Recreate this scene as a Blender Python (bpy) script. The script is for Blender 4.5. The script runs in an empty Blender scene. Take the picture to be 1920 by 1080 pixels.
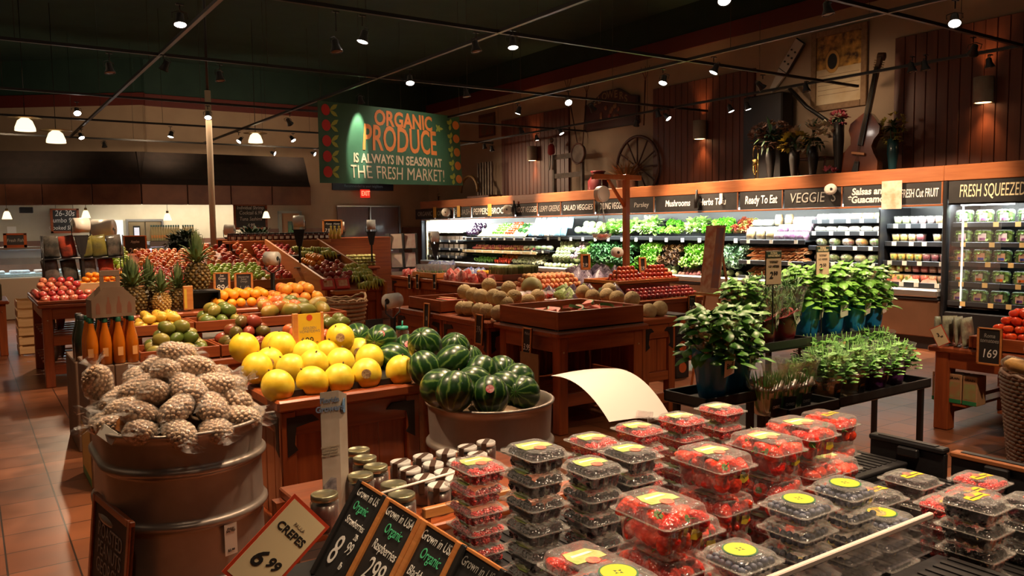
import bpy, bmesh, math, random
from math import pi, sin, cos, radians, atan, sqrt
from mathutils import Vector, Matrix, Euler
rd = radians; Ve = Vector
S = bpy.context.scene
COL = S.collection
RNG = random.Random(7)
# ---------------------------------------------------------------- camera
FPX = 1500.0
PITCH, YAW, ROLL = atan(115 / FPX), atan(1020 / FPX), -0.012
CAMM = Matrix.Rotation(-YAW, 3, 'Z') @ Matrix.Rotation(pi / 2 - PITCH, 3, 'X') @ Matrix.Rotation(ROLL, 3, 'Z')
EYE = Ve((0, 0, 1.6))
cd = bpy.data.cameras.new('camera'); cd.sensor_width = 36; cd.lens = 36 * FPX / 1920; cd.clip_start = 0.05; cd.clip_end = 100
cam = bpy.data.objects.new('camera', cd); COL.objects.link(cam)
cam.matrix_world = Matrix.Translation(EYE) @ CAMM.to_4x4()
S.camera = cam
# ---------------------------------------------------------------- world, exposure
w = bpy.data.worlds.new('store_dim'); S.world = w; w.use_nodes = True
w.node_tree.nodes['Background'].inputs[0].default_value = (1.0, 0.66, 0.42, 1)
w.node_tree.nodes['Background'].inputs[1].default_value = 0.04
vs = S.view_settings
vs.view_transform = 'Standard'; vs.look = 'None'; vs.gamma = 1; vs.exposure = 0.22; vs.use_curve_mapping = False
cy = S.cycles
cy.max_bounces = 7; cy.diffuse_bounces = 3; cy.glossy_bounces = 3; cy.transmission_bounces = 4
cy.transparent_max_bounces = 40; cy.sample_clamp_indirect = 4; cy.sample_clamp_direct = 30
cy.caustics_reflective = False; cy.caustics_refractive = False; cy.use_denoising = True; cy.blur_glossy = 1.0
WARM = (1.0, 0.70, 0.44); NEUT = (0.95, 1.0, 0.96)
def spot(loc, tgt, power, size=60, col=WARM, rad=0.05, blend=0.7):
    l = bpy.data.lights.new('spot_light', 'SPOT'); l.energy = power; l.color = col
    l.spot_size = rd(size); l.spot_blend = blend; l.shadow_soft_size = rad
    o = bpy.data.objects.new('spot_light', l); COL.objects.link(o)
    d = Ve(tgt) - Ve(loc)
    o.location = loc; o.rotation_euler = d.to_track_quat('-Z', 'Y').to_euler(); return o
def area(loc, rot, sx, sy, power, col=NEUT):
    l = bpy.data.lights.new('area_light', 'AREA'); l.shape = 'RECTANGLE'; l.size = sx; l.size_y = sy; l.energy = power; l.color = col
    o = bpy.data.objects.new('area_light', l); COL.objects.link(o); o.location = loc; o.rotation_euler = rot; return o
# fluorescent tubes under the canopy of the produce case (their visible tubes are built with the case)
CASE_Y0, CASE_Y1 = 3.2, 18.7
for k in range(5):
    y = 6.2 + k * 2.7
    area((10.0, y, 1.80), (0, rd(-20), 0), 0.10, 2.5, 74, (0.93, 1.0, 0.93))
area((10.02, 4.3, 1.80), (0, rd(-25), 0), 0.12, 1.6, 44, (0.97, 1.0, 0.97))
area((10.1, 18.1, 1.78), (0, rd(-20), 0), 0.12, 1.0, 50, (0.85, 0.95, 1.0))
# ---------------------------------------------------------------- rays through the photograph's pixels onto measured planes
def ray(u, v): return CAMM @ Ve((u - 960, 540 - v, -FPX))
def at_z(u, v, z): d = ray(u, v); return EYE + d * ((z - EYE.z) / d.z)
def at_x(u, v, x): d = ray(u, v); return EYE + d * (x / d.x)
def at_y(u, v, y): d = ray(u, v); return EYE + d * (y / d.y)
def at_uyz(u, y, z):
    v = 600
    for _ in range(6): p = at_y(u, v, y); v -= (z - p.z) * FPX / p.length
    return Ve((p.x, y, z))
# ---------------------------------------------------------------- materials
MATS = {}
def pm(name, col=(.5, .5, .5), rough=.5, metal=0, col2=None, scale=10, detail=3, stretch=(1, 1, 1), bump=0, bscale=40, btype='noise',
       coat=0, spec=.5, emit=None, estr=0, rnd=0, trans=0, lo=.35, hi=.65, sub=0, coord='Object'):
    if name in MATS: return MATS[name]
    m = bpy.data.materials.new(name); m.use_nodes = True; MATS[name] = m
    n, l = m.node_tree.nodes, m.node_tree.links
    b = n['Principled BSDF']; I = b.inputs
    I['Base Color'].default_value = (*col, 1); I['Roughness'].default_value = rough; I['Metallic'].default_value = metal
    I['Specular IOR Level'].default_value = spec; I['Coat Weight'].default_value = coat; I['Coat Roughness'].default_value = .08
    if trans: I['Transmission Weight'].default_value = trans
    if emit: I['Emission Color'].default_value = (*emit, 1); I['Emission Strength'].default_value = estr
    tc = n.new('ShaderNodeTexCoord'); mp = n.new('ShaderNodeMapping'); mp.inputs['Scale'].default_value = stretch
    l.new(tc.outputs[coord], mp.inputs[0])
    out = None
    if col2 is not None:
        t = n.new('ShaderNodeTexNoise'); t.inputs['Scale'].default_value = scale; t.inputs['Detail'].default_value = detail
        l.new(mp.outputs[0], t.inputs[0])
        r = n.new('ShaderNodeValToRGB'); r.color_ramp.elements[0].position = lo; r.color_ramp.elements[1].position = hi
        r.color_ramp.elements[0].color = (*col, 1); r.color_ramp.elements[1].color = (*col2, 1)
        if rnd:
            oi = n.new('ShaderNodeObjectInfo'); ma = n.new('ShaderNodeMath'); ma.operation = 'MULTIPLY_ADD'
            ma.inputs[1].default_value = rnd; ma.inputs[2].default_value = -rnd / 2; l.new(oi.outputs['Random'], ma.inputs[0])
            ad = n.new('ShaderNodeMath'); ad.operation = 'ADD'; l.new(t.outputs[0], ad.inputs[0]); l.new(ma.outputs[0], ad.inputs[1])
            l.new(ad.outputs[0], r.inputs[0])
            vm = n.new('ShaderNodeVectorMath'); vm.operation = 'ADD'; l.new(mp.outputs[0], vm.inputs[0])
            m2 = n.new('ShaderNodeMath'); m2.operation = 'MULTIPLY'; m2.inputs[1].default_value = 50; l.new(oi.outputs['Random'], m2.inputs[0])
            l.new(m2.outputs[0], vm.inputs[1]); l.new(vm.outputs[0], t.inputs[0])
        else: l.new(t.outputs[0], r.inputs[0])
        l.new(r.outputs[0], I['Base Color']); out = r
    if bump:
        if btype == 'noise': bt = n.new('ShaderNodeTexNoise'); bo = bt.outputs[0]
        elif btype == 'wave': bt = n.new('ShaderNodeTexWave'); bo = bt.outputs[1]
        else: bt = n.new('ShaderNodeTexVoronoi'); bo = bt.outputs[0]
        bt.inputs['Scale'].default_value = bscale; l.new(mp.outputs[0], bt.inputs[0])
        bn = n.new('ShaderNodeBump'); bn.inputs['Strength'].default_value = bump; bn.inputs['Distance'].default_value = .01
        if btype == 'voronoi': bn.invert = True
        l.new(bo, bn.inputs['Height']); l.new(bn.outputs[0], I['Normal'])
    return m
def film(name, tint=(1, 1, 1), amount=.12, rough=.06, bump=.6, bscale=60, btype='noise', clear=.9, stretch=(1, 1, 1)):
    """thin clear plastic: mostly see-through, glossy where it turns away and where it wrinkles"""
    if name in MATS: return MATS[name]
    m = bpy.data.materials.new(name); m.use_nodes = True; MATS[name] = m
    n, l = m.node_tree.nodes, m.node_tree.links
    n.remove(n['Principled BSDF']); o = n['Material Output']
    tr = n.new('ShaderNodeBsdfTransparent'); tr.inputs[0].default_value = (*[c * clear + (1 - clear) * .6 for c in tint], 1)
    g = n.new('ShaderNodeBsdfGlossy'); g.inputs['Roughness'].default_value = rough; g.inputs[0].default_value = (.95, .95, .95, 1)
    d = n.new('ShaderNodeBsdfDiffuse'); d.inputs[0].default_value = (*[.75 * c for c in tint], 1)
    mx = n.new('ShaderNodeMixShader'); mx.inputs[0].default_value = .3
    l.new(g.outputs[0], mx.inputs[1]); l.new(d.outputs[0], mx.inputs[2])
    lw = n.new('ShaderNodeLayerWeight'); lw.inputs[0].default_value = .35
    ma = n.new('ShaderNodeMath'); ma.operation = 'MULTIPLY_ADD'; ma.inputs[1].default_value = .55; ma.inputs[2].default_value = amount
    l.new(lw.outputs['Facing'], ma.inputs[0])
    m2 = n.new('ShaderNodeMixShader'); l.new(ma.outputs[0], m2.inputs[0]); l.new(tr.outputs[0], m2.inputs[1]); l.new(mx.outputs[0], m2.inputs[2])
    tc = n.new('ShaderNodeTexCoord'); mp = n.new('ShaderNodeMapping'); mp.inputs['Scale'].default_value = stretch
    l.new(tc.outputs['Object'], mp.inputs[0])
    bt = n.new('ShaderNodeTexNoise' if btype == 'noise' else 'ShaderNodeTexWave'); bt.inputs['Scale'].default_value = bscale
    l.new(mp.outputs[0], bt.inputs[0])
    bn = n.new('ShaderNodeBump'); bn.inputs['Strength'].default_value = bump; bn.inputs['Distance'].default_value = .01
    l.new(bt.outputs[0 if btype == 'noise' else 1], bn.inputs['Height'])
    l.new(bn.outputs[0], g.inputs['Normal']); l.new(bn.outputs[0], lw.inputs['Normal'])
    l.new(m2.outputs[0], o.inputs[0])
    return m
def wood(name, c1, c2, rough=.35, axis=0, coat=.25):
    st = [14, 14, 14]; st[axis] = 1.2
    return pm(name, c1, rough, col2=c2, scale=2.2, detail=6, stretch=st, coat=coat, bump=.08, bscale=6, lo=.3, hi=.7)
CHERRY = (0.215, 0.043, 0.012); CHERRY2 = (0.36, 0.085, 0.022)
WX = wood('cherry_wood_x', CHERRY, CHERRY2, axis=0); WY = wood('cherry_wood_y', CHERRY, CHERRY2, axis=1); WZ = wood('cherry_wood_z', CHERRY, CHERRY2, axis=2)
LX = wood('light_wood', (.50, .17, .045), (.62, .25, .07), axis=0); LY = wood('light_wood_y', (.50, .17, .045), (.62, .25, .07), axis=1)
PINE = wood('pine_wood', (.62, .38, .17), (.75, .5, .26), axis=0, coat=0)
DARKW = wood('dark_wood', (.055, .016, .008), (.10, .028, .012), axis=2, rough=.5, coat=.1)
BLACK = pm('black_metal', (.012, .012, .013), .4); BLKPL = pm('black_plastic', (.018, .017, .017), .35)
IRON = pm('dark_iron', (.03, .022, .02), .45, .5)
SLATE = pm('chalkboard', (.012, .011, .011), .6, col2=(.022, .02, .02), scale=6)
CHALK = pm('chalk_white', (.85, .83, .78), .8, emit=(.8, .78, .74), estr=0); CHGRN = pm('chalk_green', (.08, .62, .28), .8)
CHDIM = pm('chalk_worn', (.34, .32, .29), .9)
INK = pm('black_ink', (.015, .013, .012), .6); PAPER = pm('paper', (.82, .77, .68), .6); WHITE = pm('white_plastic', (.82, .8, .76), .4)
STEEL = pm('brushed_steel', (.62, .60, .57), .33, 1, bump=.05, bscale=9, stretch=(1, 1, 30))
ROLLP = pm('bag_roll_plastic', (.72, .68, .6), .35, bump=.25, bscale=30, stretch=(1, 1, 9))
CREAM = pm('cream_card', (.80, .66, .40), .6)
# ---------------------------------------------------------------- mesh building
class MB:
    def __init__(s): s.bm = bmesh.new(); s.cur = 0
    def _tag(s, verts, sm=False):
        fs = set(f for v in verts for f in v.link_faces)
        for f in fs: f.material_index = s.cur; f.smooth = sm
    def box(s, c, d, rot=None, bev=0):
        r = bmesh.ops.create_cube(s.bm, size=1)['verts']
        M = Matrix.Translation(c) @ (rot.to_4x4() if rot is not None else Matrix.Identity(4)) @ Matrix.Diagonal((*d, 1))
        bmesh.ops.transform(s.bm, matrix=M, verts=r)
        if bev:
            es = list(set(e for v in r for e in v.link_edges))
            rr = bmesh.ops.bevel(s.bm, geom=es, offset=min(bev, min(d) * .3), segments=1, affect='EDGES'); r = rr['verts']
        s._tag(r); return s
    def bb(s, x0, x1, y0, y1, z0, z1, bev=0):
        return s.box(((x0 + x1) / 2, (y0 + y1) / 2, (z0 + z1) / 2), (abs(x1 - x0), abs(y1 - y0), abs(z1 - z0)), None, bev)
    def cyl(s, p0, p1, r0, r1=None, n=12, caps=True, sm=True):
        r1 = r0 if r1 is None else r1; p0 = Ve(p0); p1 = Ve(p1); d = p1 - p0
        v = bmesh.ops.create_cone(s.bm, cap_ends=caps, segments=n, radius1=r0, radius2=r1, depth=d.length)['verts']
        M = Matrix.Translation((p0 + p1) / 2) @ d.to_track_quat('Z', 'Y').to_matrix().to_4x4()
        bmesh.ops.transform(s.bm, matrix=M, verts=v); s._tag(v, sm)
        for f in set(f for q in v for f in q.link_faces):
            if len(f.verts) > 4: f.smooth = False
        return s
    def sph(s, c, r, u=12, v=8, rot=None):
        if not hasattr(r, '__len__'): r = (r, r, r)
        q = bmesh.ops.create_uvsphere(s.bm, u_segments=u, v_segments=v, radius=1)['verts']
        M = Matrix.Translation(c) @ (rot.to_4x4() if rot is not None else Matrix.Identity(4)) @ Matrix.Diagonal((*r, 1))
        bmesh.ops.transform(s.bm, matrix=M, verts=q); s._tag(q, True); return s
    def loft(s, rings, close=True, cap0=True, cap1=True, sm=True):
        R = [[s.bm.verts.new(p) for p in ring] for ring in rings]; n = len(R[0]); fs = []
        for a, b in zip(R, R[1:]):
            for i in range(n if close else n - 1):
                j = (i + 1) % n
                f = s.bm.faces.new((a[i], a[j], b[j], b[i])); f.smooth = sm; fs.append(f)
        if cap0 and close: fs.append(s.bm.faces.new(list(reversed(R[0]))))
        if cap1 and close: fs.append(s.bm.faces.new(R[-1]))
        for f in fs: f.material_index = s.cur
        return s
    def lathe(s, prof, n=20, c=(0, 0, 0), cap0=True, cap1=True, M=None):
        rings = [[Ve((c[0] + r * cos(2 * pi * i / n), c[1] + r * sin(2 * pi * i / n), c[2] + z)) for i in range(n)] for r, z in prof]
        if M: rings = [[M @ p for p in ring] for ring in rings]
        return s.loft(rings, True, cap0, cap1)
    def tube(s, pts, r, n=6, cap=True):
        pts = [Ve(p) for p in pts]; rings = []
        up = Ve((0, 0, 1))
        for i, p in enumerate(pts):
            t = (pts[min(i + 1, len(pts) - 1)] - pts[max(i - 1, 0)]).normalized()
            a = t.cross(up); a = t.cross(Ve((1, 0, 0))) if a.length < .05 else a
            a.normalize(); b = a.cross(t); rr = r[i] if hasattr(r, '__len__') else r
            rings.append([p + a * (cos(2 * pi * k / n) * rr) + b * (sin(2 * pi * k / n) * rr) for k in range(n)])
        return s.loft(rings, True, cap, cap)
    def prism(s, pts, z0, z1, M=None):
        a = [Ve((x, y, z0)) for x, y in pts]; b = [Ve((x, y, z1)) for x, y in pts]
        if M: a = [M @ p for p in a]; b = [M @ p for p in b]
        return s.loft([a, b], sm=False)
    def quad(s, *p):
        f = s.bm.faces.new([s.bm.verts.new(q) for q in p]); f.material_index = s.cur; return s
    def leaf(s, o, d, L, W, curl=.5, fold=.3, seg=4, ruf=0, rng=RNG, up=Ve((0, 0, 1)), shape=1.0):
        d = d.normalized(); sd = d.cross(up)
        sd = Ve((1, 0, 0)) if sd.length < .01 else sd.normalized()
        nrm = sd.cross(d).normalized(); rows = []; p = Ve(o); ang = 0
        for i in range(seg + 1):
            t = i / seg; wd = W * .5 * (sin(pi * min(1, (t * .93 + .05)) ** shape) ** .8)
            dd = d * cos(ang) - nrm * sin(ang); nn = nrm * cos(ang) + d * sin(ang)
            e = (rng.random() - .5) * ruf * W
            rows.append([s.bm.verts.new(p + sd * (-wd) + nn * (fold * wd + e)), s.bm.verts.new(p), s.bm.verts.new(p + sd * wd + nn * (fold * wd - e))])
            p = p + dd * (L / seg); ang += curl / seg
        for a, b in zip(rows, rows[1:]):
            for i in (0, 1):
                f = s.bm.faces.new((a[i], a[i + 1], b[i + 1], b[i])); f.smooth = True; f.material_index = s.cur
        return s
    def mesh(s, name, mats):
        me = bpy.data.meshes.new(name); s.bm.normal_update(); s.bm.to_mesh(me); s.bm.free()
        for m in (mats if isinstance(mats, (list, tuple)) else [mats]): me.materials.append(m)
        return me
    def bd(s, name, mats, parent=None, loc=None, rot=None):
        return put(name, s.mesh(name, mats), parent, loc, rot)
def put(name, me, parent=None, loc=None, rot=None, sc=None):
    o = bpy.data.objects.new(name, me); COL.objects.link(o)
    if parent is not None: o.parent = parent
    if loc is not None: o.location = loc
    if rot is not None: o.rotation_euler = rot
    if sc is not None: o.scale = sc if hasattr(sc, '__len__') else (sc, sc, sc)
    return o
def tag(o, label=None, cat=None, group=None, kind=None):
    if label: o['label'] = label
    if cat: o['category'] = cat
    if group: o['group'] = group
    if kind: o['kind'] = kind
    return o
def thing(name, label, cat, loc=(0, 0, 0), rz=0, group=None, rot=None):
    o = bpy.data.objects.new(name, None); COL.objects.link(o); o.location = loc; o.empty_display_size = .05
    o.rotation_euler = rot if rot is not None else (0, 0, rz)
    return tag(o, label, cat, group)
def dup(o, loc=None, rz=None, label=None, group=None, parent=None, rot=None):
    c = o.copy(); COL.objects.link(c)
    if parent is not None: c.parent = parent
    for ch in o.children: dup(ch, parent=c)
    if loc is not None: c.location = loc
    if rz is not None: c.rotation_euler = (0, 0, rz)
    if rot is not None: c.rotation_euler = rot
    if label: c['label'] = label
    if group: c['group'] = group
    return c
def struct(name, mb, mats, label=None): return tag(mb.bd(name, mats), label, None, None, 'structure')
def text(body, parent, loc, rot, size, mat, name='lettering', bold=0, align='CENTER', ext=.0006, shear=0, sx=1, space=1):
    c = bpy.data.curves.new(name, 'FONT'); c.body = body; c.size = size; c.align_x = align; c.align_y = 'CENTER'
    c.extrude = ext; c.offset = bold; c.shear = shear; c.space_character = space; c.resolution_u = 3; c.space_line = .85
    c.materials.append(mat)
    o = bpy.data.objects.new(name, c); me = bpy.data.meshes.new_from_object(o); lim = size * (body.count('\n') + 2) * 1.2
    if bold and any(abs(v.co.y) > lim for v in me.vertices): c.offset = 0; me = bpy.data.meshes.new_from_object(o)
    bpy.data.objects.remove(o); bpy.data.curves.remove(c)
    return put(name, me, parent, loc, rot, (sx, 1, 1))
def rrect(w, d, r, z, n=4, cx=0, cy=0):
    P = []
    for k, (sx, sy) in enumerate(((1, 1), (-1, 1), (-1, -1), (1, -1))):
        for i in range(n + 1):
            a = pi / 2 * k + pi / 2 * i / n
            P.append(Ve((cx + sx * (w / 2 - r) + r * cos(a), cy + sy * (d / 2 - r) + r * sin(a), z)))
    return P
FRONT = (rd(90), 0, 0)          # text facing -y
LEFTW = (rd(90), 0, rd(-90))  # text facing -x
def j(a): return RNG.uniform(-a, a)
# ================================================================ the room
TILE = 0.2865
def floor_mat():
    m = bpy.data.materials.new('terracotta_tile'); m.use_nodes = True; n, l = m.node_tree.nodes, m.node_tree.links; b = n['Principled BSDF']
    tc = n.new('ShaderNodeTexCoord'); mp = n.new('ShaderNodeMapping'); mp.inputs['Location'].default_value = (-0.079, -0.055, 0)
    l.new(tc.outputs['Object'], mp.inputs[0])
    br = n.new('ShaderNodeTexBrick'); br.offset = 0; br.squash = 1
    br.inputs['Scale'].default_value = 1; br.inputs['Brick Width'].default_value = TILE; br.inputs['Row Height'].default_value = TILE
    br.inputs['Mortar Size'].default_value = .0045; br.inputs['Mortar Smooth'].default_value = .2
    br.inputs['Color1'].default_value = (.165, .052, .020, 1); br.inputs['Color2'].default_value = (.26, .088, .036, 1); br.inputs['Mortar'].default_value = (.022, .012, .008, 1)
    l.new(mp.outputs[0], br.inputs[0])
    no = n.new('ShaderNodeTexNoise'); no.inputs['Scale'].default_value = 5; no.inputs['Detail'].default_value = 6; l.new(tc.outputs['Object'], no.inputs[0])
    mx = n.new('ShaderNodeMix'); mx.data_type = 'RGBA'; mx.blend_type = 'OVERLAY'; mx.inputs[0].default_value = .45
    l.new(br.outputs[0], mx.inputs[6]); l.new(no.outputs[0], mx.inputs[7]); l.new(mx.outputs[2], b.inputs['Base Color'])
    rr = n.new('ShaderNodeMapRange'); rr.inputs[3].default_value = .24; rr.inputs[4].default_value = .42; l.new(no.outputs[0], rr.inputs[0]); l.new(rr.outputs[0], b.inputs['Roughness'])
    bp = n.new('ShaderNodeBump'); bp.inputs['Strength'].default_value = .5; bp.inputs['Distance'].default_value = .004; bp.invert = True
    l.new(br.outputs[1], bp.inputs['Height']); l.new(bp.outputs[0], b.inputs['Normal']); return m
struct('floor', MB().bb(-6, 11.2, -3, 24.5, -.1, 0), floor_mat(), 'terracotta square tile floor with dark grout')
GREEN_C = pm('dark_green_paint', (.010, .034, .025), .8, col2=(.014, .043, .030), scale=2)
struct('ceiling', MB().bb(-6, 11.2, -3, 24.5, 5.5, 5.6), GREEN_C, 'dark green open ceiling')
BEIGE = pm('beige_wall_paint', (.36, .25, .165), .8, col2=(.39, .275, .18), scale=3)
REDB = pm('dark_red_paint', (.11, .014, .009), .6)
TILEC = pm('cream_wall_tile', (.62, .55, .40), .4, col2=(.66, .59, .44), scale=5)
# right wall: plaster, red band and green upper wall
m = MB(); m.bb(10.8, 11.0, -3, 20.2, 0, 4.72); struct('wall_right', m, BEIGE, 'beige plaster wall above the refrigerated cases')
m = MB(); m.bb(10.77, 11.0, -3, 20.2, 4.72, 4.98); struct('trim_1', m, REDB, 'dark red band along the top of the right wall')
m = MB(); m.bb(10.8, 11.0, -3, 20.2, 4.98, 5.5); struct('wall_right_upper', m, GREEN_C, 'dark green strip of wall above the red band')
m = MB(); m.bb(5.9, 11.0, 20, 20.2, 0, 4.72); m.bb(3.4, 7.6, 20.01, 20.2, 2.15, 4.72)
struct('wall_back', m, BEIGE, 'beige back wall around the brown double doors')
m = MB(); m.bb(3.4, 10.8, 19.97, 20.2, 4.45, 4.72); m.cur = 0
rotL = Matrix.Rotation(math.atan2(2.1, -2.7), 3, 'Z')
m.box((1.05, 21.75, 4.585), (6.2, .06, .27), Matrix.Rotation(rd(-38), 3, 'Z')); struct('trim_2', m, REDB, 'dark red band along the top of the back wall')
m = MB(); m.box((1.05, 21.85, 2.2), (6.2, .12, 4.5), Matrix.Rotation(rd(-38), 3, 'Z')); struct('wall_left_back', m, BEIGE, 'angled beige wall behind the seafood counter')
m = MB(); m.bb(3.3, 10.8, 20.0, 20.2, 4.72, 5.5); m.box((1.05, 21.85, 5.1), (6.2, .12, .8), Matrix.Rotation(rd(-38), 3, 'Z')); struct('wall_back_upper', m, GREEN_C, 'dark green strip above the back wall')
m = MB(); m.bb(-6, -5.8, -3, 24.5, 0, 5.5); struct('wall_left', m, BEIGE, 'beige wall far off on the left side')
m = MB(); m.bb(-6, 11, -3.2, -3, 0, 5.5); struct('wall_front', m, BEIGE, 'beige wall behind the shopper')
# deli back wall (tiled) between z 0 and 2.3
m = MB(); m.bb(-5.8, 5.9, 19.6, 19.8, 1.42, 2.35); m.bb(5.75, 5.9, 19.6, 20.0, 0, 2.6)
struct('wall_deli', m, TILEC, 'cream tiled wall of the seafood counter')
m = MB(); m.bb(-5.8, 5.9, 19.58, 19.8, 0, 1.42); struct('wall_deli_lower', m, pm('brown_wall_tile', (.16, .07, .05), .4, col2=(.25, .13, .09), scale=3), 'brown tiled lower wall behind the counter')
m = MB(); m.bb(5.9, 7.9, 19.94, 20.02, 0, 1.62); m.bb(9.95, 10.8, 19.94, 20.02, 0, 1.62); struct('trim_3', m, pm('wainscot', (.15, .07, .05), .5, col2=(.2, .1, .07), scale=4), 'brown wainscot beside the double doors')
# double exit doors
DOORM = wood('door_brown', (.075, .018, .010), (.10, .026, .013), axis=2, rough=.5)
SILV = pm('door_edge_metal', (.7, .7, .72), .3, 1, emit=(.75, .8, 1), estr=.0)
for k, (x0, x1) in enumerate(((8.05, 8.94), (8.97, 9.8))):
    d = tag(MB().bb(x0, x1, 19.90, 19.95, .02, 2.17, .01).bd('door_%d' % (k + 1), DOORM), 'brown flush exit door, %s of the pair' % ('the one under the exit sign' if k == 0 else 'the one beside the refrigerated case'), None, None, 'structure')
    MB().bb(x0 + .2, x1 - .2, 19.86, 19.90, .98, 1.06, .005).bd('push_bar', STEEL, d)
m = MB(); m.bb(8.02, 9.84, 19.84, 19.96, 2.17, 2.205); m.bb(9.80, 9.835, 19.84, 19.96, 0, 2.17); m.bb(8.94, 8.97, 19.84, 19.96, 0, 2.17)
struct('door_frame_trim', m, SILV, 'bright metal frame of the double doors')
# narrow doorway with wooden leaf left of the pillar
D2 = at_y(530, 402, 19.9)
m = MB(); m.bb(6.50, 6.56, 19.86, 20, 0, 2.02); m.bb(7.02, 7.08, 19.86, 20, 0, 2.02); m.bb(6.50, 7.08, 19.86, 20, 2.0, 2.06); struct('trim_4', m, pm('grey_frame', (.25, .24, .2), .5), 'grey metal frame of the narrow doorway')
d = tag(MB().bb(6.56, 7.02, 19.9, 19.96, .02, 2.0).bd('door_3', pm('tan_door', (.33, .17, .08), .5)), 'narrow tan wooden door in a grey frame', None, None, 'structure')
MB().bb(6.72, 6.86, 19.885, 19.9, .9, 1.8).bd('door_window', pm('dark_glass', (.02, .02, .02), .1), d)
# wood panelling on the right wall
PAN = pm('panel_wood', (.10, .024, .010), .5, col2=(.15, .038, .015), scale=2, detail=5, stretch=(10, 6, .7), lo=.3, hi=.7)
for k, (y0, y1, lab) in enumerate(((2.0, 6.33, 'dark red-brown plank wall panel behind the big tube sconce'), (8.72, 11.06, 'dark red-brown plank wall panel between guitar and wagon wheel'), (13.6, 16.2, 'dark red-brown plank wall panel nearest the exit doors'))):
    m = MB(); w_ = .148; n_ = round((y1 - y0) / w_); w_ = (y1 - y0) / n_
    for i in range(n_): m.bb(10.755, 10.80, y0 + i * w_ + .004, y0 + (i + 1) * w_ - .004, 2.1, 4.13, .006)
    m.bb(10.77, 10.80, y0, y1, 2.1, 4.13)
    struct('wall_panel_%d' % (k + 1), m, PAN, lab)
# tube sconces on the panels
SCM = pm('sconce_ceramic', (.30, .22, .16), .7, col2=(.36, .28, .2), scale=9)
GLOW = pm('lamp_glow_warm', (1, .8, .5), .5, emit=(1.0, .62, .28), estr=7)
for (y, lab) in ((5.09, 'grey tube wall sconce on the panel above the juice case'), (9.8, 'grey tube wall sconce on the middle wood panel'), (14.8, 'grey tube wall sconce on the panel nearest the exit doors')):
    t = thing('wall_sconce', lab, 'wall lamp', (10.755, y, 3.24), group=None)
    m = MB(); R_ = .115
    pr = [[Ve((-.10 - .0 + (R_ + q) * cos(a), (R_ + q) * sin(a), z)) for a in [2 * pi * i / 20 for i in range(20)]] for q, z in ((0, -.16), (0, .16), (-.012, .16), (-.012, -.16), (0, -.16))]
    m.loft(pr, cap0=False, cap1=False); m.bd('shade', SCM, t); MB().cyl((-.10, 0, -.13), (-.10, 0, -.155), .09, n=16).bd('bulb', GLOW, t)
    MB().bb(-.02, 0, -.04, .04, -.05, .05).bd('bracket', BLACK, t)
    spot((10.655, y, 3.05), (10.70, y, 2.2), 26, 75, (1, .52, .20), .05, .9); spot((10.655, y, 3.42), (10.70, y, 4.4), 20, 70, (1, .52, .20), .05, .9)
# structural pole
t = tag(MB().cyl((3.2, 13, 0), (3.2, 13, 3.75), .045, n=14).bd('support_pole', pm('beige_pole_paint', (.62, .48, .33), .5)), 'slim beige steel pole rising through the apple display', 'pole')
MB().cyl((3.2, 13, 3.75), (3.2, 13, 5.5), .02, n=8).bd('dark_upper_rod', BLACK, t)
# mansard hood over the deli
HOOD = pm('dark_shingle', (.012, .007, .005), .8, col2=(.02, .011, .008), scale=9)
COPPER = pm('aged_copper', (.085, .028, .014), .45, .3, col2=(.15, .055, .026), scale=2.5, detail=6)
t = thing('canopy_hood', 'long dark hood with copper fascia over the seafood counter', 'canopy', (0, 0, 0))
PTS = [(-4.5, 20.5), (.45, 18.55), (2.95, 17.5), (6.42, 17.4)]
for a, b in zip(PTS, PTS[1:]):
    a = Ve((*a, 0)); b = Ve((*b, 0)); L = (b - a).length; M = Matrix.Translation(a) @ Matrix.Rotation(math.atan2(b.y - a.y, b.x - a.x), 4, 'Z')
    n_ = max(2, round(L / .78))
    for i in range(n_):
        q = MB(); x0, x1 = L * i / n_ + .006, L * (i + 1) / n_ - .006
        q.box(((x0 + x1) / 2, -.02, 2.335), (x1 - x0, .03, .41), None, .008); bmesh.ops.transform(q.bm, matrix=M, verts=q.bm.verts); q.bd('fascia_panel', COPPER, t)
    q = MB(); P = [(0, 2.14), (0, 2.54), (.10, 2.66), (.28, 3.02), (.42, 3.22), (1.6, 3.3), (1.6, 2.3), (.1, 2.14)]
    e = .25 if b.x > 6 else 0
    q.loft([[M @ Ve((x, y, z)) for y, z in P] for x in (0, L)], sm=False); q.bd('shingle_slope', HOOD, t)
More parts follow.
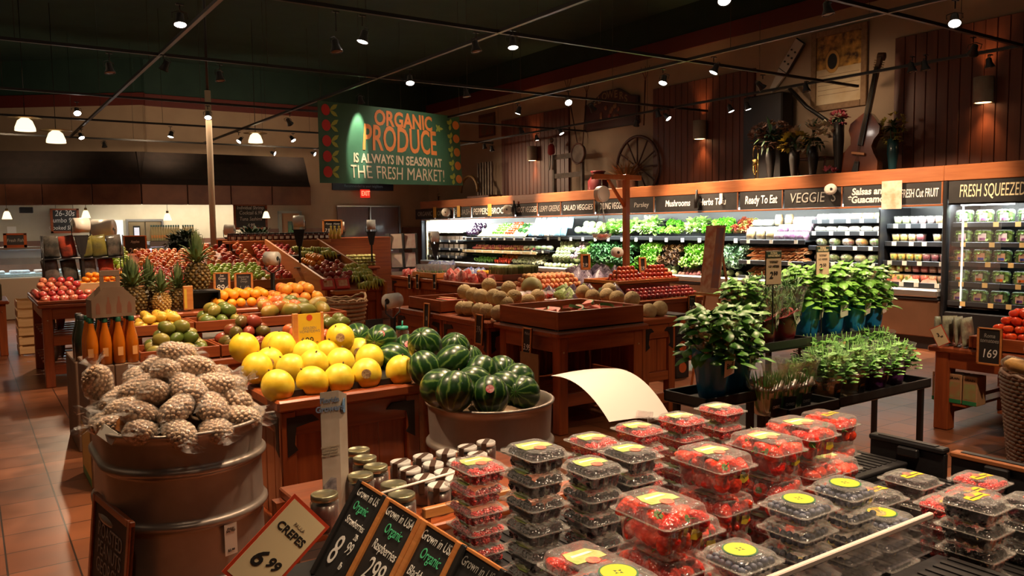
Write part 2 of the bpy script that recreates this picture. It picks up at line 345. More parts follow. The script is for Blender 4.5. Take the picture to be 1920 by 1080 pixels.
# ================================================================ generic wooden furniture
def cabinet(label, x0, x1, y0, y1, h, name='display_cabinet', grp=None, open_bottom=False, sides=('f', 'l'), irons=True, th=.055):
    """framed wooden stall: slab top with a lip, corner posts, recessed plank panels, iron corner brackets"""
    t = thing(name, label, 'cabinet', ((x0 + x1) / 2, (y0 + y1) / 2, 0), 0, grp)
    X, Y = (x1 - x0) / 2, (y1 - y0) / 2
    MB().bb(-X - .015, X + .015, -Y - .015, Y + .015, h - th, h, .01).bd('top', WX, t)
    p = .075
    for sx in (-1, 1):
        for sy in (-1, 1):
            MB().box((sx * (X - p / 2), sy * (Y - p / 2), (h - th) / 2), (p, p, h - th), None, .006).bd('leg', WZ, t)
    for s_, (ax, off, half) in {'f': (0, -Y, X), 'b': (0, Y, X), 'l': (1, -X, Y), 'r': (1, X, Y)}.items():
        if s_ not in sides: continue
        sg = -1 if off < 0 else 1
        def bx(q, a0, a1, z0, z1, d0, d1, bv=.004):
            lo, hi = sorted((off - sg * d0, off - sg * d1))
            (q.bb(a0, a1, lo, hi, z0, z1, bv) if ax == 0 else q.bb(lo, hi, a0, a1, z0, z1, bv))
        for z0_, z1_ in ((h - th - .12, h - th - .001), (.08, .17)) + (((.28, .36),) if open_bottom else ()):
            q = MB(); bx(q, -half + p, half - p, z0_, z1_, .008, .04); q.bd('rail', WX if ax == 0 else WY, t)
        q = MB(); n_ = max(2, round((2 * half - 2 * p) / .13)); wd = (2 * half - 2 * p) / n_
        for i in range(n_): bx(q, -half + p + i * wd + .002, -half + p + (i + 1) * wd - .002, .36 if open_bottom else .17, h - th - .12, .03, .045, .003)
        q.bd('plank_panel', WZ, t)
        if irons:
            for e in (-1, 1):
                q = MB(); a = e * (half - p); L_ = min(.13, half * .35); zt = h - th - .03
                P = [(0, 0), (-e * L_, 0), (-e * (L_ + .03), -.03), (-e * L_ * .9, -.035), (-e * .045, -.05), (-e * .035, -.13), (-e * .05, -.16), (0, -.19)]
                if (e < 0): P = P[::-1]
                lo = off - sg * .008 + sg * .0; z_ = [(a + e * p * .6 + u_, zt + v_) for u_, v_ in P]
                A = [Ve((u_, lo, v_)) if ax == 0 else Ve((lo, u_, v_)) for u_, v_ in z_]
                B = [p_ + (Ve((0, sg * .010, 0)) if ax == 0 else Ve((sg * .010, 0, 0))) for p_ in A]
                q.loft([A, B], sm=False); bmesh.ops.recalc_face_normals(q.bm, faces=q.bm.faces); q.bd('corner_bracket', IRON, t)
    return t
def table(label, x0, x1, y0, y1, h, name='display_table', shelf=None, lip=0, leg=.09, grp=None, apron=.12, mat=None):
    t = thing(name, label, 'table', ((x0 + x1) / 2, (y0 + y1) / 2, 0), 0, grp); X, Y = (x1 - x0) / 2, (y1 - y0) / 2
    MB().bb(-X, X, -Y, Y, h - .045, h, .012).bd('table_top', WX, t)
    i_ = .04
    for sx in (-1, 1):
        for sy in (-1, 1):
            o = MB().box((sx * (X - leg / 2 - i_), sy * (Y - leg / 2 - i_), (h - .045) / 2), (leg, leg, h - .045), None, .008).bd('leg', WZ, t)
            MB().sph((sx * (X - leg / 2 - i_), sy * (Y - leg / 2 - i_) - leg / 2, h * .8), .008, 8, 6).bd('screw_cap', pm('brass', (.7, .5, .25), .3, 1), o)
    q = MB()
    for sy in (-1, 1): q.bb(-X + leg + i_, X - leg - i_, sy * (Y - i_ - .02) - .015, sy * (Y - i_ - .02) + .015, h - .045 - apron, h - .046, .004)
    q.bd('apron', WX, t)
    q = MB()
    for sx in (-1, 1): q.bb(sx * (X - i_ - .02) - .015, sx * (X - i_ - .02) + .015, -Y + leg + i_, Y - leg - i_, h - .045 - apron, h - .046, .004)
    q.bd('apron', WY, t)
    for z in (shelf or []):
        q = MB(); q.bb(-X + i_ + .01, X - i_ - .01, -Y + i_ + .02, -Y + i_ + .06, z - .09, z + .01, .004); q.bb(-X + i_ + .01, X - i_ - .01, Y - i_ - .06, Y - i_ - .02, z - .09, z + .01)
        n_ = 6
        for i in range(n_):
            y = -Y + .07 + (2 * Y - .14) * (i + .5) / n_; q.bb(-X + i_ + .01, X - i_ - .01, y - .05, y + .05, z, z + .015)
        q.bd('shelf', WX, t)
    if lip:
        q = MB(); 
        for sy in (-1, 1): q.bb(-X, X, sy * (Y - .01) - .01, sy * (Y - .01) + .01, h, h + lip, .004)
        for sx in (-1, 1): q.bb(sx * (X - .01) - .01, sx * (X - .01) + .01, -Y + .02, Y - .02, h, h + lip, .004)
        q.bd('edge_lip', WX, t)
    return t
def tray(label, x0, x1, y0, y1, z, hh, name='wooden_tray', mat=None, tilt=0, th=.018, bottom=None, cat='tray', grp=None, rz=0):
    t = thing(name, label, cat, ((x0 + x1) / 2, (y0 + y1) / 2, z), 0, grp, rot=(rd(tilt), 0, rz)); X, Y = (x1 - x0) / 2, (y1 - y0) / 2
    mat = mat or WX
    MB().bb(-X, X, -Y, Y, .001, .014).bd('base', bottom or mat, t)
    for sy in (-1, 1): MB().bb(-X, X, sy * Y - (th if sy > 0 else 0), sy * Y + (th if sy < 0 else 0), 0, hh, .003).bd('side_board', mat, t)
    for sx in (-1, 1): MB().bb(sx * X - (th if sx > 0 else 0), sx * X + (th if sx < 0 else 0), -Y + th, Y - th, 0, hh, .003).bd('side_board', WY if mat is WX else mat, t)
    return t
def price_board(label, loc, rz, lines, w=.12, h=.2, lean=8, frame=True, grp=None, name='price_board', fmat=None, edge=.012, cat='sign'):
    """small chalkboard in a wooden frame; lines = (text, dy, size, mat)"""
    t = thing(name, label, cat, loc, 0, grp, rot=(rd(-lean), 0, rz))
    MB().bb(-w / 2, w / 2, -.004, .004, 0, h).bd('slate', SLATE, t)
    if frame:
        q = MB(); f = fmat or LX
        for sx in (-1, 1): q.bb(sx * w / 2 - edge * (sx > 0), sx * w / 2 + edge * (sx < 0), -.012, .006, 0, h, .002)
        q.bb(-w / 2, w / 2, -.012, .006, h - edge * .7, h, .002); q.bb(-w / 2, w / 2, -.012, .006, 0, edge, .002); q.bd('frame', f, t)
    for (s_, dy, sz, mt) in lines: text(s_, t, (0, -.006, dy * h), FRONT, sz, mt, sx=.8, shear=.15)
    return t
def bag_roll(label, loc, rz=0, post=.5, R_=.075, W_=.2, vee=True, horn=False):
    """roll of produce bags on a black post"""
    t = thing('bag_roll_stand', label, 'bag dispenser', loc, rz)
    q = MB(); q.lathe([(.02, -W_ / 2), (R_, -W_ / 2), (R_, W_ / 2), (.02, W_ / 2)], 24, M=Matrix.Rotation(rd(90), 4, 'Y')); q.bm.normal_update()
    for v in q.bm.verts: v.co.z += post + R_ + .03
    r_ = q.bd('roll', ROLLP, t); MB().cyl((-W_ / 2 - .004, 0, post + R_ + .03), (W_ / 2 + .004, 0, post + R_ + .03), .021, n=12).bd('roll_core', BLKPL, r_)
    q = MB(); q.tube([(W_ / 2 + .02, 0, post + R_ + .03), (W_ / 2 + .02, 0, post + .0), (0, 0, post - .05), (-W_ / 2 - .02, 0, post), (-W_ / 2 - .02, 0, post + R_ + .03)], .006); q.bd('wire_cradle', BLACK, t)
    if vee:
        q = MB(); P = [(-.075, 0), (.075, 0), (.03, -.22), (-.03, -.22)]
        q.prism(P, -.012, .012, Matrix.Translation((0, 0, post)) @ Matrix.Rotation(rd(90), 4, 'X')); q.bd('mount_plate', BLKPL, t)
    MB().bb(-.014, .014, -.014, .014, 0, post - .04).bd('post', BLACK, t)
    MB().bb(-.07, .07, -.07, .07, 0, .006).bd('foot', BLACK, t)
    return t
# ================================================================ fruit meshes
def fruit_mesh(name, mats, prof, n=16, stem=None, warp=None, mi=None):
    q = MB(); q.lathe(prof, n, cap0=True, cap1=True)
    if warp:
        for v in q.bm.verts: v.co = warp(v.co)
    if stem: q.cur = 1; stem(q)
    return q.mesh(name, mats)
def appleprof(r=.038):
    P = []
    for i in range(13):
        a = -pi / 2 + pi * i / 12; rr = r * cos(a) * (1 + .06 * sin(a)); z = r * .92 * sin(a)
        if i < 3: z += r * .10 * (3 - i) / 3 * (1 if i else .9)
        if i > 9: z -= r * .13 * (i - 9) / 3
        P.append((max(rr, .0012), z))
    return P
def ellprof(rx, rz, n=10, p=1.0, pear=0):
    P = []
    for i in range(n + 1):
        a = -pi / 2 + pi * i / n; s_ = sin(a)
        P.append((max(rx * cos(a) ** p * (1 - pear * s_), .0012), rz * s_))
    return P
STEM = pm('stem_brown', (.09, .05, .02), .8)
stemf = lambda z, l=.014, r=.0016: (lambda q: q.tube([(0, 0, z), (.001, 0, z + l * .6), (.004, 0, z + l)], r, 5))
A_RED = pm('apple_red', (.36, .020, .016), .28, col2=(.62, .19, .08), scale=14, stretch=(1, 1, .25), rnd=.35, coat=.3, lo=.48, hi=.75)
A_GALA = pm('apple_gala', (.62, .11, .035), .28, col2=(.80, .42, .13), scale=16, stretch=(1, 1, .25), rnd=.4, coat=.3, lo=.38, hi=.72)
A_GREEN = pm('apple_green', (.34, .50, .045), .28, col2=(.46, .60, .085), scale=9, rnd=.3, coat=.3)
A_PINK = pm('apple_pink', (.50, .032, .035), .28, col2=(.74, .26, .13), scale=14, stretch=(1, 1, .25), rnd=.4, coat=.3, lo=.42, hi=.74)
M_APPLE = {k: fruit_mesh('apple', [m_, STEM], appleprof(), 14, stemf(.026)) for k, m_ in (('red', A_RED), ('gala', A_GALA), ('green', A_GREEN), ('pink', A_PINK))}
ORNG = pm('orange_peel', (.78, .27, .012), .42, col2=(.88, .36, .02), scale=8, bump=.15, bscale=260, rnd=.3)
CLEM = pm('clementine_peel', (.82, .22, .008), .4, bump=.12, bscale=260, col2=(.88, .32, .015), scale=8, rnd=.3)
GRAPEFR = pm('grapefruit_peel', (.80, .36, .035), .4, bump=.12, bscale=200, col2=(.82, .22, .05), scale=9, rnd=.4)
M_ORANGE = fruit_mesh('orange', ORNG, ellprof(.041, .039), 14); M_CLEM = fruit_mesh('clementine', CLEM, ellprof(.031, .027), 12)
M_GRAPEF = fruit_mesh('grapefruit', GRAPEFR, ellprof(.052, .049), 14)
PLUMM = pm('nectarine_skin', (.36, .018, .012), .3, col2=(.62, .11, .03), scale=12, rnd=.4, coat=.3); M_PLUM = fruit_mesh('nectarine', PLUMM, ellprof(.031, .030), 12)
PLUM2 = pm('plum_skin', (.16, .010, .018), .3, col2=(.34, .03, .025), scale=12, rnd=.4, coat=.3); M_PLUM2 = fruit_mesh('plum', PLUM2, ellprof(.029, .028), 12)
TOMM = pm('tomato_skin', (.62, .035, .010), .18, col2=(.72, .075, .012), scale=7, rnd=.3, coat=.5)
TCAL = pm('tomato_calyx', (.05, .12, .02), .7)
def tomcal(q):
    for k in range(5): q.leaf((0, 0, .027), Ve((cos(k * 1.257), sin(k * 1.257), .1)), .02, .007, 1.0, .2, 2)
M_TOM = fruit_mesh('tomato', [TOMM, TCAL], [(max(r * 1.08, .001), z * .95) for r, z in appleprof(.036)], 16, tomcal)
def mangowarp(v): return Ve((v.x * 1.35 + .012 * (v.z / .04), v.y * .92, v.z))
MANG_G = pm('mango_green', (.105, .15, .022), .33, col2=(.30, .24, .045), scale=9, rnd=.55, coat=.3)
MANG_R = pm('mango_red', (.13, .10, .018), .33, col2=(.30, .045, .022), scale=7, rnd=.7, coat=.3)
MANG_Y = pm('mango_yellow', (.66, .38, .035), .35, col2=(.72, .48, .06), scale=8, rnd=.3, coat=.2)
MANG_M = pm('mango_mixed', (.12, .14, .022), .33, col2=(.60, .13, .03), scale=6, rnd=.9, coat=.3, lo=.45, hi=.65)
def mango(name, m_, r=.043, l=1.35):
    return fruit_mesh(name, [m_, STEM], ellprof(r, r * 1.02, 10), 14, stemf(r * .98, .008, .002), lambda v: Ve((v.x * l + .15 * abs(v.z), v.y * .92, v.z * (1 - .10 * (v.x > 0) * v.x / r))))
M_MG, M_MR, M_MM = mango('mango', MANG_G, .048), mango('mango', MANG_R, .050, 1.25), mango('mango', MANG_M, .052)
M_MY = mango('yellow_mango', MANG_Y, .036, 1.6)
PAPM = pm('papaya_skin', (.16, .15, .025), .4, col2=(.45, .25, .04), scale=6, rnd=.4); M_PAP = mango('papaya', PAPM, .062, 1.7)
# melons
def melon_mat(name, base, line, scale, bump, dist):
    return pm(name, base, .55, col2=line, scale=scale, detail=5, bump=bump, bscale=dist, rnd=.3)
HONEY = pm('golden_honeydew_skin', (.76, .50, .016), .42, col2=(.86, .64, .05), scale=22, rnd=.3, bump=.06, bscale=14, coat=.15)
CANTA = pm('cantaloupe_skin', (.42, .29, .12), .7, col2=(.54, .40, .20), scale=30, detail=6, bump=.5, bscale=70, rnd=.3)
GALIA = pm('green_melon_skin', (.22, .20, .055), .6, col2=(.28, .25, .08), scale=12, rnd=.2)
def wm_mat():
    m = bpy.data.materials.new('watermelon_rind'); m.use_nodes = True; n, l = m.node_tree.nodes, m.node_tree.links; b = n['Principled BSDF']
    tc = n.new('ShaderNodeTexCoord'); sp = n.new('ShaderNodeSeparateXYZ'); l.new(tc.outputs['Object'], sp.inputs[0])
    at = n.new('ShaderNodeMath'); at.operation = 'ARCTAN2'; l.new(sp.outputs[1], at.inputs[0]); l.new(sp.outputs[0], at.inputs[1])
    no = n.new('ShaderNodeTexNoise'); no.inputs['Scale'].default_value = 22; no.inputs['Detail'].default_value = 4; l.new(tc.outputs['Object'], no.inputs[0])
    ad = n.new('ShaderNodeMath'); ad.operation = 'MULTIPLY_ADD'; ad.inputs[1].default_value = 11; l.new(at.outputs[0], ad.inputs[0])
    ml = n.new('ShaderNodeMath'); ml.operation = 'MULTIPLY'; ml.inputs[1].default_value = 5.5; l.new(no.outputs[0], ml.inputs[0]); l.new(ml.outputs[0], ad.inputs[2])
    si = n.new('ShaderNodeMath'); si.operation = 'SINE'; l.new(ad.outputs[0], si.inputs[0])
    r = n.new('ShaderNodeValToRGB'); r.color_ramp.elements[0].position = .30; r.color_ramp.elements[1].position = 1
    r.color_ramp.elements[0].color = (.010, .045, .008, 1); r.color_ramp.elements[1].color = (.13, .22, .045, 1)
    e = r.color_ramp.elements.new(.72); e.color = (.030, .10, .018, 1)
    l.new(si.outputs[0], r.inputs[0]); l.new(r.outputs[0], b.inputs['Base Color']); b.inputs['Roughness'].default_value = .3; b.inputs['Coat Weight'].default_value = .3
    return m
WMM = wm_mat()
M_HON = fruit_mesh('honeydew', [HONEY, STEM], ellprof(.078, .083, 16), 24, stemf(.081, .01, .004))
M_CANT = fruit_mesh('cantaloupe', [CANTA, STEM], ellprof(.078, .078, 14), 22, stemf(.076, .006, .005))
M_GAL = fruit_mesh('green_melon', [GALIA, STEM], ellprof(.11, .12, 14), 22, stemf(.118, .01, .004))
M_WM = fruit_mesh('watermelon', [WMM, STEM], ellprof(.098, .108, 18), 30, stemf(.106, .016, .003))
def item(name, me, loc, label, cat, group=None, rot=None, sc=1):
    return tag(put(name, me, None, loc, rot if rot is not None else (j(.5), j(.5), RNG.uniform(0, 6.28)), sc), label, cat, group)
def slope_pile(name, me, label, cat, group, x0, x1, y0, y1, z0, z1, d, jit=.26, sc=.06, rot=None, second=0, keep=1.0, horiz=False):
    """fruit laid close on a surface that rises from the front edge (y0) to the back (y1); each fruit is its own object"""
    nx = max(1, int((x1 - x0) / d)); run = sqrt((y1 - y0) ** 2 + (z1 - z0) ** 2); ny = max(1, int(run / (d * .9)))
    lst = []
    for k in range(ny):
        t = (k + .5) / ny; off = (k % 2) * .5
        for i in range(nx - (k % 2)):
            if RNG.random() > keep: continue
            x = x0 + d * (i + .5 + off) + j(jit * d) + ((x1 - x0) - nx * d) / 2
            lst.append((x, y0 + (y1 - y0) * t + j(jit * d * .5), z0 + (z1 - z0) * t + d * .46))
            if RNG.random() < second: lst.append((x + d * .5, y0 + (y1 - y0) * t + d * .45, z0 + (z1 - z0) * t + d * 1.2))
    for p in lst:
        r = rot if rot else (j(1.2) if not horiz else j(.3), j(1.2) if not horiz else j(.3), RNG.uniform(0, 6.28))
        item(name, me, p, label, cat, group, r if callable(r) is False else r(), 1 + j(sc))
    return lst
# ================================================================ berry display in front
CLEAR = film('clear_clamshell', (1, .99, .97), .055, .07, .5, 55, clear=.97)
CLEARB = film('ribbed_clamshell', (1, .99, .97), .09, .08, .8, 12, 'wave', .97, (1, 1, 0.01))
FILMM = film('crinkled_film', (1, .97, .93), .10, .12, 1.0, 45, clear=.96)
CRATE = pm('black_crate', (.014, .013, .014), .35, bump=.1, bscale=60)
# the display stand: table body, black crates, sloping front and acrylic guards
t = thing('berry_table', 'dark display table carrying all the boxed berries', 'table', (1.7, 1.2, 0))
MB().bb(-.86, .88, -.76, .54, .70, .745, .01).bd('table_top', WX, t)
for sx in (-.82, .84):
    for sy in (-.72, .5): MB().box((sx, sy, .35), (.08, .08, .70), None, .008).bd('leg', WZ, t)
q = MB()
for y in (-.74, .52): q.bb(-.78, .80, y - .012, y + .012, .56, .699)
q.bd('apron', WX, t)
def crate(label, x0, x1, y0, y1, z0, z1, slots=True):
    t = thing('plastic_crate', label, 'crate', ((x0 + x1) / 2, (y0 + y1) / 2, z0)); X, Y, H = (x1 - x0) / 2, (y1 - y0) / 2, z1 - z0
    q = MB(); q.bb(-X, X, -Y, Y, H - .012, H, .003); q.bb(-X, X, -Y, -Y + .01, 0, H - .012); q.bb(-X, X, Y - .01, Y, 0, H - .012); q.bb(-X, -X + .01, -Y, Y, 0, H - .012); q.bb(X - .01, X, -Y, Y, 0, H - .012)
    q.bd('crate_shell', CRATE, t)
    if slots:
        q = MB(); n_ = int(2 * X / .03)
        for i in range(n_): q.bb(-X + .02 + i * .03, -X + .036 + i * .03, -Y + .03, Y - .03, H, H + .003)
        q.bd('slotted_deck', BLKPL, t)
    return t
crate('black plastic crate under the strawberries and blackberries', .86, 1.755, .935, 1.735, .746, .80)
crate('black plastic crate under the yellow-tagged berry boxes', 1.76, 2.56, .74, 1.42, .746, .775)
crate('black plastic crate under the far strawberry boxes', 1.76, 2.56, 1.425, 1.735, .746, .80)
crate('empty black vented crate in front of the acrylic guard', 1.02, 1.745, .46, .90, .746, .865)
# folded black crate rims along the far edge
for (y, lab, mt) in ((1.45, 'black folding crate rim beside the strawberry box', CRATE), (1.17, 'black and tan folding crate rim, middle of three', pm('tan_crate', (.30, .10, .03), .5)), (.90, 'tan folding crate rim beyond the blackberries', MATS.get('tan_crate') or CRATE)):
    t = thing('folding_crate_side', lab, 'crate', (2.60, y, .745))
    MB().bb(-.012, .012, -.13, .13, 0, .10, .004).bd('side_panel', CRATE, t)
    MB().bb(-.022, .022, -.13, .13, .10, .118, .004).bd('rim', MATS.get('tan_crate') if 'tan' in lab else CRATE, t)
    MB().bb(-.012, .012, -.10, .10, .1185, .121).bd('rim_slot', BLKPL, t); MB().bb(-.035, -.012, -.05, .02, .07, .10, .004).bd('latch', CRATE, t)
ACR = film('acrylic', (1, .97, .98), .07, .05, .05, 5, clear=.97)
for x0, x1, y, zt, lab in ((1.03, 1.745, .915, .955, 'clear acrylic guard along the front of the strawberry crate'), (1.76, 2.5, .70, .93, 'clear acrylic guard along the front of the blackberry crate')):
    t = thing('acrylic_guard', lab, 'guard', ((x0 + x1) / 2, y, .8655 if y > .9 else .746)); X = (x1 - x0) / 2; h_ = zt - t.location.z
    MB().bb(-X, X, -.004, .004, 0, h_ - .012).bd('panel', ACR, t)
    MB().bb(-X, X, -.006, .006, h_ - .012, h_, .002).bd('bright_edge', pm('acrylic_edge', (.62, .52, .47), .3), t)
# ---- clamshells
DIM = {'SB': (.126, .162, .095), 'BB': (.110, .132, .053), 'RB': (.110, .130, .048), 'BL': (.124, .124, .045)}
LBG = pm('label_lime', (.30, .42, .09), .4, col2=(.52, .53, .24), scale=45); LBY = pm('label_yellow', (.72, .50, .025), .4); LBO = pm('label_orange', (.75, .25, .12), .4, col2=(.45, .10, .12), scale=120)
LBW = pm('label_white', (.8, .82, .7), .5); LBD = pm('label_dark_green', (.02, .12, .04), .5)
CLM = {}
def clam_meshes(t):
    if t in CLM: return CLM[t]
    w, d, h = DIM[t]; hb = h * (.70 if t != 'BL' else .62)
    b = MB(); b.loft([rrect(w - .040, d - .040, .008, .001), rrect(w - .034, d - .034, .016, .004), rrect(w - .020, d - .020, .020, hb * .9), rrect(w - .016, d - .016, .02, hb), rrect(w, d, .012, hb + .001)], cap1=False)
    l = MB(); l.loft([rrect(w, d, .012, hb + .0015), rrect(w - .012, d - .012, .016, hb + .002), rrect(w - .020, d - .020, .018, h - .004), rrect(w - .028, d - .028, .016, h - .0005)], cap0=False, cap1=True)
    l.loft([rrect(w + .001, d + .001, .013, hb - .001), rrect(w + .001, d + .001, .013, hb + .004)], cap0=False, cap1=False)
    CLM[t] = (b.mesh('clamshell_base', CLEARB), l.mesh('clamshell_lid', CLEAR), h); return CLM[t]
def lab_mesh(kind):
    q = MB()
    if kind == 'leaf':
        P = [(-.036, -.022), (-.012, -.024), (.036, -.022), (.038, .0), (.022, .026), (-.030, .028), (-.038, .004)]
        q.prism(P, 0, .0007); q.cur = 1; q.cyl((.0, -.024, .0002), (.0, -.024, .0012), .014, n=18, sm=False); q.cur = 2; q.prism([(-.026, .004), (.024, .004), (.018, .012), (-.024, .012)], .0006, .0010)
        return q.mesh('lid_label', [LBG, LBO, LBW])
    if kind == 'disc':
        q.cur = 1; q.cyl((0, 0, 0), (0, 0, .0006), .0335, n=32, sm=False); q.cur = 0; q.cyl((0, 0, .0003), (0, 0, .0010), .030, n=32, sm=False)
        q.cur = 1
        for k in range(4):
            a = k * pi / 2 + .5; q.prism([(cos(a) * .004 + cos(a + 1.57) * .003, sin(a) * .004 + sin(a + 1.57) * .003), (cos(a) * .004 - cos(a + 1.57) * .003, sin(a) * .004 - sin(a + 1.57) * .003), (cos(a) * .010, sin(a) * .010)], .0009, .0013)
        return q.mesh('lid_label', [LBY, LBD])
    P = [(-.036, -.012), (-.010, -.014), (.012, -.010), (.034, -.016), (.032, .010), (.012, .012), (-.006, .014), (-.034, .010)]
    q.prism(P, 0, .0007); q.cur = 1; q.cyl((-.004, .011, .0002), (-.004, .011, .0012), .011, n=16, sm=False); q.cur = 2; q.prism([(-.028, -.004), (.026, -.005), (.026, -.001), (-.028, 0)], .0006, .0010)
    return q.mesh('lid_label', [LBY, LBO, INK])
LABM = {k: lab_mesh(k) for k in ('leaf', 'disc', 'tag')}
STK = MB().prism([(-.016, -.006), (.0, -.011), (.016, -.004), (.013, .008), (-.01, .010)], 0, .0006).mesh('side_sticker', LBY)
# ---- berries
def drupe(r, seed, mats_, el=1.15):
    q = MB(); rr = random.Random(seed); n_ = 26
    for i in range(n_):
        z = 1 - 2 * (i + .5) / n_; a = i * 2.39996; s_ = sqrt(1 - z * z); q.sph((r * .72 * s_ * cos(a), r * .72 * s_ * sin(a), r * .72 * el * z), r * .36, 6, 4)
    return q.mesh('berry', mats_)
BLKB = pm('blackberry_skin', (.006, .004, .010), .16, coat=.6, col2=(.03, .006, .014), scale=90); RASB = pm('raspberry_skin', (.62, .022, .035), .3, coat=.3, col2=(.80, .07, .06), scale=60)
BLUB = pm('blueberry_skin', (.035, .045, .095), .55, col2=(.10, .12, .19), scale=60, rnd=.6); STRB = pm('strawberry_skin', (.62, .018, .012), .22, col2=(.80, .06, .02), scale=20, bump=.35, bscale=120, btype='voronoi', coat=.4, rnd=.4)
CAL = pm('strawberry_leaf', (.09, .20, .03), .6)
def straw():
    q = MB(); P = [(.0015, -.026), (.006, -.023), (.012, -.014), (.0165, -.002), (.0185, .008), (.017, .014), (.011, .0185), (.0015, .0175)]; q.lathe(P, 12); return q.mesh('strawberry', STRB)
def calyx():
    q = MB()
    for k in range(7): a = k * .9; q.leaf((0, 0, .017), Ve((cos(a), sin(a), .25)), .018, .008, 1.6, .2, 3)
    q.tube([(0, 0, .017), (.002, 0, .026), (.006, 0, .031)], .0012, 4); return q.mesh('calyx', CAL)
M_STR, M_CAL = straw(), calyx(); M_BLK = drupe(.0118, 1, BLKB); M_RAS = drupe(.0100, 2, RASB, 1.0); M_BLU = MB().lathe(ellprof(.0078, .0068, 6) , 8).mesh('blueberry', BLUB)
REG = {'SB': [], 'BB': [], 'RB': [], 'BL': []}
GRID = {'SB': (3, 4, 2, .033, .036, .034), 'BB': (4, 4, 2, .0215, .0255, .019), 'RB': (5, 5, 2, .0180, .0215, .017), 'BL': (6, 6, 2, .0155, .0155, .0135)}
def fill(t, x, y, z, rz, top):
    nx, ny, nz, dx, dy, dz = GRID[t]; w, d, h = DIM[t]
    for k in range(nz):
        for i in range(nx):
            for m_ in range(ny):
                edge = i in (0, nx - 1) or m_ in (0, ny - 1)
                if not top and not edge: continue
                if not top and not (i == 0 or m_ == 0 or (t == 'SB' and edge)): continue
                px, py = (i - (nx - 1) / 2) * dx + j(dx * .12), (m_ - (ny - 1) / 2) * dy + j(dy * .12)
                if k == 0: px *= .9; py *= .9
                pz = .006 + dz * (.5 + k) + (j(.002) if t != 'SB' else j(.003)) + (.008 if t == 'SB' else 0)
                c, s_ = cos(rz), sin(rz)
                r = (RNG.uniform(0, 6.28), RNG.uniform(0, 6.28), RNG.uniform(0, 6.28)) if t != 'SB' else (rd(90) + j(.9), j(.7), RNG.uniform(0, 6.28))
                REG[t].append((Ve((x + px * c - py * s_, y + px * s_ + py * c, z + pz)), r, k == nz - 1 and top))
def clamshell(t, x, y, z, label, grp, lab='leaf', top=True, rz=0, showlab=True, lab_off=(0, 0), sticker=False):
    b, l, h = clam_meshes(t)
    o = thing('clamshell_box', label, 'berry box', (x, y, z), rz, grp)
    put('base', b, o); put('lid', l, o)
    if showlab: put('lid_label', LABM[lab], o, (lab_off[0], lab_off[1], h), (0, 0, rd(RNG.choice((0, 0, 4, -5)))), 1.0)
    if sticker: put('side_sticker', STK, o, (.022, -DIM[t][1] / 2 + .0125, h * .45), (rd(86), 0, 0))
    fill(t, x, y, z, rz, top)
    return o
NAME = {'SB': 'strawberry', 'BB': 'blackberry', 'RB': 'raspberry', 'BL': 'blueberry'}
STACKS = [ # type, x, y, base z, count, label kind, where
 ('SB', 1.056, 1.065, .80, 3, 'leaf', 'nearest the acrylic guard'), ('SB', 1.386, 1.225, .80, 3, 'leaf', 'right behind the nearest blueberry stack'),
 ('SB', 1.585, 1.235, .80, 3, 'leaf', 'second from the blackberries'), ('SB', 1.765, 1.27, .80, 3, 'leaf', 'third from the blackberries'),
 ('SB', 1.915, 1.30, .775, 2, 'leaf', 'beside the folding crates'), ('SB', 2.252, 1.515, .80, 2, 'tag', 'at the far corner by the herb stand'),
 ('SB', .918, 1.115, .80, 2, 'leaf', 'low one in front of the tall blackberry stack'),
 ('BB', 1.004, 1.395, .80, 6, 'leaf', 'tallest, behind the chalk price boards'), ('BB', 1.141, 1.365, .80, 5, 'leaf', 'beside the tallest blackberry stack'), ('BB', 1.29, 1.40, .80, 5, 'leaf', 'between the raspberries and the strawberries'),
 ('RB', .981, 1.60, .80, 5, 'leaf', 'next to the white-lidded jars'), ('RB', 1.345, 1.605, .80, 5, 'leaf', 'first of the rear raspberry row'), ('RB', 1.527, 1.62, .80, 5, 'leaf', 'second of the rear raspberry row'),
 ('RB', 1.705, 1.635, .80, 5, 'leaf', 'third of the rear raspberry row'), ('RB', 1.89, 1.65, .80, 5, 'leaf', 'last of the rear raspberry row, by the white sheet'),
 ('BL', 1.403, 1.01, .80, 5, 'disc', 'tall one in the middle of the acrylic guard'), ('BL', 1.570, 1.014, .80, 5, 'disc', 'tall one nearer the end of the acrylic guard'),
 ('BL', 1.700, 1.005, .80, 3, 'disc', 'low one in the corner of the acrylic guard'), ('BL', 1.183, .985, .80, 4, 'disc', 'next to the front strawberry stack'), ('BL', .862, .965, .80, 5, 'disc', 'at the very front beside the last chalk board'),
 ('BB', 2.02, 1.12, .775, 3, 'tag', 'yellow-tagged, nearest the folding crates'), ('BB', 1.838, 1.11, .775, 3, 'tag', 'yellow-tagged, touching the strawberries'),
 ('RB', 1.953, .98, .775, 3, 'tag', 'yellow-tagged, beside the corner of the acrylic'), ('RB', 2.072, .985, .775, 3, 'tag', 'yellow-tagged, middle of three'), ('RB', 2.20, 1.03, .775, 3, 'tag', 'yellow-tagged, closest to the folding crate rims'),
 ('BB', 1.825, .86, .775, 4, 'tag', 'yellow-tagged and tallest of the rear group'), ('BB', 2.08, .845, .775, 3, 'tag', 'yellow-tagged, next to the tallest one'),
 ('SB', 1.215, 1.175, .80, 2, 'leaf', 'hidden between the taller strawberry stacks'), ('BB', 2.23, .86, .775, 2, 'tag', 'yellow-tagged, at the outer end')]
ORD = ['bottom', 'second', 'third', 'fourth', 'fifth', 'top']
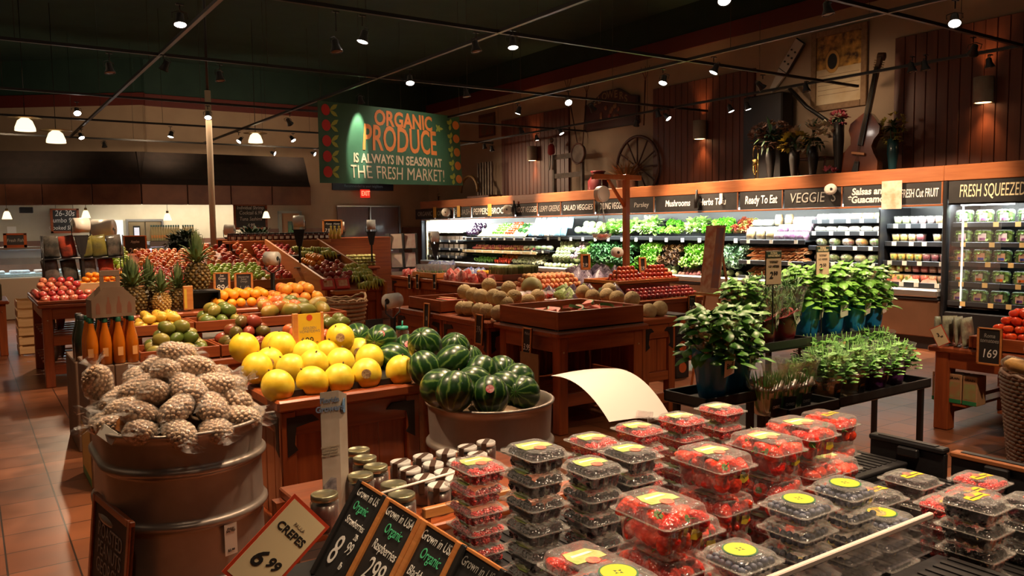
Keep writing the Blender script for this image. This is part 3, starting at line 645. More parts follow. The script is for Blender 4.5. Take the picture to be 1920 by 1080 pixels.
for (t, x, y, z0, n_, lk, where) in STACKS:
    h = DIM[t][2]
    for k in range(n_):
        pos = 'top' if k == n_ - 1 else ('bottom' if k == 0 else ORD[k] + ' from below')
        clamshell(t, x + j(.003), y + j(.003), z0 + k * (h + .0008), '%s box, %s of stack %s' % (({'strawberry': 'strawberry', 'blackberry': 'blackberry', 'raspberry': 'raspberry', 'blueberry': 'blueberry'})[NAME[t]], pos.replace(' from below', ' up'), where), 'boxed %s stacks' % NAME[t], lk, top=(k == n_ - 1), rz=rd(j(1.5)),
                  showlab=True, lab_off={'leaf': (-.004, .004), 'disc': (0, 0), 'tag': (.002, 0)}[lk], sticker=(t == 'SB' and x < 1.9))
def emit_berries():
    for t, lst in REG.items():
        me = {'SB': M_STR, 'BB': M_BLK, 'RB': M_RAS, 'BL': M_BLU}[t]
        lst.sort(key=lambda q: (not q[2], (q[0] - EYE).length))
        cap = 300
        for i, (p, r, tp) in enumerate(lst[:cap]):
            o = tag(put(NAME[t], me, None, p, r, (1.04 if t == 'SB' else 1) + j(.12)), {'strawberry': 'red strawberry inside a clear plastic box', 'blackberry': 'glossy blackberry inside a clear plastic box', 'raspberry': 'pinkish red raspberry inside a clear plastic box', 'blueberry': 'dusty dark blueberry inside a clear plastic box'}[NAME[t]], 'berry', '%s packed in clear boxes' % {'SB': 'strawberries', 'BB': 'blackberries', 'RB': 'raspberries', 'BL': 'blueberries'}[t])
            if t == 'SB' and (tp or i % 2): put('calyx', M_CAL, o)
        if lst[cap:]:
            bm = bmesh.new()
            for p, r, tp in lst[cap:]:
                tmp = bmesh.new(); tmp.from_mesh(me); bmesh.ops.transform(tmp, matrix=Matrix.Translation(p) @ Euler(r).to_matrix().to_4x4(), verts=tmp.verts)
                m2 = bpy.data.meshes.new('t'); tmp.to_mesh(m2); tmp.free(); bm.from_mesh(m2); bpy.data.meshes.remove(m2)
            mm = bpy.data.meshes.new('packed_berries'); bm.to_mesh(mm); bm.free()
            for m_ in me.materials: mm.materials.append(m_)
            nm = {'SB': 'strawberries', 'BB': 'blackberries', 'RB': 'raspberries', 'BL': 'blueberries'}[t]
            tag(put('packed_' + nm, mm), 'mass of %s deeper in the stacked clear boxes' % nm, 'berries', None, 'stuff')
emit_berries()
# ---- chalk price boards leaning along the side of the table
def big_board(y0, y1, lines, label, dark=True):
    yc, w_ = (y0 + y1) / 2, y0 - y1
    t = thing('chalk_price_board', label, 'sign', (.665, yc, .752), rot=(0, 0, 0))
    M = Matrix.Translation((.665, yc, .752)) @ Matrix.Rotation(rd(-90), 4, 'Z') @ Matrix.Rotation(rd(-33), 4, 'X'); t.matrix_world = M; H_ = .245
    MB().bb(-w_ / 2 + .002, w_ / 2 - .002, 0, .012, 0, H_).bd('board', SLATE, t)
    for a_ in (-w_ / 2, w_ / 2 - .018): MB().bb(a_, a_ + .018, -.008, .014, -.002, H_ + .003, .002).bd('side_strip', BLKPL if dark else LX, t)
    q = MB(); q.bb(-w_ / 2 + .018, w_ / 2 - .018, -.004, .014, H_ - .004, H_ + .003, .001); q.bd('top_edge', LX, t)
    for (s_, dx, dz, sz, mt) in lines: text(s_, t, (dx, -.0012, dz), FRONT, sz, mt, sx=.75, shear=.2, ext=.0004)
    return t
P4 = [(1.875, 1.712, [('Grown in US', -.005, .222, .030, CHALK), ('Organic', -.01, .190, .033, CHGRN), ('Strawberries', 0, .153, .027, CHALK), ('2lb', .035, .128, .022, CHALK), ('8', -.03, .075, .105, CHALK), ('99', .03, .098, .043, CHALK), ('lb', .03, .055, .026, CHALK)], 'black chalk board pricing organic strawberries at 8.99', True),
      (1.71, 1.528, [('Grown in USA', -.005, .222, .030, CHALK), ('Organic', 0, .188, .034, CHGRN), ('Raspberries', 0, .145, .032, CHALK), ('299', 0, .092, .075, CHALK), ('ea', .03, .04, .026, CHALK)], 'chalk board with orange wood edges pricing raspberries at 2.99', False),
      (1.526, 1.362, [('Grown in USA', 0, .222, .030, CHALK), ('Organic', .0, .188, .034, CHGRN), ('Blackberries', 0, .145, .030, CHALK), ('399', 0, .09, .07, CHALK)], 'chalk board reading organic blackberries, third from the jars', False),
      (1.36, 1.20, [('Grown in USA', 0, .222, .028, CHDIM), ('Blueberries', 0, .18, .028, CHDIM)], 'plain dark chalk board without orange edges at the picture bottom', True)]
for a, b, L_, lab, dk in P4: big_board(a, b, L_, lab, dk)
MB().bb(0, .16, -.35, .36, 0, .006)
t = tag(MB().bb(.60, .845, 1.10, 1.95, .736, .751, .003).bd('sign_ledge', BLACK), 'black ledge the chalk price boards stand on', 'ledge')
for y in (1.2, 1.85): MB().bb(.66, .69, y - .015, y + .015, 0, .736).bd('ledge_leg', BLACK, t)
# ---- crepes price card
t = thing('price_card', 'cream card with red border reading CREPES 6.99, tilted on its clip', 'sign', (.5525, 1.74, .895)); t.matrix_world = Matrix.Translation((.54, 1.74, .888)) @ Matrix.Rotation(rd(50), 4, 'Y') @ Matrix.Rotation(rd(0), 4, 'X')
MB().prism([(-.062, -.108), (.062, -.108), (.062, .108), (-.062, .108)], -.001, .001, Matrix.Rotation(rd(90), 4, 'X')).bd('border', pm('red_border', (.55, .055, .02), .4), t)
MB().prism([(-.054, -.100), (.054, -.100), (.054, .100), (-.054, .100)], .0005, .0018, Matrix.Rotation(rd(90), 4, 'X')).bd('card_face', CREAM, t)
text('PAULA', t, (.005, -.0022, .062), FRONT, .011, pm('grey_ink', (.3, .24, .16), .6)); text('CREPES', t, (0, -.0022, .040), FRONT, .026, INK, bold=.0006)
text('6', t, (-.022, -.0022, -.040), FRONT, .058, INK, bold=.0012, shear=.2); text('99', t, (.018, -.0022, -.032), FRONT, .034, INK, bold=.0008, shear=.2)
MB().tube([(0, .006, -.02), (.05, .012, -.05), (.10, .012, -.09)], .003).bd('clip_arm', BLACK, t)
# ---- jars: cap, glass, contents
JG = film('jar_glass', (.95, .95, .9), .05, .04, .05, 8, clear=.97)
def jar(name, r, h, capm, content, band=None):
    t = thing(name, '', 'jar')
    MB().lathe([(r * .9, .001), (r, .006), (r, h * .78), (r * .86, h * .86)], 20, cap1=False).bd('glass', JG, t)
    MB().lathe([(r * .88, .004), (r * .95, .01), (r * .95, h * .74), (.001, h * .75)], 18, cap1=False).bd('contents', content, t)
    q = MB(); q.lathe([(r * .93, h * .85), (r * .95, h * .86), (r * .95, h * .985), (r * .90, h), (r * .80, h * 1.0), (r * .78, h * .99), (.001, h * .99)], 22, cap0=True, cap1=False); q.bd('lid', capm, t)
    if band: q = MB(); q.bb(-r * .97, r * .97, -.009, .009, h * .998, h * 1.006); q.bb(-r - .0012, -r + .002, -.009, .009, h * .5, h * 1.004); q.bb(r - .002, r + .0012, -.009, .009, h * .5, h * 1.004); q.bd('paper_band', band, t)
    return t
GOLD = pm('brass_lid', (.50, .47, .30), .3, .9); WLID = pm('white_lid', (.66, .64, .60), .4); BAND = pm('brown_band', (.07, .03, .015), .5); JAM = pm('dark_jam', (.055, .010, .006), .3, coat=.5)
jg = jar('preserve_jar', .040, .11, GOLD, JAM); jw = jar('spread_jar', .036, .085, WLID, JAM, BAND)
# stepped wooden jar stand behind the boards
t = thing('jar_stand', 'low wooden shelf with orange front edge holding lidded jars', 'shelf', (1.13, 2.14, 0))
MB().bb(-.32, .50, -.16, .44, .72, .75, .005).bd('shelf_board', WX, t); MB().bb(-.13, .30, -.23, -.212, .80, .83, .003).bd('front_rail', LX, t); MB().cyl((-.25, -.19, .885), (.06, -.135, .885), .004, n=6).bd('glass_rim', PAPER, t)
for sx in (-.33, .43): MB().bb(sx - .02, sx + .02, -.16, -.11, 0, .72).bd('leg', WZ, t); MB().bb(sx - .02, sx + .02, .37, .42, 0, .72).bd('leg', WZ, t)
for sx in (-.12, .28): MB().bb(sx - .01, sx + .01, -.228, -.2125, .69, .80).bd('rail_post', WZ, t)
for i, (u, v, lab) in enumerate(((672, 842, 'gold-lidded jar farthest behind the folded brochure'), (684, 857, 'gold-lidded jar, second behind the brochure'), (704, 873, 'gold-lidded jar, largest looking, beside the white lids'), (676, 889, 'gold-lidded jar peeking out beside the brochure'), (753, 925, 'gold-lidded jar seen just behind the orange rail'), (738, 906, 'gold-lidded jar below the pale rim'), (608, 925, 'gold-lidded jar half hidden on the crepes card side'))):
    o = jg if i == 0 else dup(jg); p = at_z(u, v, .86); o.location = (p.x, p.y, .7505); o.rotation_euler = (0, 0, i); o['label'] = lab; o['group'] = 'gold-lidded preserve jars'
WJ = [(751, 864), (793, 854), (769, 878), (812, 868), (836, 846), (796, 893), (823, 908), (834, 883), (876, 836), (911, 827), (860, 862), (895, 850), (855, 896)]
for i, (u, v) in enumerate(WJ):
    o = jw if i == 0 else dup(jw); p = at_z(u, v, .836); o.location = (p.x, p.y, .7505); o.rotation_euler = (0, 0, RNG.uniform(.3, 1.1)); o['label'] = 'white-lidded jar with a dark paper band among the rows behind the raspberries'; o['group'] = 'white-lidded jars with bands'
# brochure standee
t = thing('brochure_holder', 'tall folded brochure about produce growers standing among the jars', 'brochure', (.87, 2.22, .7505), rd(8))
q = MB(); q.loft([[Ve((-.045, -.002, 0)), Ve((.012, -.008, 0)), Ve((.050, .012, 0)), Ve((.050, .014, 0)), Ve((.012, -.006, 0)), Ve((-.045, 0, 0))], [Ve((-.045, -.002, .375)), Ve((.012, -.008, .375)), Ve((.050, .012, .355)), Ve((.050, .014, .355)), Ve((.012, -.006, .375)), Ve((-.045, 0, .375))]], sm=False)
q.bd('folded_sheet', pm('brochure_paper', (.32, .26, .20), .45, col2=(.37, .31, .25), scale=20), t)
MB().prism([(-.043, 0), (.010, 0), (.010, .11), (-.02, .12), (-.043, .10)], .003, .0035, Matrix.Translation((0, -.003, .0)) @ Matrix.Rotation(rd(90), 4, 'X')).bd('photo_panel', pm('grey_photo', (.05, .05, .06), .5, col2=(.22, .2, .2), scale=50), t)
text('Florida', t, (-.018, -.0072, .350), (rd(90), 0, rd(-6)), .022, pm('blue_grey_ink', (.12, .16, .24), .6), bold=.0006); text('Growers', t, (-.018, -.0072, .325), (rd(90), 0, rd(-6)), .024, MATS['blue_grey_ink'], bold=.0008)
text('citrus growers\nof the south\nhand picked\nfresh produce', t, (-.02, -.0072, .20), (rd(90), 0, rd(-6)), .010, MATS['grey_ink'])
MB().cyl((.036, .0035, .325), (.037, .0025, .325), .022, n=20).bd('round_badge', pm('blue_badge', (.10, .22, .38), .5), t)
# ---- white curled sheet on a clip at the back of the raspberries
t = thing('paper_sheet', 'blank white curled sheet held by a clear clip behind the raspberries', 'paper', (1.90, 2.05, .955)); t.scale = (.86, .86, .86)
q = MB(); rings = []
for i in range(13):
    s_ = i / 12; x0 = -.36 + .02 * s_; row = []
    for k in range(9):
        u_ = k / 8; row.append(Ve((-.34 + .36 * u_ + .16 * s_, .10 - .16 * s_ + .02 * u_, .165 - .015 * u_ - .175 * s_ ** 2.2 + .01 * sin(u_ * 3) - .03 * u_ * s_)))
    rings.append(row)
q.loft([r_ for r_ in rings], close=False); q.loft([[p - Ve((0, .001, .0015)) for p in r_] for r_ in rings][::-1], close=False)
q.bd('sheet', pm('white_sheet', (.70, .65, .60), .5), t)
MB().tube([(.03, -.06, -.02), (.03, -.055, -.10), (.04, -.05, -.19)], .004).bd('clip_stem', ACR, t); MB().box((.0, -.068, -.008), (.09, .012, .03), Matrix.Rotation(.2, 3, 'Y'), .003).bd('clip', ACR, t)
t = tag(MB().bb(1.86, 2.02, 1.92, 2.08, .0, .75, .01).bd('clip_pedestal', BLACK), 'black pedestal under the clip of the white sheet', 'stand')
# ================================================================ peanut barrel, honeydew cabinet, watermelon barrel
GALV = pm('galvanized_steel', (.30, .25, .215), .36, .55, col2=(.40, .34, .295), scale=5, detail=5, bump=.05, bscale=30)
def stadium(rx, ly, z, off=0, n=16):
    P = []
    for i in range(n + 1): a = pi + pi * i / n; P.append(Ve(((rx + off) * cos(a), -ly / 2 + (rx + off) * sin(a), z)))
    for i in range(n + 1): a = pi * i / n; P.append(Ve(((rx + off) * cos(a), ly / 2 + (rx + off) * sin(a), z)))
    return P
def tank(label, x, y, rx, ly, h, ribs, loc=None, n=20):
    t = thing('galvanized_tub', label, 'tub', (x, y, 0))
    prof = [(0, -.03), (.01, -.012), (.06, -.008)]
    def rib(z): return [(z - .030, -.012), (z - .020, -.010), (z - .014, .002), (z - .006, .010), (z + .006, .010), (z + .014, .002), (z + .020, -.006), (z + .030, -.008)]
    z = .06
    for zr in ribs: prof += rib(zr)
    prof += [(h - .045, -.002), (h - .02, .0), (h - .016, .010), (h - .004, .012), (h, .004), (h - .003, -.008), (h - .05, -.012), (h - .12, -.02)]
    q = MB(); q.loft([stadium(rx, ly, zz, o, n) for zz, o in prof], cap0=True, cap1=True); q.bd('tub_body', GALV, t)
    return t
b1 = tank('tall oval galvanized tub heaped with bagged nuts', .735, 3.77, .328, .30, .80, [.17, .42, .64])
a_ = .30; sx_, sy_ = .334 * sin(a_), -.15 - .334 * cos(a_); b1s = MB().bb(-.028, .028, -.001, .001, .27, .40).bd('price_sticker', PAPER, b1, (sx_, sy_, 0), (0, 0, a_))
text('FRESH\nSALTED', b1s, (0, -.002, .375), FRONT, .012, INK); text('$2.99', b1s, (0, -.002, .29), FRONT, .014, INK)
# nut bags
NUTM = pm('nuts_in_shell', (.56, .37, .24), .6, col2=(.76, .58, .42), scale=26, bump=0, rnd=.2)
def nut_bag(seed):
    rr = random.Random(seed); q = MB(); L_, R_ = .185, .056
    n_ = 135
    for i in range(n_):
        z = 1 - 2 * (i + .5) / n_; a = i * 2.39996; s_ = (1 - abs(z) ** 2.4) ** .5
        c = Ve((R_ * s_ * cos(a) * (1 + rr.uniform(-.06, .06)), R_ * .78 * s_ * sin(a), L_ * .46 * z))
        q.sph(c, (.0112, .0088, .0088), 6, 4, Euler((rr.uniform(0, 3), rr.uniform(0, 3), 0)).to_matrix())
    q.lathe([(max(.001, R_ * .80 * (1 - abs(t_) ** 2.4) ** .5), L_ * .44 * t_) for t_ in [-1 + .2 * k for k in range(11)]], 12)
    nut = q.mesh('nuts', NUTM)
    f = MB(); rings = []
    for k in range(15):
        t_ = -1 + k / 7 * 1.0; t_ = -1 + 2 * k / 14
        r = R_ * 1.16 * max(.10, (1 - abs(t_) ** 3)) ** .5; z = L_ * .52 * t_
        rings.append([Ve((r * cos(2 * pi * i / 16) * (1 + rr.uniform(-.07, .07)), r * .8 * sin(2 * pi * i / 16) * (1 + rr.uniform(-.07, .07)), z + rr.uniform(-.002, .002))) for i in range(16)])
    for t_, r in ((.56, .012), (.62, .022), (.72, .035), (.80, .045)):
        rings.append([Ve((r * cos(2 * pi * i / 16) * (1 + .35 * sin(i * 2.7 + seed)), r * .5 * sin(2 * pi * i / 16), L_ * t_ + .006 * sin(i * 1.9))) for i in range(16)])
    f.loft(rings, cap1=False); fm = f.mesh('bag_film', FILMM)
    return nut, fm
BAGS = [nut_bag(s_) for s_ in (3, 5)]
def put_bag(p, rot, label, sc=1):
    n_, f_ = BAGS[RNG.randrange(2)]; t = thing('nut_bag', label, 'bag of nuts', p, 0, 'bags of nuts in the tub', rot=rot); t.scale = (sc, sc, sc)
    tag(put('nuts', n_, t), None, None, None, 'stuff'); put('bag_film', f_, t); return t
cnt = 0
tiers = [(.79, 0, [(-.20, -.40), (-.07, -.47), (.07, -.46), (.20, -.34), (-.25, -.22), (.25, -.16), (-.26, -.02), (.26, .02), (-.24, .18), (.25, .2), (-.2, .36), (.2, .36)]),
         (.86, 0, [(-.19, -.30), (-.06, -.36), (.08, -.35), (.19, -.22), (-.21, -.12), (.21, -.04), (-.21, .06), (.2, .14), (-.18, .24), (.18, .3), (-.05, .36), (.08, .38)]),
         (.93, 0, [(-.12, -.20), (.01, -.25), (.13, -.18), (-.14, -.02), (.15, 0), (-.12, .15), (.13, .18), (0, .28), (.0, -.1)]),
         (.995, 0, [(-.05, -.10), (.07, -.06), (-.04, .08), (.07, .12)]), (1.05, 0, [(.02, .02)])]
for ti, (z, _, pts) in enumerate(tiers):
    for (x, y) in pts:
        p = (.735 + x, 3.77 + y * .9, z + j(.012))
        out = math.atan2(y, x)
        put_bag(p, (rd(90) + j(.45), j(.4), out + rd(90) + j(.7)), 'clear bag of nuts in shells heaped in the galvanized tub', 1 + j(.06)); cnt += 1
put_bag((.45, 3.95, .93), (.5, -.3, .2), 'clear bag of nuts in shells heaped in the galvanized tub', 1)
# hidden core that carries the heap
tag(MB().lathe([(.24, .60), (.24, .78), (.12, .84), (.01, .86)], 16, (.735, 3.77, 0)).bd('tub_liner', pm('kraft_liner', (.25, .16, .09), .8)), 'brown paper liner under the heap of nut bags', 'liner')
t = thing('tub_sign', 'small wood-framed card clipped to the rim of the nut tub', 'sign', (.465, 3.50, .80), rot=(rd(-25), rd(22), rd(-60)))
MB().bb(-.035, .035, -.004, .004, 0, .13, .002).bd('wood_back', LX, t); MB().bb(-.06, .03, -.03, -.026, -.05, .0).bd('price_tag', PAPER, t)
t = thing('leaning_chalkboard', 'framed chalk board leaning on the near side of the nut tub', 'sign', (.395, 3.42, 0), rot=(rd(-6), 0, rd(-82)))
MB().bb(-.33, .16, -.006, .006, 0, .48).bd('slate', SLATE, t)
q = MB(); q.bb(-.33, -.30, -.014, .008, 0, .50, .003); q.bb(.13, .16, -.014, .008, 0, .50, .003); q.bb(-.30, .13, -.014, .008, .47, .50, .003); q.bd('frame', WX, t)
text('ROASTED\nPEANUTS\nGEORGIA', t, (-.085, -.008, .30), FRONT, .085, CHDIM, sx=.85)
# honeydew cabinet
hc = cabinet('reddish wood stall with iron corner brackets under the golden honeydews', 1.17, 1.90, 3.66, 4.45, .80)
HP = [] # (u, v, y) of each melon centre in the photograph and the depth row it lies in
for (u, v, y) in ((458, 652, 4.28), (529, 650, 4.30), (517, 649, 4.42), (482, 690, 4.10), (505, 680, 4.2), (521, 724, 3.76), (547, 692, 4.0), (575, 665, 4.22), (586, 717, 3.76), (588, 684, 3.98), (614, 665, 4.2), (635, 712, 3.76), (638, 681, 3.98), (672, 660, 4.22), (687, 701, 3.76), (693, 673, 4.0), (638, 633, 4.22), (751, 695, 3.74)):
    HP.append((u, v, y))
row = {}
for k, (u, v, y) in enumerate(HP):
    p = at_y(u, v, y); r = .078
    o = item('golden_honeydew', M_HON, p, 'smooth golden yellow honeydew melon piled on the wooden stall', 'melon', 'golden honeydew melons', (j(.5) + .2, j(.5), RNG.uniform(0, 6)), 1.0)
    if k in (13, 16, 14, 4):
        d = (EYE - p).normalized(); s_ = MB(); s_.cyl((0, 0, 0), (0, 0, .0012), .024, n=18, sm=False); so = s_.bd('sticker', pm('melon_sticker', (.50, .34, .16), .4, col2=(.20, .11, .06), scale=90), o)
        R_ = o.rotation_euler.to_matrix().inverted(); dl = R_ @ d
        so.location = dl * .0835; so.rotation_euler = dl.to_track_quat('Z', 'Y').to_euler()
q = MB(); q.bb(1.20, 1.87, 3.72, 4.42, .801, .83); tag(q.bd('melon_mat', BLKPL), 'black padded mat under the golden honeydews', 'mat')
q = MB(); q.loft([[Ve((x, 4.0, .83)), Ve((x, 4.4, .83)), Ve((x, 4.4, .89)), Ve((x, 4.2, .89))] for x in (1.22, 1.85)], sm=False); tag(q.bd('sloped_riser', BLKPL), 'black sloped riser under the upper honeydews', 'riser')
t = thing('price_sign', 'yellow sign in a wooden frame pricing golden honeydews at 1.99', 'sign', (1.535, 4.27, .90))
MB().bb(-.055, .075, -.003, .003, 0, .235).bd('card', pm('yellow_card', (.80, .52, .035), .5), t); q = MB(); q.bb(-.085, -.055, -.01, .012, -.02, .24, .003); q.bb(.075, .09, -.01, .012, -.02, .24, .003); q.bd('frame', LX, t)
MB().cyl((.01, -.0035, .212), (.01, -.0045, .212), .017, n=20).bd('round_logo', pm('sign_red', (.60, .06, .02), .5), t)
text('GOLDEN\nHONEYDEWS', t, (.01, -.004, .145), FRONT, .022, MATS['grey_ink'] if 'grey_ink' in MATS else INK, sx=.85); text('199', t, (-.005, -.004, .08), FRONT, .062, INK, sx=.8); text('ea', t, (.05, -.004, .075), FRONT, .014, INK)
MB().bb(.005, .015, -.002, .002, -.10, 0).bd('stake', BLACK, t)
# watermelons: round galvanized tub and the melons in it and behind it
b2 = tank('round galvanized tub full of small striped watermelons', 2.0, 3.14, .288, .02, .80, [.35, .60])
WMS = [(853, 734, 3.02), (919, 742, 2.98), (949, 729, 3.16), (980, 737, 3.10), (970, 712, 3.36), (826, 727, 3.12), (890, 722, 3.14), (797, 691, 3.45), (850, 680, 3.40), (901, 700, 3.30), (940, 696, 3.48), (797, 647, 3.62), (852, 655, 3.75), (715, 637, 4.10), (738, 672, 4.0), (765, 655, 4.1), (670, 632, 4.35), (748, 700, 3.95), (877, 678, 3.85), (765, 690, 4.0)]
for k, (u, v, y) in enumerate(WMS):
    p = at_y(u, v, y); s_ = .88
    o = item('mini_watermelon', M_WM, p, 'small round dark green striped watermelon in the heap by the tub', 'watermelon', 'mini watermelons', (RNG.uniform(.2, 1.6), j(.6), RNG.uniform(0, 6)), s_ * (1 + j(.04)))
    if k in (1, 13, 15):
        d = (EYE - p).normalized() + Ve((0, 0, .4)); d.normalize(); st = MB(); st.cyl((0, 0, 0), (0, 0, .0012), .022, n=16, sm=False); so = st.bd('sticker', pm('red_sticker', (.65, .03, .08), .4, col2=(.8, .5, .45), scale=80), o)
        dl = o.rotation_euler.to_matrix().inverted() @ d; so.location = dl * .101; so.rotation_euler = dl.to_track_quat('Z', 'Y').to_euler()
q = MB(); q.bb(1.93, 2.45, 3.62, 4.45, 0, .78, .01); tag(q.bd('melon_bin', WX), 'low wooden bin behind the round tub carrying the rear watermelons', 'bin')
tag(MB().lathe([(.26, .55), (.26, .72), (.1, .76), (.01, .77)], 16, (2.0, 3.14, 0)).bd('tub_liner', MATS['kraft_liner']), 'brown paper liner inside the watermelon tub', 'liner')
# roll stand with bag roll behind the watermelons and the glass jar with straw top
rs = at_y(736, 560, 5.3); bag_roll('white roll of produce bags lying on a black stand above the watermelons', (rs.x, rs.y, 0), rd(25), post=rs.z - .1, R_=.055, W_=.12, vee=False)
p = at_y(720, 625, 5.25); price_board('dark hanging price board below the white bag roll', (p.x - .12, 5.15, p.z - .12), 0, [('4', .6, .06, CHDIM)], .13, .24, 0, False)
p = at_y(754, 632, 4.35)
t = thing('drinking_jar', 'clear mason jar with green lid standing among the watermelons', 'jar', (p.x, 4.35, .80)); z_ = p.z - .80
MB().lathe([(.040, 0), (.042, .01), (.042, z_ + .03), (.034, z_ + .045)], 18, cap1=False).bd('glass', JG, t); MB().lathe([(.037, z_ + .045), (.037, z_ + .066), (.01, z_ + .068)], 16).bd('lid', pm('green_lid', (.03, .30, .20), .4), t)
MB().tube([(0, 0, z_ + .06), (.004, 0, z_ + .10)], .005).bd('straw_stub', MATS['green_lid'], t)
# ================================================================ refrigerated produce case along the right wall
CBODY = pm('case_bumper_steel', (.42, .37, .33), .35, .8, col2=(.5, .45, .4), scale=4, stretch=(1, .1, 8)); CBROWN = pm('case_lower_panel', (.17, .085, .048), .4, .4, col2=(.21, .105, .06), scale=3)
CBLK = pm('case_black', (.012, .012, .014), .4); CWHITE = pm('case_white', (.72, .74, .70), .4); CSHELF = pm('case_shelf', (.06, .065, .075), .35, .5)
CORN = wood('cornice_wood', (.27, .085, .030), (.34, .12, .045), axis=1); TUBE = pm('fluorescent_tube', (1, 1, 1), .5, emit=(.93, 1.0, .93), estr=9)
XF = 9.92
case = thing('refrigerated_case', 'long open refrigerated produce case under the chalk header boards', 'refrigerated case', (0, 0, 0))
Y0, Y1 = 5.16, 18.75
MB().bb(XF, XF + .02, Y0, Y1, 0.0, .16).bd('kick_plate', CBLK, case)
MB().bb(XF - .05, XF + .02, Y0, Y1, .16, .62, .01).bd('lower_panel', CBROWN, case)
MB().bb(XF - .09, XF + .10, Y0, Y1, .66, .76, .02).bd('steel_bumper', CBODY, case); MB().bb(XF - .07, XF + .02, Y0, Y1, .622, .655, .01).bd('dark_trim', CBLK, case)
MB().bb(XF + .10, 10.76, Y0, Y1, .60, .68).bd('bottom_deck', CBLK, case)
MB().bb(10.70, 10.78, Y0, 16.9, .68, 2.1).bd('black_back', CBLK, case); MB().bb(10.70, 10.78, 16.9, Y1, .68, 2.1).bd('white_back', CWHITE, case)
MB().bb(XF, 10.79, Y0 - .85, Y1 + .05, 2.06, 2.10).bd('canopy_roof', CBLK, case)
MB().bb(XF - .02, XF + .05, Y0 + .0, Y1 + .05, 2.09, 2.28, .008).bd('cornice', CORN, case); MB().bb(XF - .02, XF + .05, 2.6, Y0 - .001, 2.09, 2.28, .008).bd('cornice', CORN, case)
MB().bb(XF - .02, XF + .03, Y0, Y1 + .05, 1.79, 1.815, .003).bd('header_rail', CORN, case)
for k in range(5):
    y = 6.2 + k * 2.7; MB().cyl((10.06, y - 1.2, 1.84), (10.06, y + 1.2, 1.84), .016, n=8).bd('fluorescent_tube', TUBE, case)
MB().bb(XF - .02, 10.78, Y1, Y1 + .05, 0, 2.06, .01).bd('end_panel', CBLK, case)
MB().bb(10.3, 10.34, Y1 - .06, Y1 - .03, .7, 1.8).bd('end_light_strip', TUBE, case)
MB().bb(XF - .03, 10.78, Y0 - .05, Y0, 0, 2.09, .01).bd('dividing_panel', CBLK, case)
MB().tube([(9.97, 18.45, 1.78), (9.90, 17.9, .80)], .012).bd('curtain_rod', CWHITE, case)
# header chalk boards (each its own sign)
def hdr(y0, y1, s_, size, mt, label, bold=.0, sx=.8, z=1.955, x=XF - .012):
    yc = (y0 + y1) / 2; t = thing('header_board', label, 'sign', (x, yc, 1.82)); w_ = abs(y0 - y1)
    MB().bb(-.006, .006, -w_ / 2 + .006, w_ / 2 - .006, 0, .265).bd('slate', SLATE, t)
    MB().bb(-.012, .008, -w_ / 2, -w_ / 2 + .014, 0, .268).bd('divider', CORN, t)
    if s_: text(s_, t, (-.0085, 0, z - 1.82), LEFTW, size, mt, bold=bold, sx=sx, shear=.12)
    return t
def yx(u, v=400): return at_x(u, v, XF).y
U = [(1230, 1385, 'Mushrooms      Herbs Tofu', .15, CHALK, 'chalk header board lettered Mushrooms, Herbs and Tofu', .002), (1388, 1469, 'Ready To Eat', .17, CHALK, 'chalk header board lettered Ready To Eat', .003), (1471, 1580, 'VEGGIE  S', .20, pm('chalk_grey', (.5, .5, .46), .8), 'chalk header board lettered VEGGIE in tall thin letters', .0), (1582, 1680, 'Salsas and\n*Guacamole', .125, CHALK, 'chalk header board lettered Salsas and Guacamole', .004), (1682, 1768, 'FRESH Cut FRUIT', .15, CHALK, 'chalk header board lettered FRESH Cut FRUIT', .001),
     (1180, 1228, 'Parsley', .12, CHDIM, 'worn chalk header board beside the scale post', 0), (1118, 1178, 'BOILING VEGGIES', .17, CHALK, 'chalk header board lettered BOILING VEGGIES', 0), (1055, 1116, 'SALAD VEGGIES', .15, CHALK, 'chalk header board lettered SALAD VEGGIES', 0), (1011, 1053, 'LEAFY GREENS', .17, CHDIM, 'dim chalk header board lettered LEAFY GREENS', 0), (968, 1009, 'ROOT VEGGIES', .17, CHALK, 'chalk header board lettered ROOT VEGGIES', 0), (922, 966, 'BROCCOLI', .19, CHALK, 'chalk header board lettered BROCCOLI', .003), (886, 920, 'PEPPERS', .20, CHALK, 'chalk header board lettered PEPPERS', .003), (853, 884, 'SQUASH', .18, CHDIM, 'dim chalk header board lettered SQUASH', 0), (818, 851, 'ONIONS', .17, CHDIM, 'dim chalk header board lettered ONIONS', 0), (780, 816, 'ORGANIC', .16, CHDIM, 'dim chalk header board lettered ORGANIC at the far end', 0)]
for u0, u1, s_, sz, mt, lab, bo in U:
    ya, yb = yx(u0), yx(u1); w_ = abs(ya - yb)
    if len(s_) > 3:
        ln = max(len(a) for a in s_.split('\n')); sx = min(1.1, (w_ * .92) / (ln * sz * .56))
    hdr(ya, yb, s_, sz, mt, lab, bo, sx)
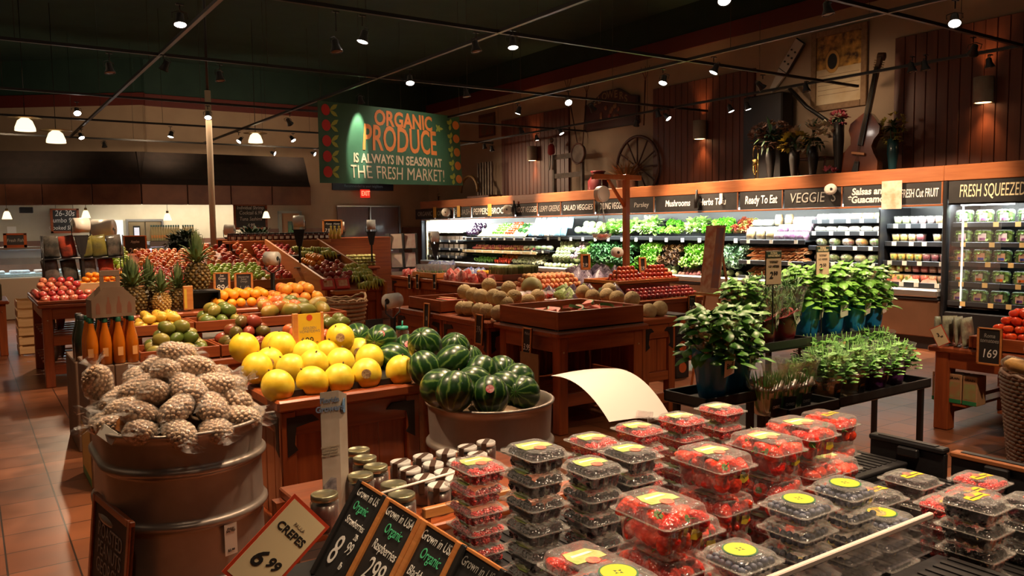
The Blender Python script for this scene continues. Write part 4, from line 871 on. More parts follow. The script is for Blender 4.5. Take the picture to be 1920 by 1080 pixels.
# juice / salad-box case, nearest section
jc = thing('refrigerated_case', 'black refrigerated case of boxed salads headed FRESH SQUEEZED JUICE', 'refrigerated case', (0, 0, 0))
JY0, JY1 = 2.7, 5.10
MB().bb(XF, XF + .02, JY0, JY1, 0, .2).bd('kick_plate', CBLK, jc); MB().bb(XF - .04, 10.72, JY0, JY1, .2, .5, .01).bd('lower_panel', CBLK, jc); MB().bb(10.70, 10.78, JY0, JY1, .5, 2.06).bd('back_panel', CBLK, jc)
MB().bb(XF, XF + .03, JY0, JY1, 1.80, 2.085).bd('header_back', CBLK, jc)
for k in range(3): MB().cyl((10.02, 2.9 + k * .75, 1.80), (10.02, 3.5 + k * .75, 1.80), .014, n=8).bd('fluorescent_tube', TUBE, jc)
MB().bb(9.935, 9.955, 4.93, 4.945, .55, 1.79).bd('glass_edge', pm('glass_edge', (.9, .9, .9), .2, emit=(.9, 1, .95), estr=.5), jc)  # emission paints in the bright glint along the glass edge
MB().bb(9.94, 9.945, 4.50, 5.09, .55, 1.79).bd('glass_pane', film('case_glass', (1, 1, 1), .05, .03, .02, 3, clear=.98), jc)
hdr(5.10, 3.86, 'FRESH SQUEEZED JUICE', .215, pm('chalk_cream', (.75, .66, .42), .8), 'long chalk header board lettered FRESH SQUEEZED JUICE', .003, .43)
TAGM = pm('shelf_tag', (.75, .74, .66), .6); TAGY = pm('shelf_tag_yellow', (.72, .52, .22), .6)
def shelf(par, ya, yb, x0, z, lip=.05, tags=3, mt=None, tg=None, x1=10.70):
    q = MB(); q.bb(x0, x1, ya, yb, z - .02, z, .002); q.bb(x0 - .012, x0, ya, yb, z - lip, z + .012, .003); s_ = q.bd('shelf', mt or CSHELF, par)
    for i in range(tags):
        y = ya + (yb - ya) * (i + .5) / tags + j(.06); MB().bb(x0 - .016, x0 - .0125, y - .03, y + .03, z - .045, z + .012).bd('price_tag', tg or TAGM, s_)
# --- salad clamshells
LEAFM = pm('salad_leaf', (.10, .26, .035), .5, col2=(.30, .50, .10), scale=14, rnd=.5); SPINM = pm('spinach_leaf', (.035, .15, .02), .5, col2=(.12, .32, .06), scale=10, rnd=.4)
SLC = film('salad_clamshell', (.95, 1, .97), .10, .08, .3, 30, clear=.97)
def salad_box(labc, labc2):
    t = thing('salad_box', '', 'salad box'); w_, d_, h_ = .20, .085, .16   # w along y, d along x, stands upright
    MB().loft([[Ve((p.z, p.x, p.y + h_ / 2 + .002)) for p in rrect(w_ - .02, h_ - .02, .02, -d_ / 2)], [Ve((p.z, p.x, p.y + h_ / 2 + .002)) for p in rrect(w_, h_, .03, 0)], [Ve((p.z, p.x, p.y + h_ / 2 + .002)) for p in rrect(w_ - .02, h_ - .02, .02, d_ / 2)]]).bd('clear_shell', SLC, t)
    q = MB(); rr = random.Random(4)
    for i in range(70):
        o = Ve((rr.uniform(-.03, .02), rr.uniform(-.08, .08), rr.uniform(.02, h_ - .02))); q.leaf(o, Ve((-.6, rr.uniform(-1, 1), rr.uniform(-1, 1))), .04, .032, .8, .3, 3, rng=rr)
    q.bb(-.01, .03, -.085, .085, .015, h_ - .012); q.bd('leaves', LEAFM, t)
    lb = MB(); lb.bb(-d_ / 2 - .0015, -d_ / 2 - .0003, -.045, .045, .028, .118); o = lb.bd('front_label', labc, t); MB().bb(-d_ / 2 - .0025, -d_ / 2 - .0016, -.032, .032, .035, .065).bd('label_band', labc2, o)
    return t
LP1 = salad_box(pm('lbl_pinkwhite', (.72, .62, .70), .5), pm('lbl_violet', (.42, .16, .42), .5)); LP2 = salad_box(pm('lbl_tan', (.48, .30, .20), .5), pm('lbl_blue', (.05, .07, .42), .5)); LP3 = salad_box(pm('lbl_taupe', (.45, .38, .32), .5), pm('lbl_orange', (.72, .16, .03), .5)); LP4 = salad_box(pm('lbl_tan2', (.55, .38, .28), .5), pm('lbl_purple', (.13, .04, .30), .5))
usedP = set()
def place(proto, loc, rz, label, group, sc=1):
    if proto.name in usedP: o = dup(proto)
    else: o = proto; usedP.add(proto.name)
    o.location = loc; o.rotation_euler = (0, 0, rz) if not hasattr(rz, '__len__') else rz; o['label'] = label; o['group'] = group; o.scale = (sc,) * 3; return o
ROWS = [(1.575, LP1, 'pink-labelled', 'top'), (1.335, LP1, 'pink-labelled', 'second'), (1.10, LP2, 'blue-banded', 'middle'), (.855, LP3, 'orange-banded', 'fourth'), (.62, LP4, 'purple-banded', 'lowest')]
for k, (z, P_, ln, rw) in enumerate(ROWS):
    shelf(jc, JY0, JY1 - .01, 10.02 - .02 * k, z, .045, 8, CSHELF, TAGY)
    if k < 4: MB().cyl((10.04 - .02 * k, JY0 + .1, z - .03), (10.04 - .02 * k, JY1 - .1, z - .03), .006, n=6).bd('shelf_light', TUBE, jc)
    for i in range(9):
        place(P_, (10.08 - .02 * k, 4.98 - i * .232, z), j(.06), 'clear box of salad leaves with %s front on the %s shelf' % (ln.replace('-', ' '), rw), 'salad boxes on the %s shelf' % rw)
# --- generic sections; ya>yb are section bounds taken along the case
def sec(u0, u1): return yx(u1, 450), yx(u0, 450)
F = sec(1647, 1768); G = sec(1504, 1643); C_ = sec(1380, 1502)
MB().bb(9.97, 10.70, F[1] + .01, F[1] + .03, .76, 1.79).bd('divider', CBLK, case)
def heap_box(cols, names, par=None): pass
CUPL = film('cup_clear', (1, 1, 1), .10, .08, .3, 20, clear=.96)
def tub(fillm, w_=.13, h_=.13, tagm=None, rnd=True):
    t = thing('cut_fruit_tub', '', 'tub'); q = MB(); q.loft([rrect(w_ * .8, w_ * .8, .02, 0.001), rrect(w_, w_, .03, h_)]); q.bd('clear_cup', CUPL, t)
    q = MB(); q.loft([rrect(w_ * .74, w_ * .74, .02, 0.004), rrect(w_ * .92, w_ * .92, .03, h_ * .93)]); q.bd('contents', fillm, t)
    q = MB(); q.loft([rrect(w_ * 1.03, w_ * 1.03, .03, h_), rrect(w_ * 1.03, w_ * 1.03, .03, h_ + .006)]); q.bd('cup_lid', CUPL, t)
    if tagm: MB().bb(-w_ / 2 - .004, -w_ / 2 - .002, -.02, .02, h_ * .35, h_ * .75).bd('sticker', tagm, t)
    return t
fy = pm('cut_pineapple', (.85, .66, .10), .4, col2=(.80, .52, .06), scale=50, bump=.4, bscale=60); fo = pm('cut_melon', (.85, .42, .12), .4, col2=(.88, .60, .25), scale=50, bump=.4, bscale=60); fr = pm('cut_watermelon', (.75, .07, .05), .4, col2=(.85, .2, .12), scale=50, bump=.4, bscale=60); fm_ = pm('cut_mix', (.70, .55, .25), .4, col2=(.5, .08, .06), scale=60, bump=.4, bscale=60); fd = pm('cut_berries', (.13, .02, .04), .3, col2=(.35, .05, .08), scale=60, bump=.4, bscale=60); fg = pm('cut_grapes', (.45, .55, .15), .3, col2=(.6, .6, .3), scale=60, bump=.4, bscale=60); fw = pm('yogurt_white', (.8, .78, .68), .4, col2=(.5, .12, .2), scale=70)
STG = pm('sticker_green', (.25, .4, .12), .5)
TB = {k: tub(m_, tagm=STG if k in ('y', 'o') else None) for k, m_ in (('y', fy), ('o', fo), ('r', fr), ('m', fm_), ('d', fd), ('g', fg), ('w', fw))}
NMX = {'y': 'yellow pineapple', 'o': 'orange melon', 'r': 'red watermelon', 'm': 'mixed fruit', 'd': 'dark berries', 'g': 'green grapes', 'w': 'white yogurt and berries'}
def tubs(z, pat, x, s_, rw, step=None, sc=1):
    ya, yb = s_; n_ = len(pat); dy = (yb - ya - .08) / n_
    for i, c in enumerate(pat):
        if c == ' ': continue
        place(TB[c], (x + .10, yb - .05 - dy * (i + .5), z + .001), j(.08), 'clear tub of %s on the %s shelf of the cut fruit section' % (NMX[c], rw), 'cut fruit tubs, %s shelf' % rw, sc * min(1, dy / .137))
for k, (z, x, pat, rw) in enumerate(((1.565, 10.12, 'ggwwwoo', 'top'), (1.335, 10.08, 'yyod oo', 'second'), (1.085, 10.04, 'yyyyddd', 'third'))):
    shelf(case, F[0], F[1], x, z, .05, 4); tubs(z, pat, x, F, rw)
shelf(case, F[0], F[1], 10.0, .775 + .04, .05, 4)
for lv in range(2): tubs(.816 + lv * .138, 'yyorrmm', 10.0, F, 'stacked fourth' if lv else 'fourth')
# cut melon halves on the ice deck
WMF = pm('watermelon_flesh', (.72, .10, .06), .4, col2=(.80, .2, .13), scale=10); RIND = pm('melon_rind', (.08, .22, .04), .4, col2=(.2, .38, .08), scale=12); CMF = pm('cantaloupe_flesh', (.85, .42, .22), .4)
def wedge(r, mats_, ang_=90):
    q = MB(); n_ = 8; ring = []
    a = [rd(-ang_ / 2 + ang_ * i / n_) for i in range(n_ + 1)]
    P0 = [(0, 0)] + [(r * .9 * sin(t_), r * .9 * cos(t_)) for t_ in a]; q.prism([(x, -y) for x, y in P0], -.012, .012, Matrix.Rotation(rd(90), 4, 'X')); q.cur = 1
    P1 = [(r * sin(t_), r * cos(t_)) for t_ in a] + [(r * .9 * sin(t_), r * .9 * cos(t_)) for t_ in reversed(a)]; q.prism([(x, -y) for x, y in P1][::-1], -.0125, .0125, Matrix.Rotation(rd(90), 4, 'X')); return q.mesh('melon_wedge', mats_)
MWED = wedge(.13, [WMF, RIND])
def half(r, fm, rm):
    q = MB(); q.lathe([(max(.001, r * cos(a)), r * sin(a)) for a in [-pi / 2 + pi / 2 * i / 7 for i in range(8)]], 20, cap1=False); q.cur = 1; q.cyl((0, 0, 0), (0, 0, .002), r * .99, n=20, sm=False); return q.mesh('half_melon', [rm, fm])
MHALF = half(.12, pm('pale_melon_flesh', (.8, .72, .5), .4), pm('pale_rind', (.7, .68, .5), .5)); MHW = half(.11, WMF, RIND); MHC = half(.085, CMF, CANTA)
for i, (dy, me, lab) in enumerate(((.15, MHW, 'cut red melon half on the deck below the fruit tubs'), (.38, MHALF, 'pale cut melon half on the deck below the fruit tubs'), (.62, MHW, 'wrapped red melon half by the yellow carton'), )):
    item('cut_melon_half', me, (10.02, F[1] - dy, .80), lab, 'melon', None, (0, rd(-60), 0))
tag(MB().bb(10.08, 10.16, F[1] - .60, F[1] - .50, .681, .92, .004).bd('juice_carton', pm('yellow_carton', (.75, .42, .05), .5)), 'yellow carton standing on the deck behind the cut melons', 'carton')
# salad bowls section
def bowl(fillm, kind=0):
    t = thing('salad_bowl', '', 'salad bowl'); MB().lathe([(.045, .001), (.075, .03), (.085, .07), (.07, .10), (.03, .112), (.001, .113)], 18).bd('clear_bowl', CUPL, t); MB().lathe([(.04, .004), (.07, .03), (.078, .068), (.062, .092), (.02, .10), (.001, .101)], 16).bd('contents', fillm, t)
    MB().box((-.072, 0, .045), (.002, .05, .035), Euler((0, -.35, 0)).to_matrix()).bd('sticker', TAGM, t); return t
bg = pm('bowl_greens', (.12, .28, .06), .5, col2=(.6, .62, .35), scale=45, bump=.6, bscale=60, rnd=.3); bo = pm('bowl_carrot', (.75, .28, .06), .5, col2=(.2, .35, .08), scale=45, bump=.6, bscale=60); br_ = pm('bowl_beet', (.32, .06, .08), .5, col2=(.6, .6, .4), scale=45, bump=.6, bscale=60)
BW = {'g': bowl(bg), 'o': bowl(bo), 'r': bowl(br_)}
PKM = film('pack_film', (1, 1, 1), .14, .10, .6, 25, clear=.95)
def pack(fillm, w_, h_, nm='veg_pack'):
    t = thing(nm, '', 'vegetable pack'); q = MB(); q.loft([rrect(w_ * .6, w_, .02, .001), rrect(w_ * .7, w_ * 1.05, .03, h_ * .5), rrect(w_ * .5, w_ * .9, .03, h_)]); q.bd('contents', fillm, t)
    q = MB(); q.loft([rrect(w_ * .64, w_ * 1.04, .02, .0), rrect(w_ * .76, w_ * 1.12, .03, h_ * .5), rrect(w_ * .55, w_ * .96, .03, h_ * 1.05)]); q.bd('wrap', PKM, t); return t
vg = pm('pack_green', (.30, .52, .12), .5, col2=(.7, .74, .5), scale=40, bump=.6, bscale=50, rnd=.4); vw = pm('pack_white', (.75, .73, .62), .5, col2=(.6, .56, .45), scale=30, bump=.5, bscale=50); vo = pm('pack_orange', (.72, .24, .05), .5, col2=(.8, .42, .15), scale=25, bump=.4, bscale=40); vp = pm('pack_purple', (.40, .12, .36), .5, col2=(.75, .55, .65), scale=25, bump=.4, bscale=40, rnd=.3); vy = pm('pack_yellow', (.72, .55, .2), .5, col2=(.55, .3, .12), scale=25, bump=.5, bscale=40)
PK = {'g': pack(vg, .17, .09), 'w': pack(vw, .17, .09), 'o': pack(vo, .17, .09), 'p': pack(vp, .17, .12), 'y': pack(vy, .12, .16)}
PNM = {'g': 'green vegetables', 'w': 'pale mushrooms', 'o': 'orange carrots', 'p': 'purple cabbage', 'y': 'corn and beans'}
def packs(z, pat, x, s_, where, sc=1):
    ya, yb = s_; dy = (yb - ya - .06) / len(pat)
    for i, c in enumerate(pat):
        if c != ' ': place(PK[c], (x + .10, yb - .03 - dy * (i + .5), z + .001), j(.15), 'wrapped pack of %s on the %s' % (PNM[c], where), 'packs on the %s' % where, sc)
shelf(case, G[0], G[1], 10.14, 1.64, .05, 5); packs(1.64, 'gggoog', 10.14, G, 'top shelf under the VEGGIE board', .95)
shelf(case, G[0], G[1], 10.11, 1.47, .05, 5); packs(1.47, 'wwwwww', 10.11, G, 'white second shelf under the VEGGIE board', .95)
for z, x, pat, rw in ((1.265, 10.08, 'ggrog', 'third'), (1.04, 10.05, 'ggggg', 'fourth')):
    shelf(case, G[0], G[1], x, z, .05, 4); dy = (G[1] - G[0] - .1) / 5
    for i, c in enumerate(pat): place(BW[c], (x + .11, G[1] - .05 - dy * (i + .5), z + .001), j(.2), 'clear bowl of %s salad on the %s shelf down' % ({'g': 'green', 'o': 'carrot', 'r': 'red'}[c], rw), 'salad bowls, %s shelf' % rw, 1.15)
shelf(case, G[0], G[1], 10.02, .85, .05, 3); packs(.85, 'yyyyyy', 10.02, G, 'lowest shelf beside the herb stand', 1)
packs(.685, 'gwgwgw', 9.98, G, 'bottom deck beside the herb stand', 1)
shelf(case, C_[0], C_[1], 10.02, 1.345, .05, 3)
for lv in range(3): packs(1.345 + lv * .11, ['yyyppp', 'wwwppp', 'wwyypp'][lv], 10.02 + lv * .10, C_, 'shelf of bagged slaw and cabbage', 1.05)
shelf(case, C_[0], C_[1], 9.99, 1.03, .05, 3); shelf(case, C_[0], C_[1], 9.99, .79, .05, 3)
# carrots: bunches lying with tips to the aisle
CARM = pm('carrot_skin', (.85, .34, .13), .45, col2=(.90, .52, .27), scale=20, rnd=.3); CARL = pm('carrot_top', (.1, .3, .05), .6); PARM = pm('parsnip_skin', (.72, .6, .4), .5, col2=(.62, .5, .32), scale=20)
def carrots(m_):
    t = thing('carrot_bunch', '', 'carrots'); rr = random.Random(9)
    for i in range(5):
        y = (i - 2) * .03; z = .018 + .02 * (i % 2); MB().tube([(.12, y * .5, z + .01), (.06, y * .8, z), (0, y, z), (-.05, y * 1.05, z - .004)], [.015, .017, .012, .003], 8).bd('carrot', m_, t)
    return t
cbo, cbp = carrots(CARM), carrots(PARM)
for lv in range(4):
    for i in range(7):
        y = C_[0] + .08 + (C_[1] - C_[0] - .16) * (i + .5 * (lv % 2)) / 7; place(cbo, (10.09 + lv * .02, y, 1.032 + lv * .052), (0, 0, j(.25)), 'bunch of orange carrots stacked with tips toward the aisle', 'carrot bunches on the middle shelf', .98)
for lv in range(3):
    for i in range(7):
        y = C_[0] + .08 + (C_[1] - C_[0] - .16) * (i + .5 * (lv % 2)) / 7; place(cbo if (i > 3) else cbp, (10.09 + lv * .02, y, .792 + lv * .05), (0, 0, j(.25)), 'bunch of %s stacked on the lower shelf beside the easel' % ('carrots' if i > 3 else 'pale parsnips'), 'root bunches, %s, on the lower shelf' % ('carrots' if i > 3 else 'parsnips'), .98)
# ---- leafy greens
def leafy(seed, n_, R_, lf, w_, m_, ruf=.5, curl=1.2, sq=.8, fold=.35, name='leafy_head'):
    q = MB(); rr = random.Random(seed)
    for i in range(n_):
        z = rr.uniform(-.55, 1); a = rr.uniform(0, 2 * pi); s_ = sqrt(1 - z * z); d = Ve((s_ * cos(a), s_ * sin(a), z * sq)); L_ = lf * rr.uniform(.7, 1.15)
        q.leaf(d * R_ * .45, d + Ve((0, 0, .35)), L_, w_ * rr.uniform(.7, 1.2), curl * rr.uniform(.6, 1.4), fold, 5, ruf, rr)
    q.sph((0, 0, 0), R_ * .75, 10, 7); return q.mesh(name, m_)
GRN = lambda n, a, b, r=.5: pm(n, a, .5, col2=b, scale=9, rnd=.3)
g1 = GRN('green_leaf_lettuce', (.14, .40, .035), (.42, .66, .14)); g2 = GRN('red_leaf_lettuce', (.065, .025, .012), (.19, .10, .03)); g3 = GRN('kale_green', (.030, .12, .030), (.09, .25, .07)); g4 = GRN('parsley_green', (.10, .42, .02), (.28, .66, .05)); g5 = GRN('blue_kale', (.10, .20, .12), (.24, .38, .22)); g6 = GRN('cabbage_green', (.42, .56, .25), (.62, .72, .42)); g7 = GRN('romaine', (.22, .48, .07), (.55, .74, .28)); g8 = GRN('chard', (.45, .07, .04), (.35, .5, .12))
H = {'let': leafy(1, 70, .085, .085, .08, g1), 'red': leafy(2, 80, .08, .07, .055, g2, .7), 'kale': leafy(3, 70, .09, .09, .05, g3, .8), 'par': leafy(4, 150, .085, .06, .028, g4, .8), 'blu': leafy(5, 80, .085, .075, .05, g5, .9), 'rom': leafy(6, 45, .075, .13, .07, g7, .3, .6), 'char': leafy(8, 60, .08, .09, .05, g8, .5)}
def sph_mesh(nm, r, m_, sq=.92): return MB().lathe(ellprof(r, r * sq, 10), 14).mesh(nm, m_)
CABM = pm('cabbage_skin', (.50, .66, .30), .5, col2=(.66, .76, .46), scale=8, stretch=(1, 1, 3), rnd=.3); M_CAB = sph_mesh('cabbage', .085, CABM); M_CAB2 = sph_mesh('small_cabbage', .062, CABM)
ART = drupe(.055, 4, pm('artichoke_green', (.33, .42, .20), .55, col2=(.45, .54, .30), scale=20, rnd=.3), 1.05); ARTP = drupe(.05, 5, pm('purple_artichoke', (.36, .24, .30), .55, col2=(.52, .42, .46), scale=20, rnd=.3), 1.05)
CAU = leafy(9, 40, .06, .05, .05, GRN('fennel_pale', (.55, .66, .40), (.78, .82, .64)), .4, .9)
def grid(name, me, label, cat, group, ya, yb, x0, x1, z0, z1, dy, dz, sc=1, jt=.15, rot=True):
    """things set out on a slope rising toward the back of the case (x0,z0 front -> x1,z1 back)"""
    L_ = sqrt((x1 - x0) ** 2 + (z1 - z0) ** 2); n_ = max(1, int(L_ / dz)); m_ = max(1, int((yb - ya) / dy))
    for a in range(n_):
        for b in range(m_ - (a % 2 if m_ > 2 else 0)):
            t_ = (a + .5) / n_; y = ya + (yb - ya) * (b + .5 + .5 * (a % 2 if m_ > 2 else 0)) / m_
            item(name, me, (x0 + (x1 - x0) * t_ + j(jt * dz * .5), y + j(jt * dy), z0 + (z1 - z0) * t_ + j(.1 * dz)), label, cat, group, (j(.4), j(.4), RNG.uniform(0, 6.28)) if rot else (0, 0, 0), sc * (1 + j(.08)))
S1a, S1b = yx(1378, 450), yx(1000, 450)   # leafy section
MB().bb(10.18, 10.70, S1a, S1b, 1.36, 1.385).bd('shelf', CSHELF, case); q = MB(); q.bb(10.168, 10.18, S1a, S1b, 1.33, 1.40, .003); sh = q.bd('shelf_lip', CSHELF, case)
for i in range(14): y = S1a + (S1b - S1a) * (i + .5) / 14; MB().bb(10.163, 10.1675, y - .035, y + .035, 1.30, 1.37).bd('price_tag', TAGM, sh)
def ur(u0, u1): return yx(u1, 420), yx(u0, 420)
TOPH = [(1345, 1378, 'char', 'red-stemmed chard bunch above the easel', 'chard bunches'), (1290, 1343, 'par', 'bright green frilly herb bunch under the Mushrooms board', 'bright frilly bunches'), (1252, 1288, 'rom', 'green onion-like leafy bunch between herbs', 'green leafy bunches'), (1205, 1250, 'par', 'curly parsley bunch right of the scale post', 'parsley bunches'), (1165, 1200, 'rom', 'pale leafy celery bunch behind the scale post', 'celery bunches')]
for u0, u1, k, lab, gp in TOPH:
    ya, yb = ur(u0, u1); grid('leafy_bunch', H[k], lab, 'greens', gp, ya, yb, 10.24, 10.50, 1.45, 1.68, .15, .12)
ya, yb = ur(1100, 1162); grid('romaine_heart', H['rom'], 'pale green romaine head on the upper shelf left of the scale post', 'lettuce', 'romaine heads', ya, yb, 10.24, 10.52, 1.45, 1.66, .18, .16)
ya, yb = ur(1050, 1098); grid('cabbage', M_CAB, 'round pale cabbage on the upper shelf', 'cabbage', 'upper shelf cabbages', ya, yb, 10.24, 10.52, 1.46, 1.66, .17, .16)
# blue-white salad bags
BAGB = pm('blue_white_bag', (.20, .42, .66), .35, col2=(.75, .82, .80), scale=12, rnd=.6, bump=.5, bscale=20, coat=.3)
def pillow(w_, h_, d_, m_, n=8):
    q = MB(); rings = []
    for i in range(n + 1):
        t_ = i / n; e = max(.06, sin(pi * t_)) ** .6; rings.append([Ve((d_ / 2 * e * cos(a) , w_ / 2 * (abs(sin(a)) ** .8) * (1 if sin(a) > 0 else -1), h_ * t_)) for a in [2 * pi * k / 14 for k in range(14)]])
    q.loft(rings); return q.mesh('bag', m_)
PB = pillow(.17, .24, .08, BAGB); ya, yb = ur(975, 1048)
for a in range(2):
    for i in range(int((yb - ya) / .19)): item('salad_bag', PB, (10.10 + a * .17, ya + .1 + i * .19, 1.39 + a * .16), 'blue and white bag of greens on the upper shelf', 'bag', 'blue salad bags', (0, rd(14), j(.15)), 1)
# middle vertical display in the black gap and slope below
MID = [(1318, 1378, 'blu', 'blue-green curly kale bunch behind the easel', 'blue-green kale bunches'), (1262, 1316, 'let', 'bright green leaf lettuce head in the middle display', 'green leaf lettuce heads'), (1218, 1260, 'red', 'dark red leaf lettuce head in the middle display', 'red leaf lettuce heads'), (1182, 1216, 'let', 'light green leaf lettuce head beside the scale post', 'light lettuce heads'), (1085, 1168, 'kale', 'dark green kale or collard bunch left of the scale post', 'dark kale bunches')]
for u0, u1, k, lab, gp in MID:
    ya, yb = ur(u0, u1); grid('lettuce_bunch', H[k], lab, 'greens', gp, ya, yb, 10.04, 10.32, .90, 1.24, .15, .125)
ya, yb = ur(1075, 1090); grid('collard_bunch', H['rom'], 'pale leafy bunch beside the purple artichokes', 'greens', 'pale bunches', ya, yb, 10.06, 10.4, .98, 1.24, .17, .14)
ya, yb = ur(1058, 1078); grid('purple_artichoke', ARTP, 'purplish artichoke in the stacked wall of artichokes', 'artichoke', 'purple artichokes', ya, yb, 10.05, 10.35, .95, 1.27, .098, .085)
ya, yb = ur(1024, 1057); grid('artichoke', ART, 'green artichoke in the stacked wall of artichokes', 'artichoke', 'green artichokes', ya, yb, 10.05, 10.35, .95, 1.27, .105, .085)
LOW = [(1330, 1378, M_CAB2, 'pale green small cabbage on the steel edge by the easel', 'cabbage', .135, 'small cabbages by the easel'), (1070, 1180, H['par'], 'low green bunch at the bottom of the case', 'greens', .16, 'low green bunches')]
for u0, u1, me, lab, ct, dd, gp in LOW:
    ya, yb = ur(u0, u1); grid('low_produce', me, lab, ct, gp, ya, yb, 10.02, 10.25, .76, .86, dd, .14)
TURN = sph_mesh('turnip', .04, pm('turnip_skin', (.55, .42, .30), .5, col2=(.42, .14, .16), scale=9, rnd=.5)); ya, yb = ur(1262, 1328)
grid('turnip', TURN, 'beige and purple root at the bottom edge of the case', 'root vegetable', 'loose roots on the bottom edge', ya, yb, 10.0, 10.25, .75, .86, .085, .075)
ya, yb = ur(1200, 1260); grid('celery_root', M_CAB2, 'pale round vegetable behind the nectarines', 'vegetable', 'pale round vegetables', ya, yb, 10.0, 10.25, .76, .86, .135, .13)
ya, yb = ur(1010, 1072); grid('cabbage', M_CAB2, 'small round green cabbage in the bottom rows below the artichokes', 'cabbage', 'bottom row cabbages', ya, yb, 10.0, 10.16, .76, .80, .135, .13); grid('cabbage', M_CAB, 'large pale cabbage heaped below the artichokes', 'cabbage', 'large cabbages below the artichokes', ya, yb, 10.22, 10.45, .82, .98, .17, .15)
# far sections: peppers etc
S0a, S0b = yx(1000, 450), yx(862, 450)
shelf(case, S0a, S0b, 10.02, 1.345, .05, 9); shelf(case, S0a, S0b, 10.0, 1.05, .05, 8, pm('pale_shelf', (.6, .52, .3), .5))
YTR = pm('yellow_tray', (.66, .55, .20), .5)
for i, (u0, u1) in enumerate(((952, 974), (930, 951), (908, 929), (886, 907))):
    ya, yb = ur(u0, u1); lab = ('squash', 'red peppers', 'green beans', 'leafy greens')[i]
    t = tag(MB().loft([[Ve((10.06, ya, 1.37)), Ve((10.06, yb, 1.37)), Ve((10.45, yb, 1.66)), Ve((10.45, ya, 1.66))], [Ve((10.05, ya, 1.385)), Ve((10.05, yb, 1.385)), Ve((10.44, yb, 1.675)), Ve((10.44, ya, 1.675))]], sm=False).bd('sloped_tray', YTR), 'pale yellow sloped tray holding %s' % lab, 'tray')
PEP = lambda c, c2, n: MB().lathe([(.001, -.045), (.022, -.042), (.032, -.01), (.038, .025), (.030, .042), (.012, .036), (.001, .03)], 12).mesh('pepper', pm(n, c, .25, col2=c2, scale=6, coat=.5))
PR_, PY_, PG_, PO_ = PEP((.6, .03, .01), (.7, .08, .02), 'pepper_red'), PEP((.8, .5, .02), (.85, .6, .04), 'pepper_yellow'), PEP((.06, .22, .02), (.12, .32, .04), 'pepper_green'), PEP((.8, .25, .01), (.85, .35, .03), 'pepper_orange')
ya, yb = ur(932, 949); grid('red_pepper', PR_, 'red pepper on the sloped yellow trays', 'pepper', 'red peppers, upper trays', ya, yb, 10.10, 10.42, 1.43, 1.68, .08, .075)
ya, yb = ur(909, 930); grid('green_pepper', PG_, 'green pepper on the sloped yellow trays', 'pepper', 'green peppers, upper trays', ya, yb, 10.10, 10.42, 1.43, 1.68, .09, .085)
ya, yb = ur(952, 972); grid('dark_green_bunch', H['kale'], 'dark green bunch on the sloped yellow trays', 'greens', 'dark bunches, upper trays', ya, yb, 10.12, 10.40, 1.44, 1.66, .15, .13, .7)
EGG = MB().lathe(ellprof(.045, .075, 10, .9, .25), 14).mesh('eggplant', pm('eggplant_skin', (.018, .006, .02), .15, coat=.8)); ya, yb = ur(860, 884)
grid('eggplant', EGG, 'glossy dark eggplant beside the pepper trays', 'eggplant', 'eggplants', ya, yb, 10.08, 10.4, 1.42, 1.68, .12, .11)
ONI = sph_mesh('onion', .035, pm('onion_skin', (.60, .33, .13), .4, col2=(.45, .10, .12), scale=5, rnd=.9)); grid('onion', ONI, 'onion or shallot on the narrow middle shelf', 'onion', 'onions on the middle shelf', S0a + .1, S0b - .3, 10.05, 10.25, 1.09, 1.17, .085, .08)
ya, yb = ur(1000, 1022); shelf(case, ya, yb + .5, 10.04, 1.08, .04, 2)
for i in range(5): place(BW['g'], (10.12, ya + .1 + i * .21, 1.081), 0, 'round pale vegetable pack on the short black shelf', 'round packs on the short shelf', 1)
ya, yb = ur(950, 1008); grid('fennel_bulb', CAU, 'white-green fennel bulb heaped in the bottom of the case', 'fennel', 'fennel bulbs', ya, yb, 10.02, 10.5, .80, 1.0, .12, .11)
ya, yb = ur(918, 948); grid('red_pepper', PR_, 'red bell pepper in the bottom display', 'pepper', 'red peppers, bottom', ya, yb, 10.0, 10.18, .80, .86, .085, .08); grid('orange_pepper', PO_, 'orange bell pepper in the bottom display', 'pepper', 'orange peppers, bottom', ya, yb, 10.22, 10.5, .89, .99, .085, .085)
ya, yb = ur(880, 916); grid('green_pepper', PG_, 'green bell pepper in the bottom display', 'pepper', 'green peppers, bottom', ya, yb, 10.0, 10.22, .80, .88, .09, .085)
CUC = MB().tube([(-.12, 0, 0), (-.10, 0, .004), (0, 0, .008), (.10, 0, .004), (.12, 0, 0)], [.004, .02, .024, .02, .004], 8).mesh('cucumber', pm('cucumber_skin', (.045, .15, .03), .3, col2=(.1, .25, .06), scale=10)); ya, yb = ur(865, 918)
grid('cucumber', CUC, 'cucumber or zucchini lying behind the green peppers', 'cucumber', 'cucumbers', ya, yb, 10.28, 10.55, .92, 1.03, .06, .06, rot=False)
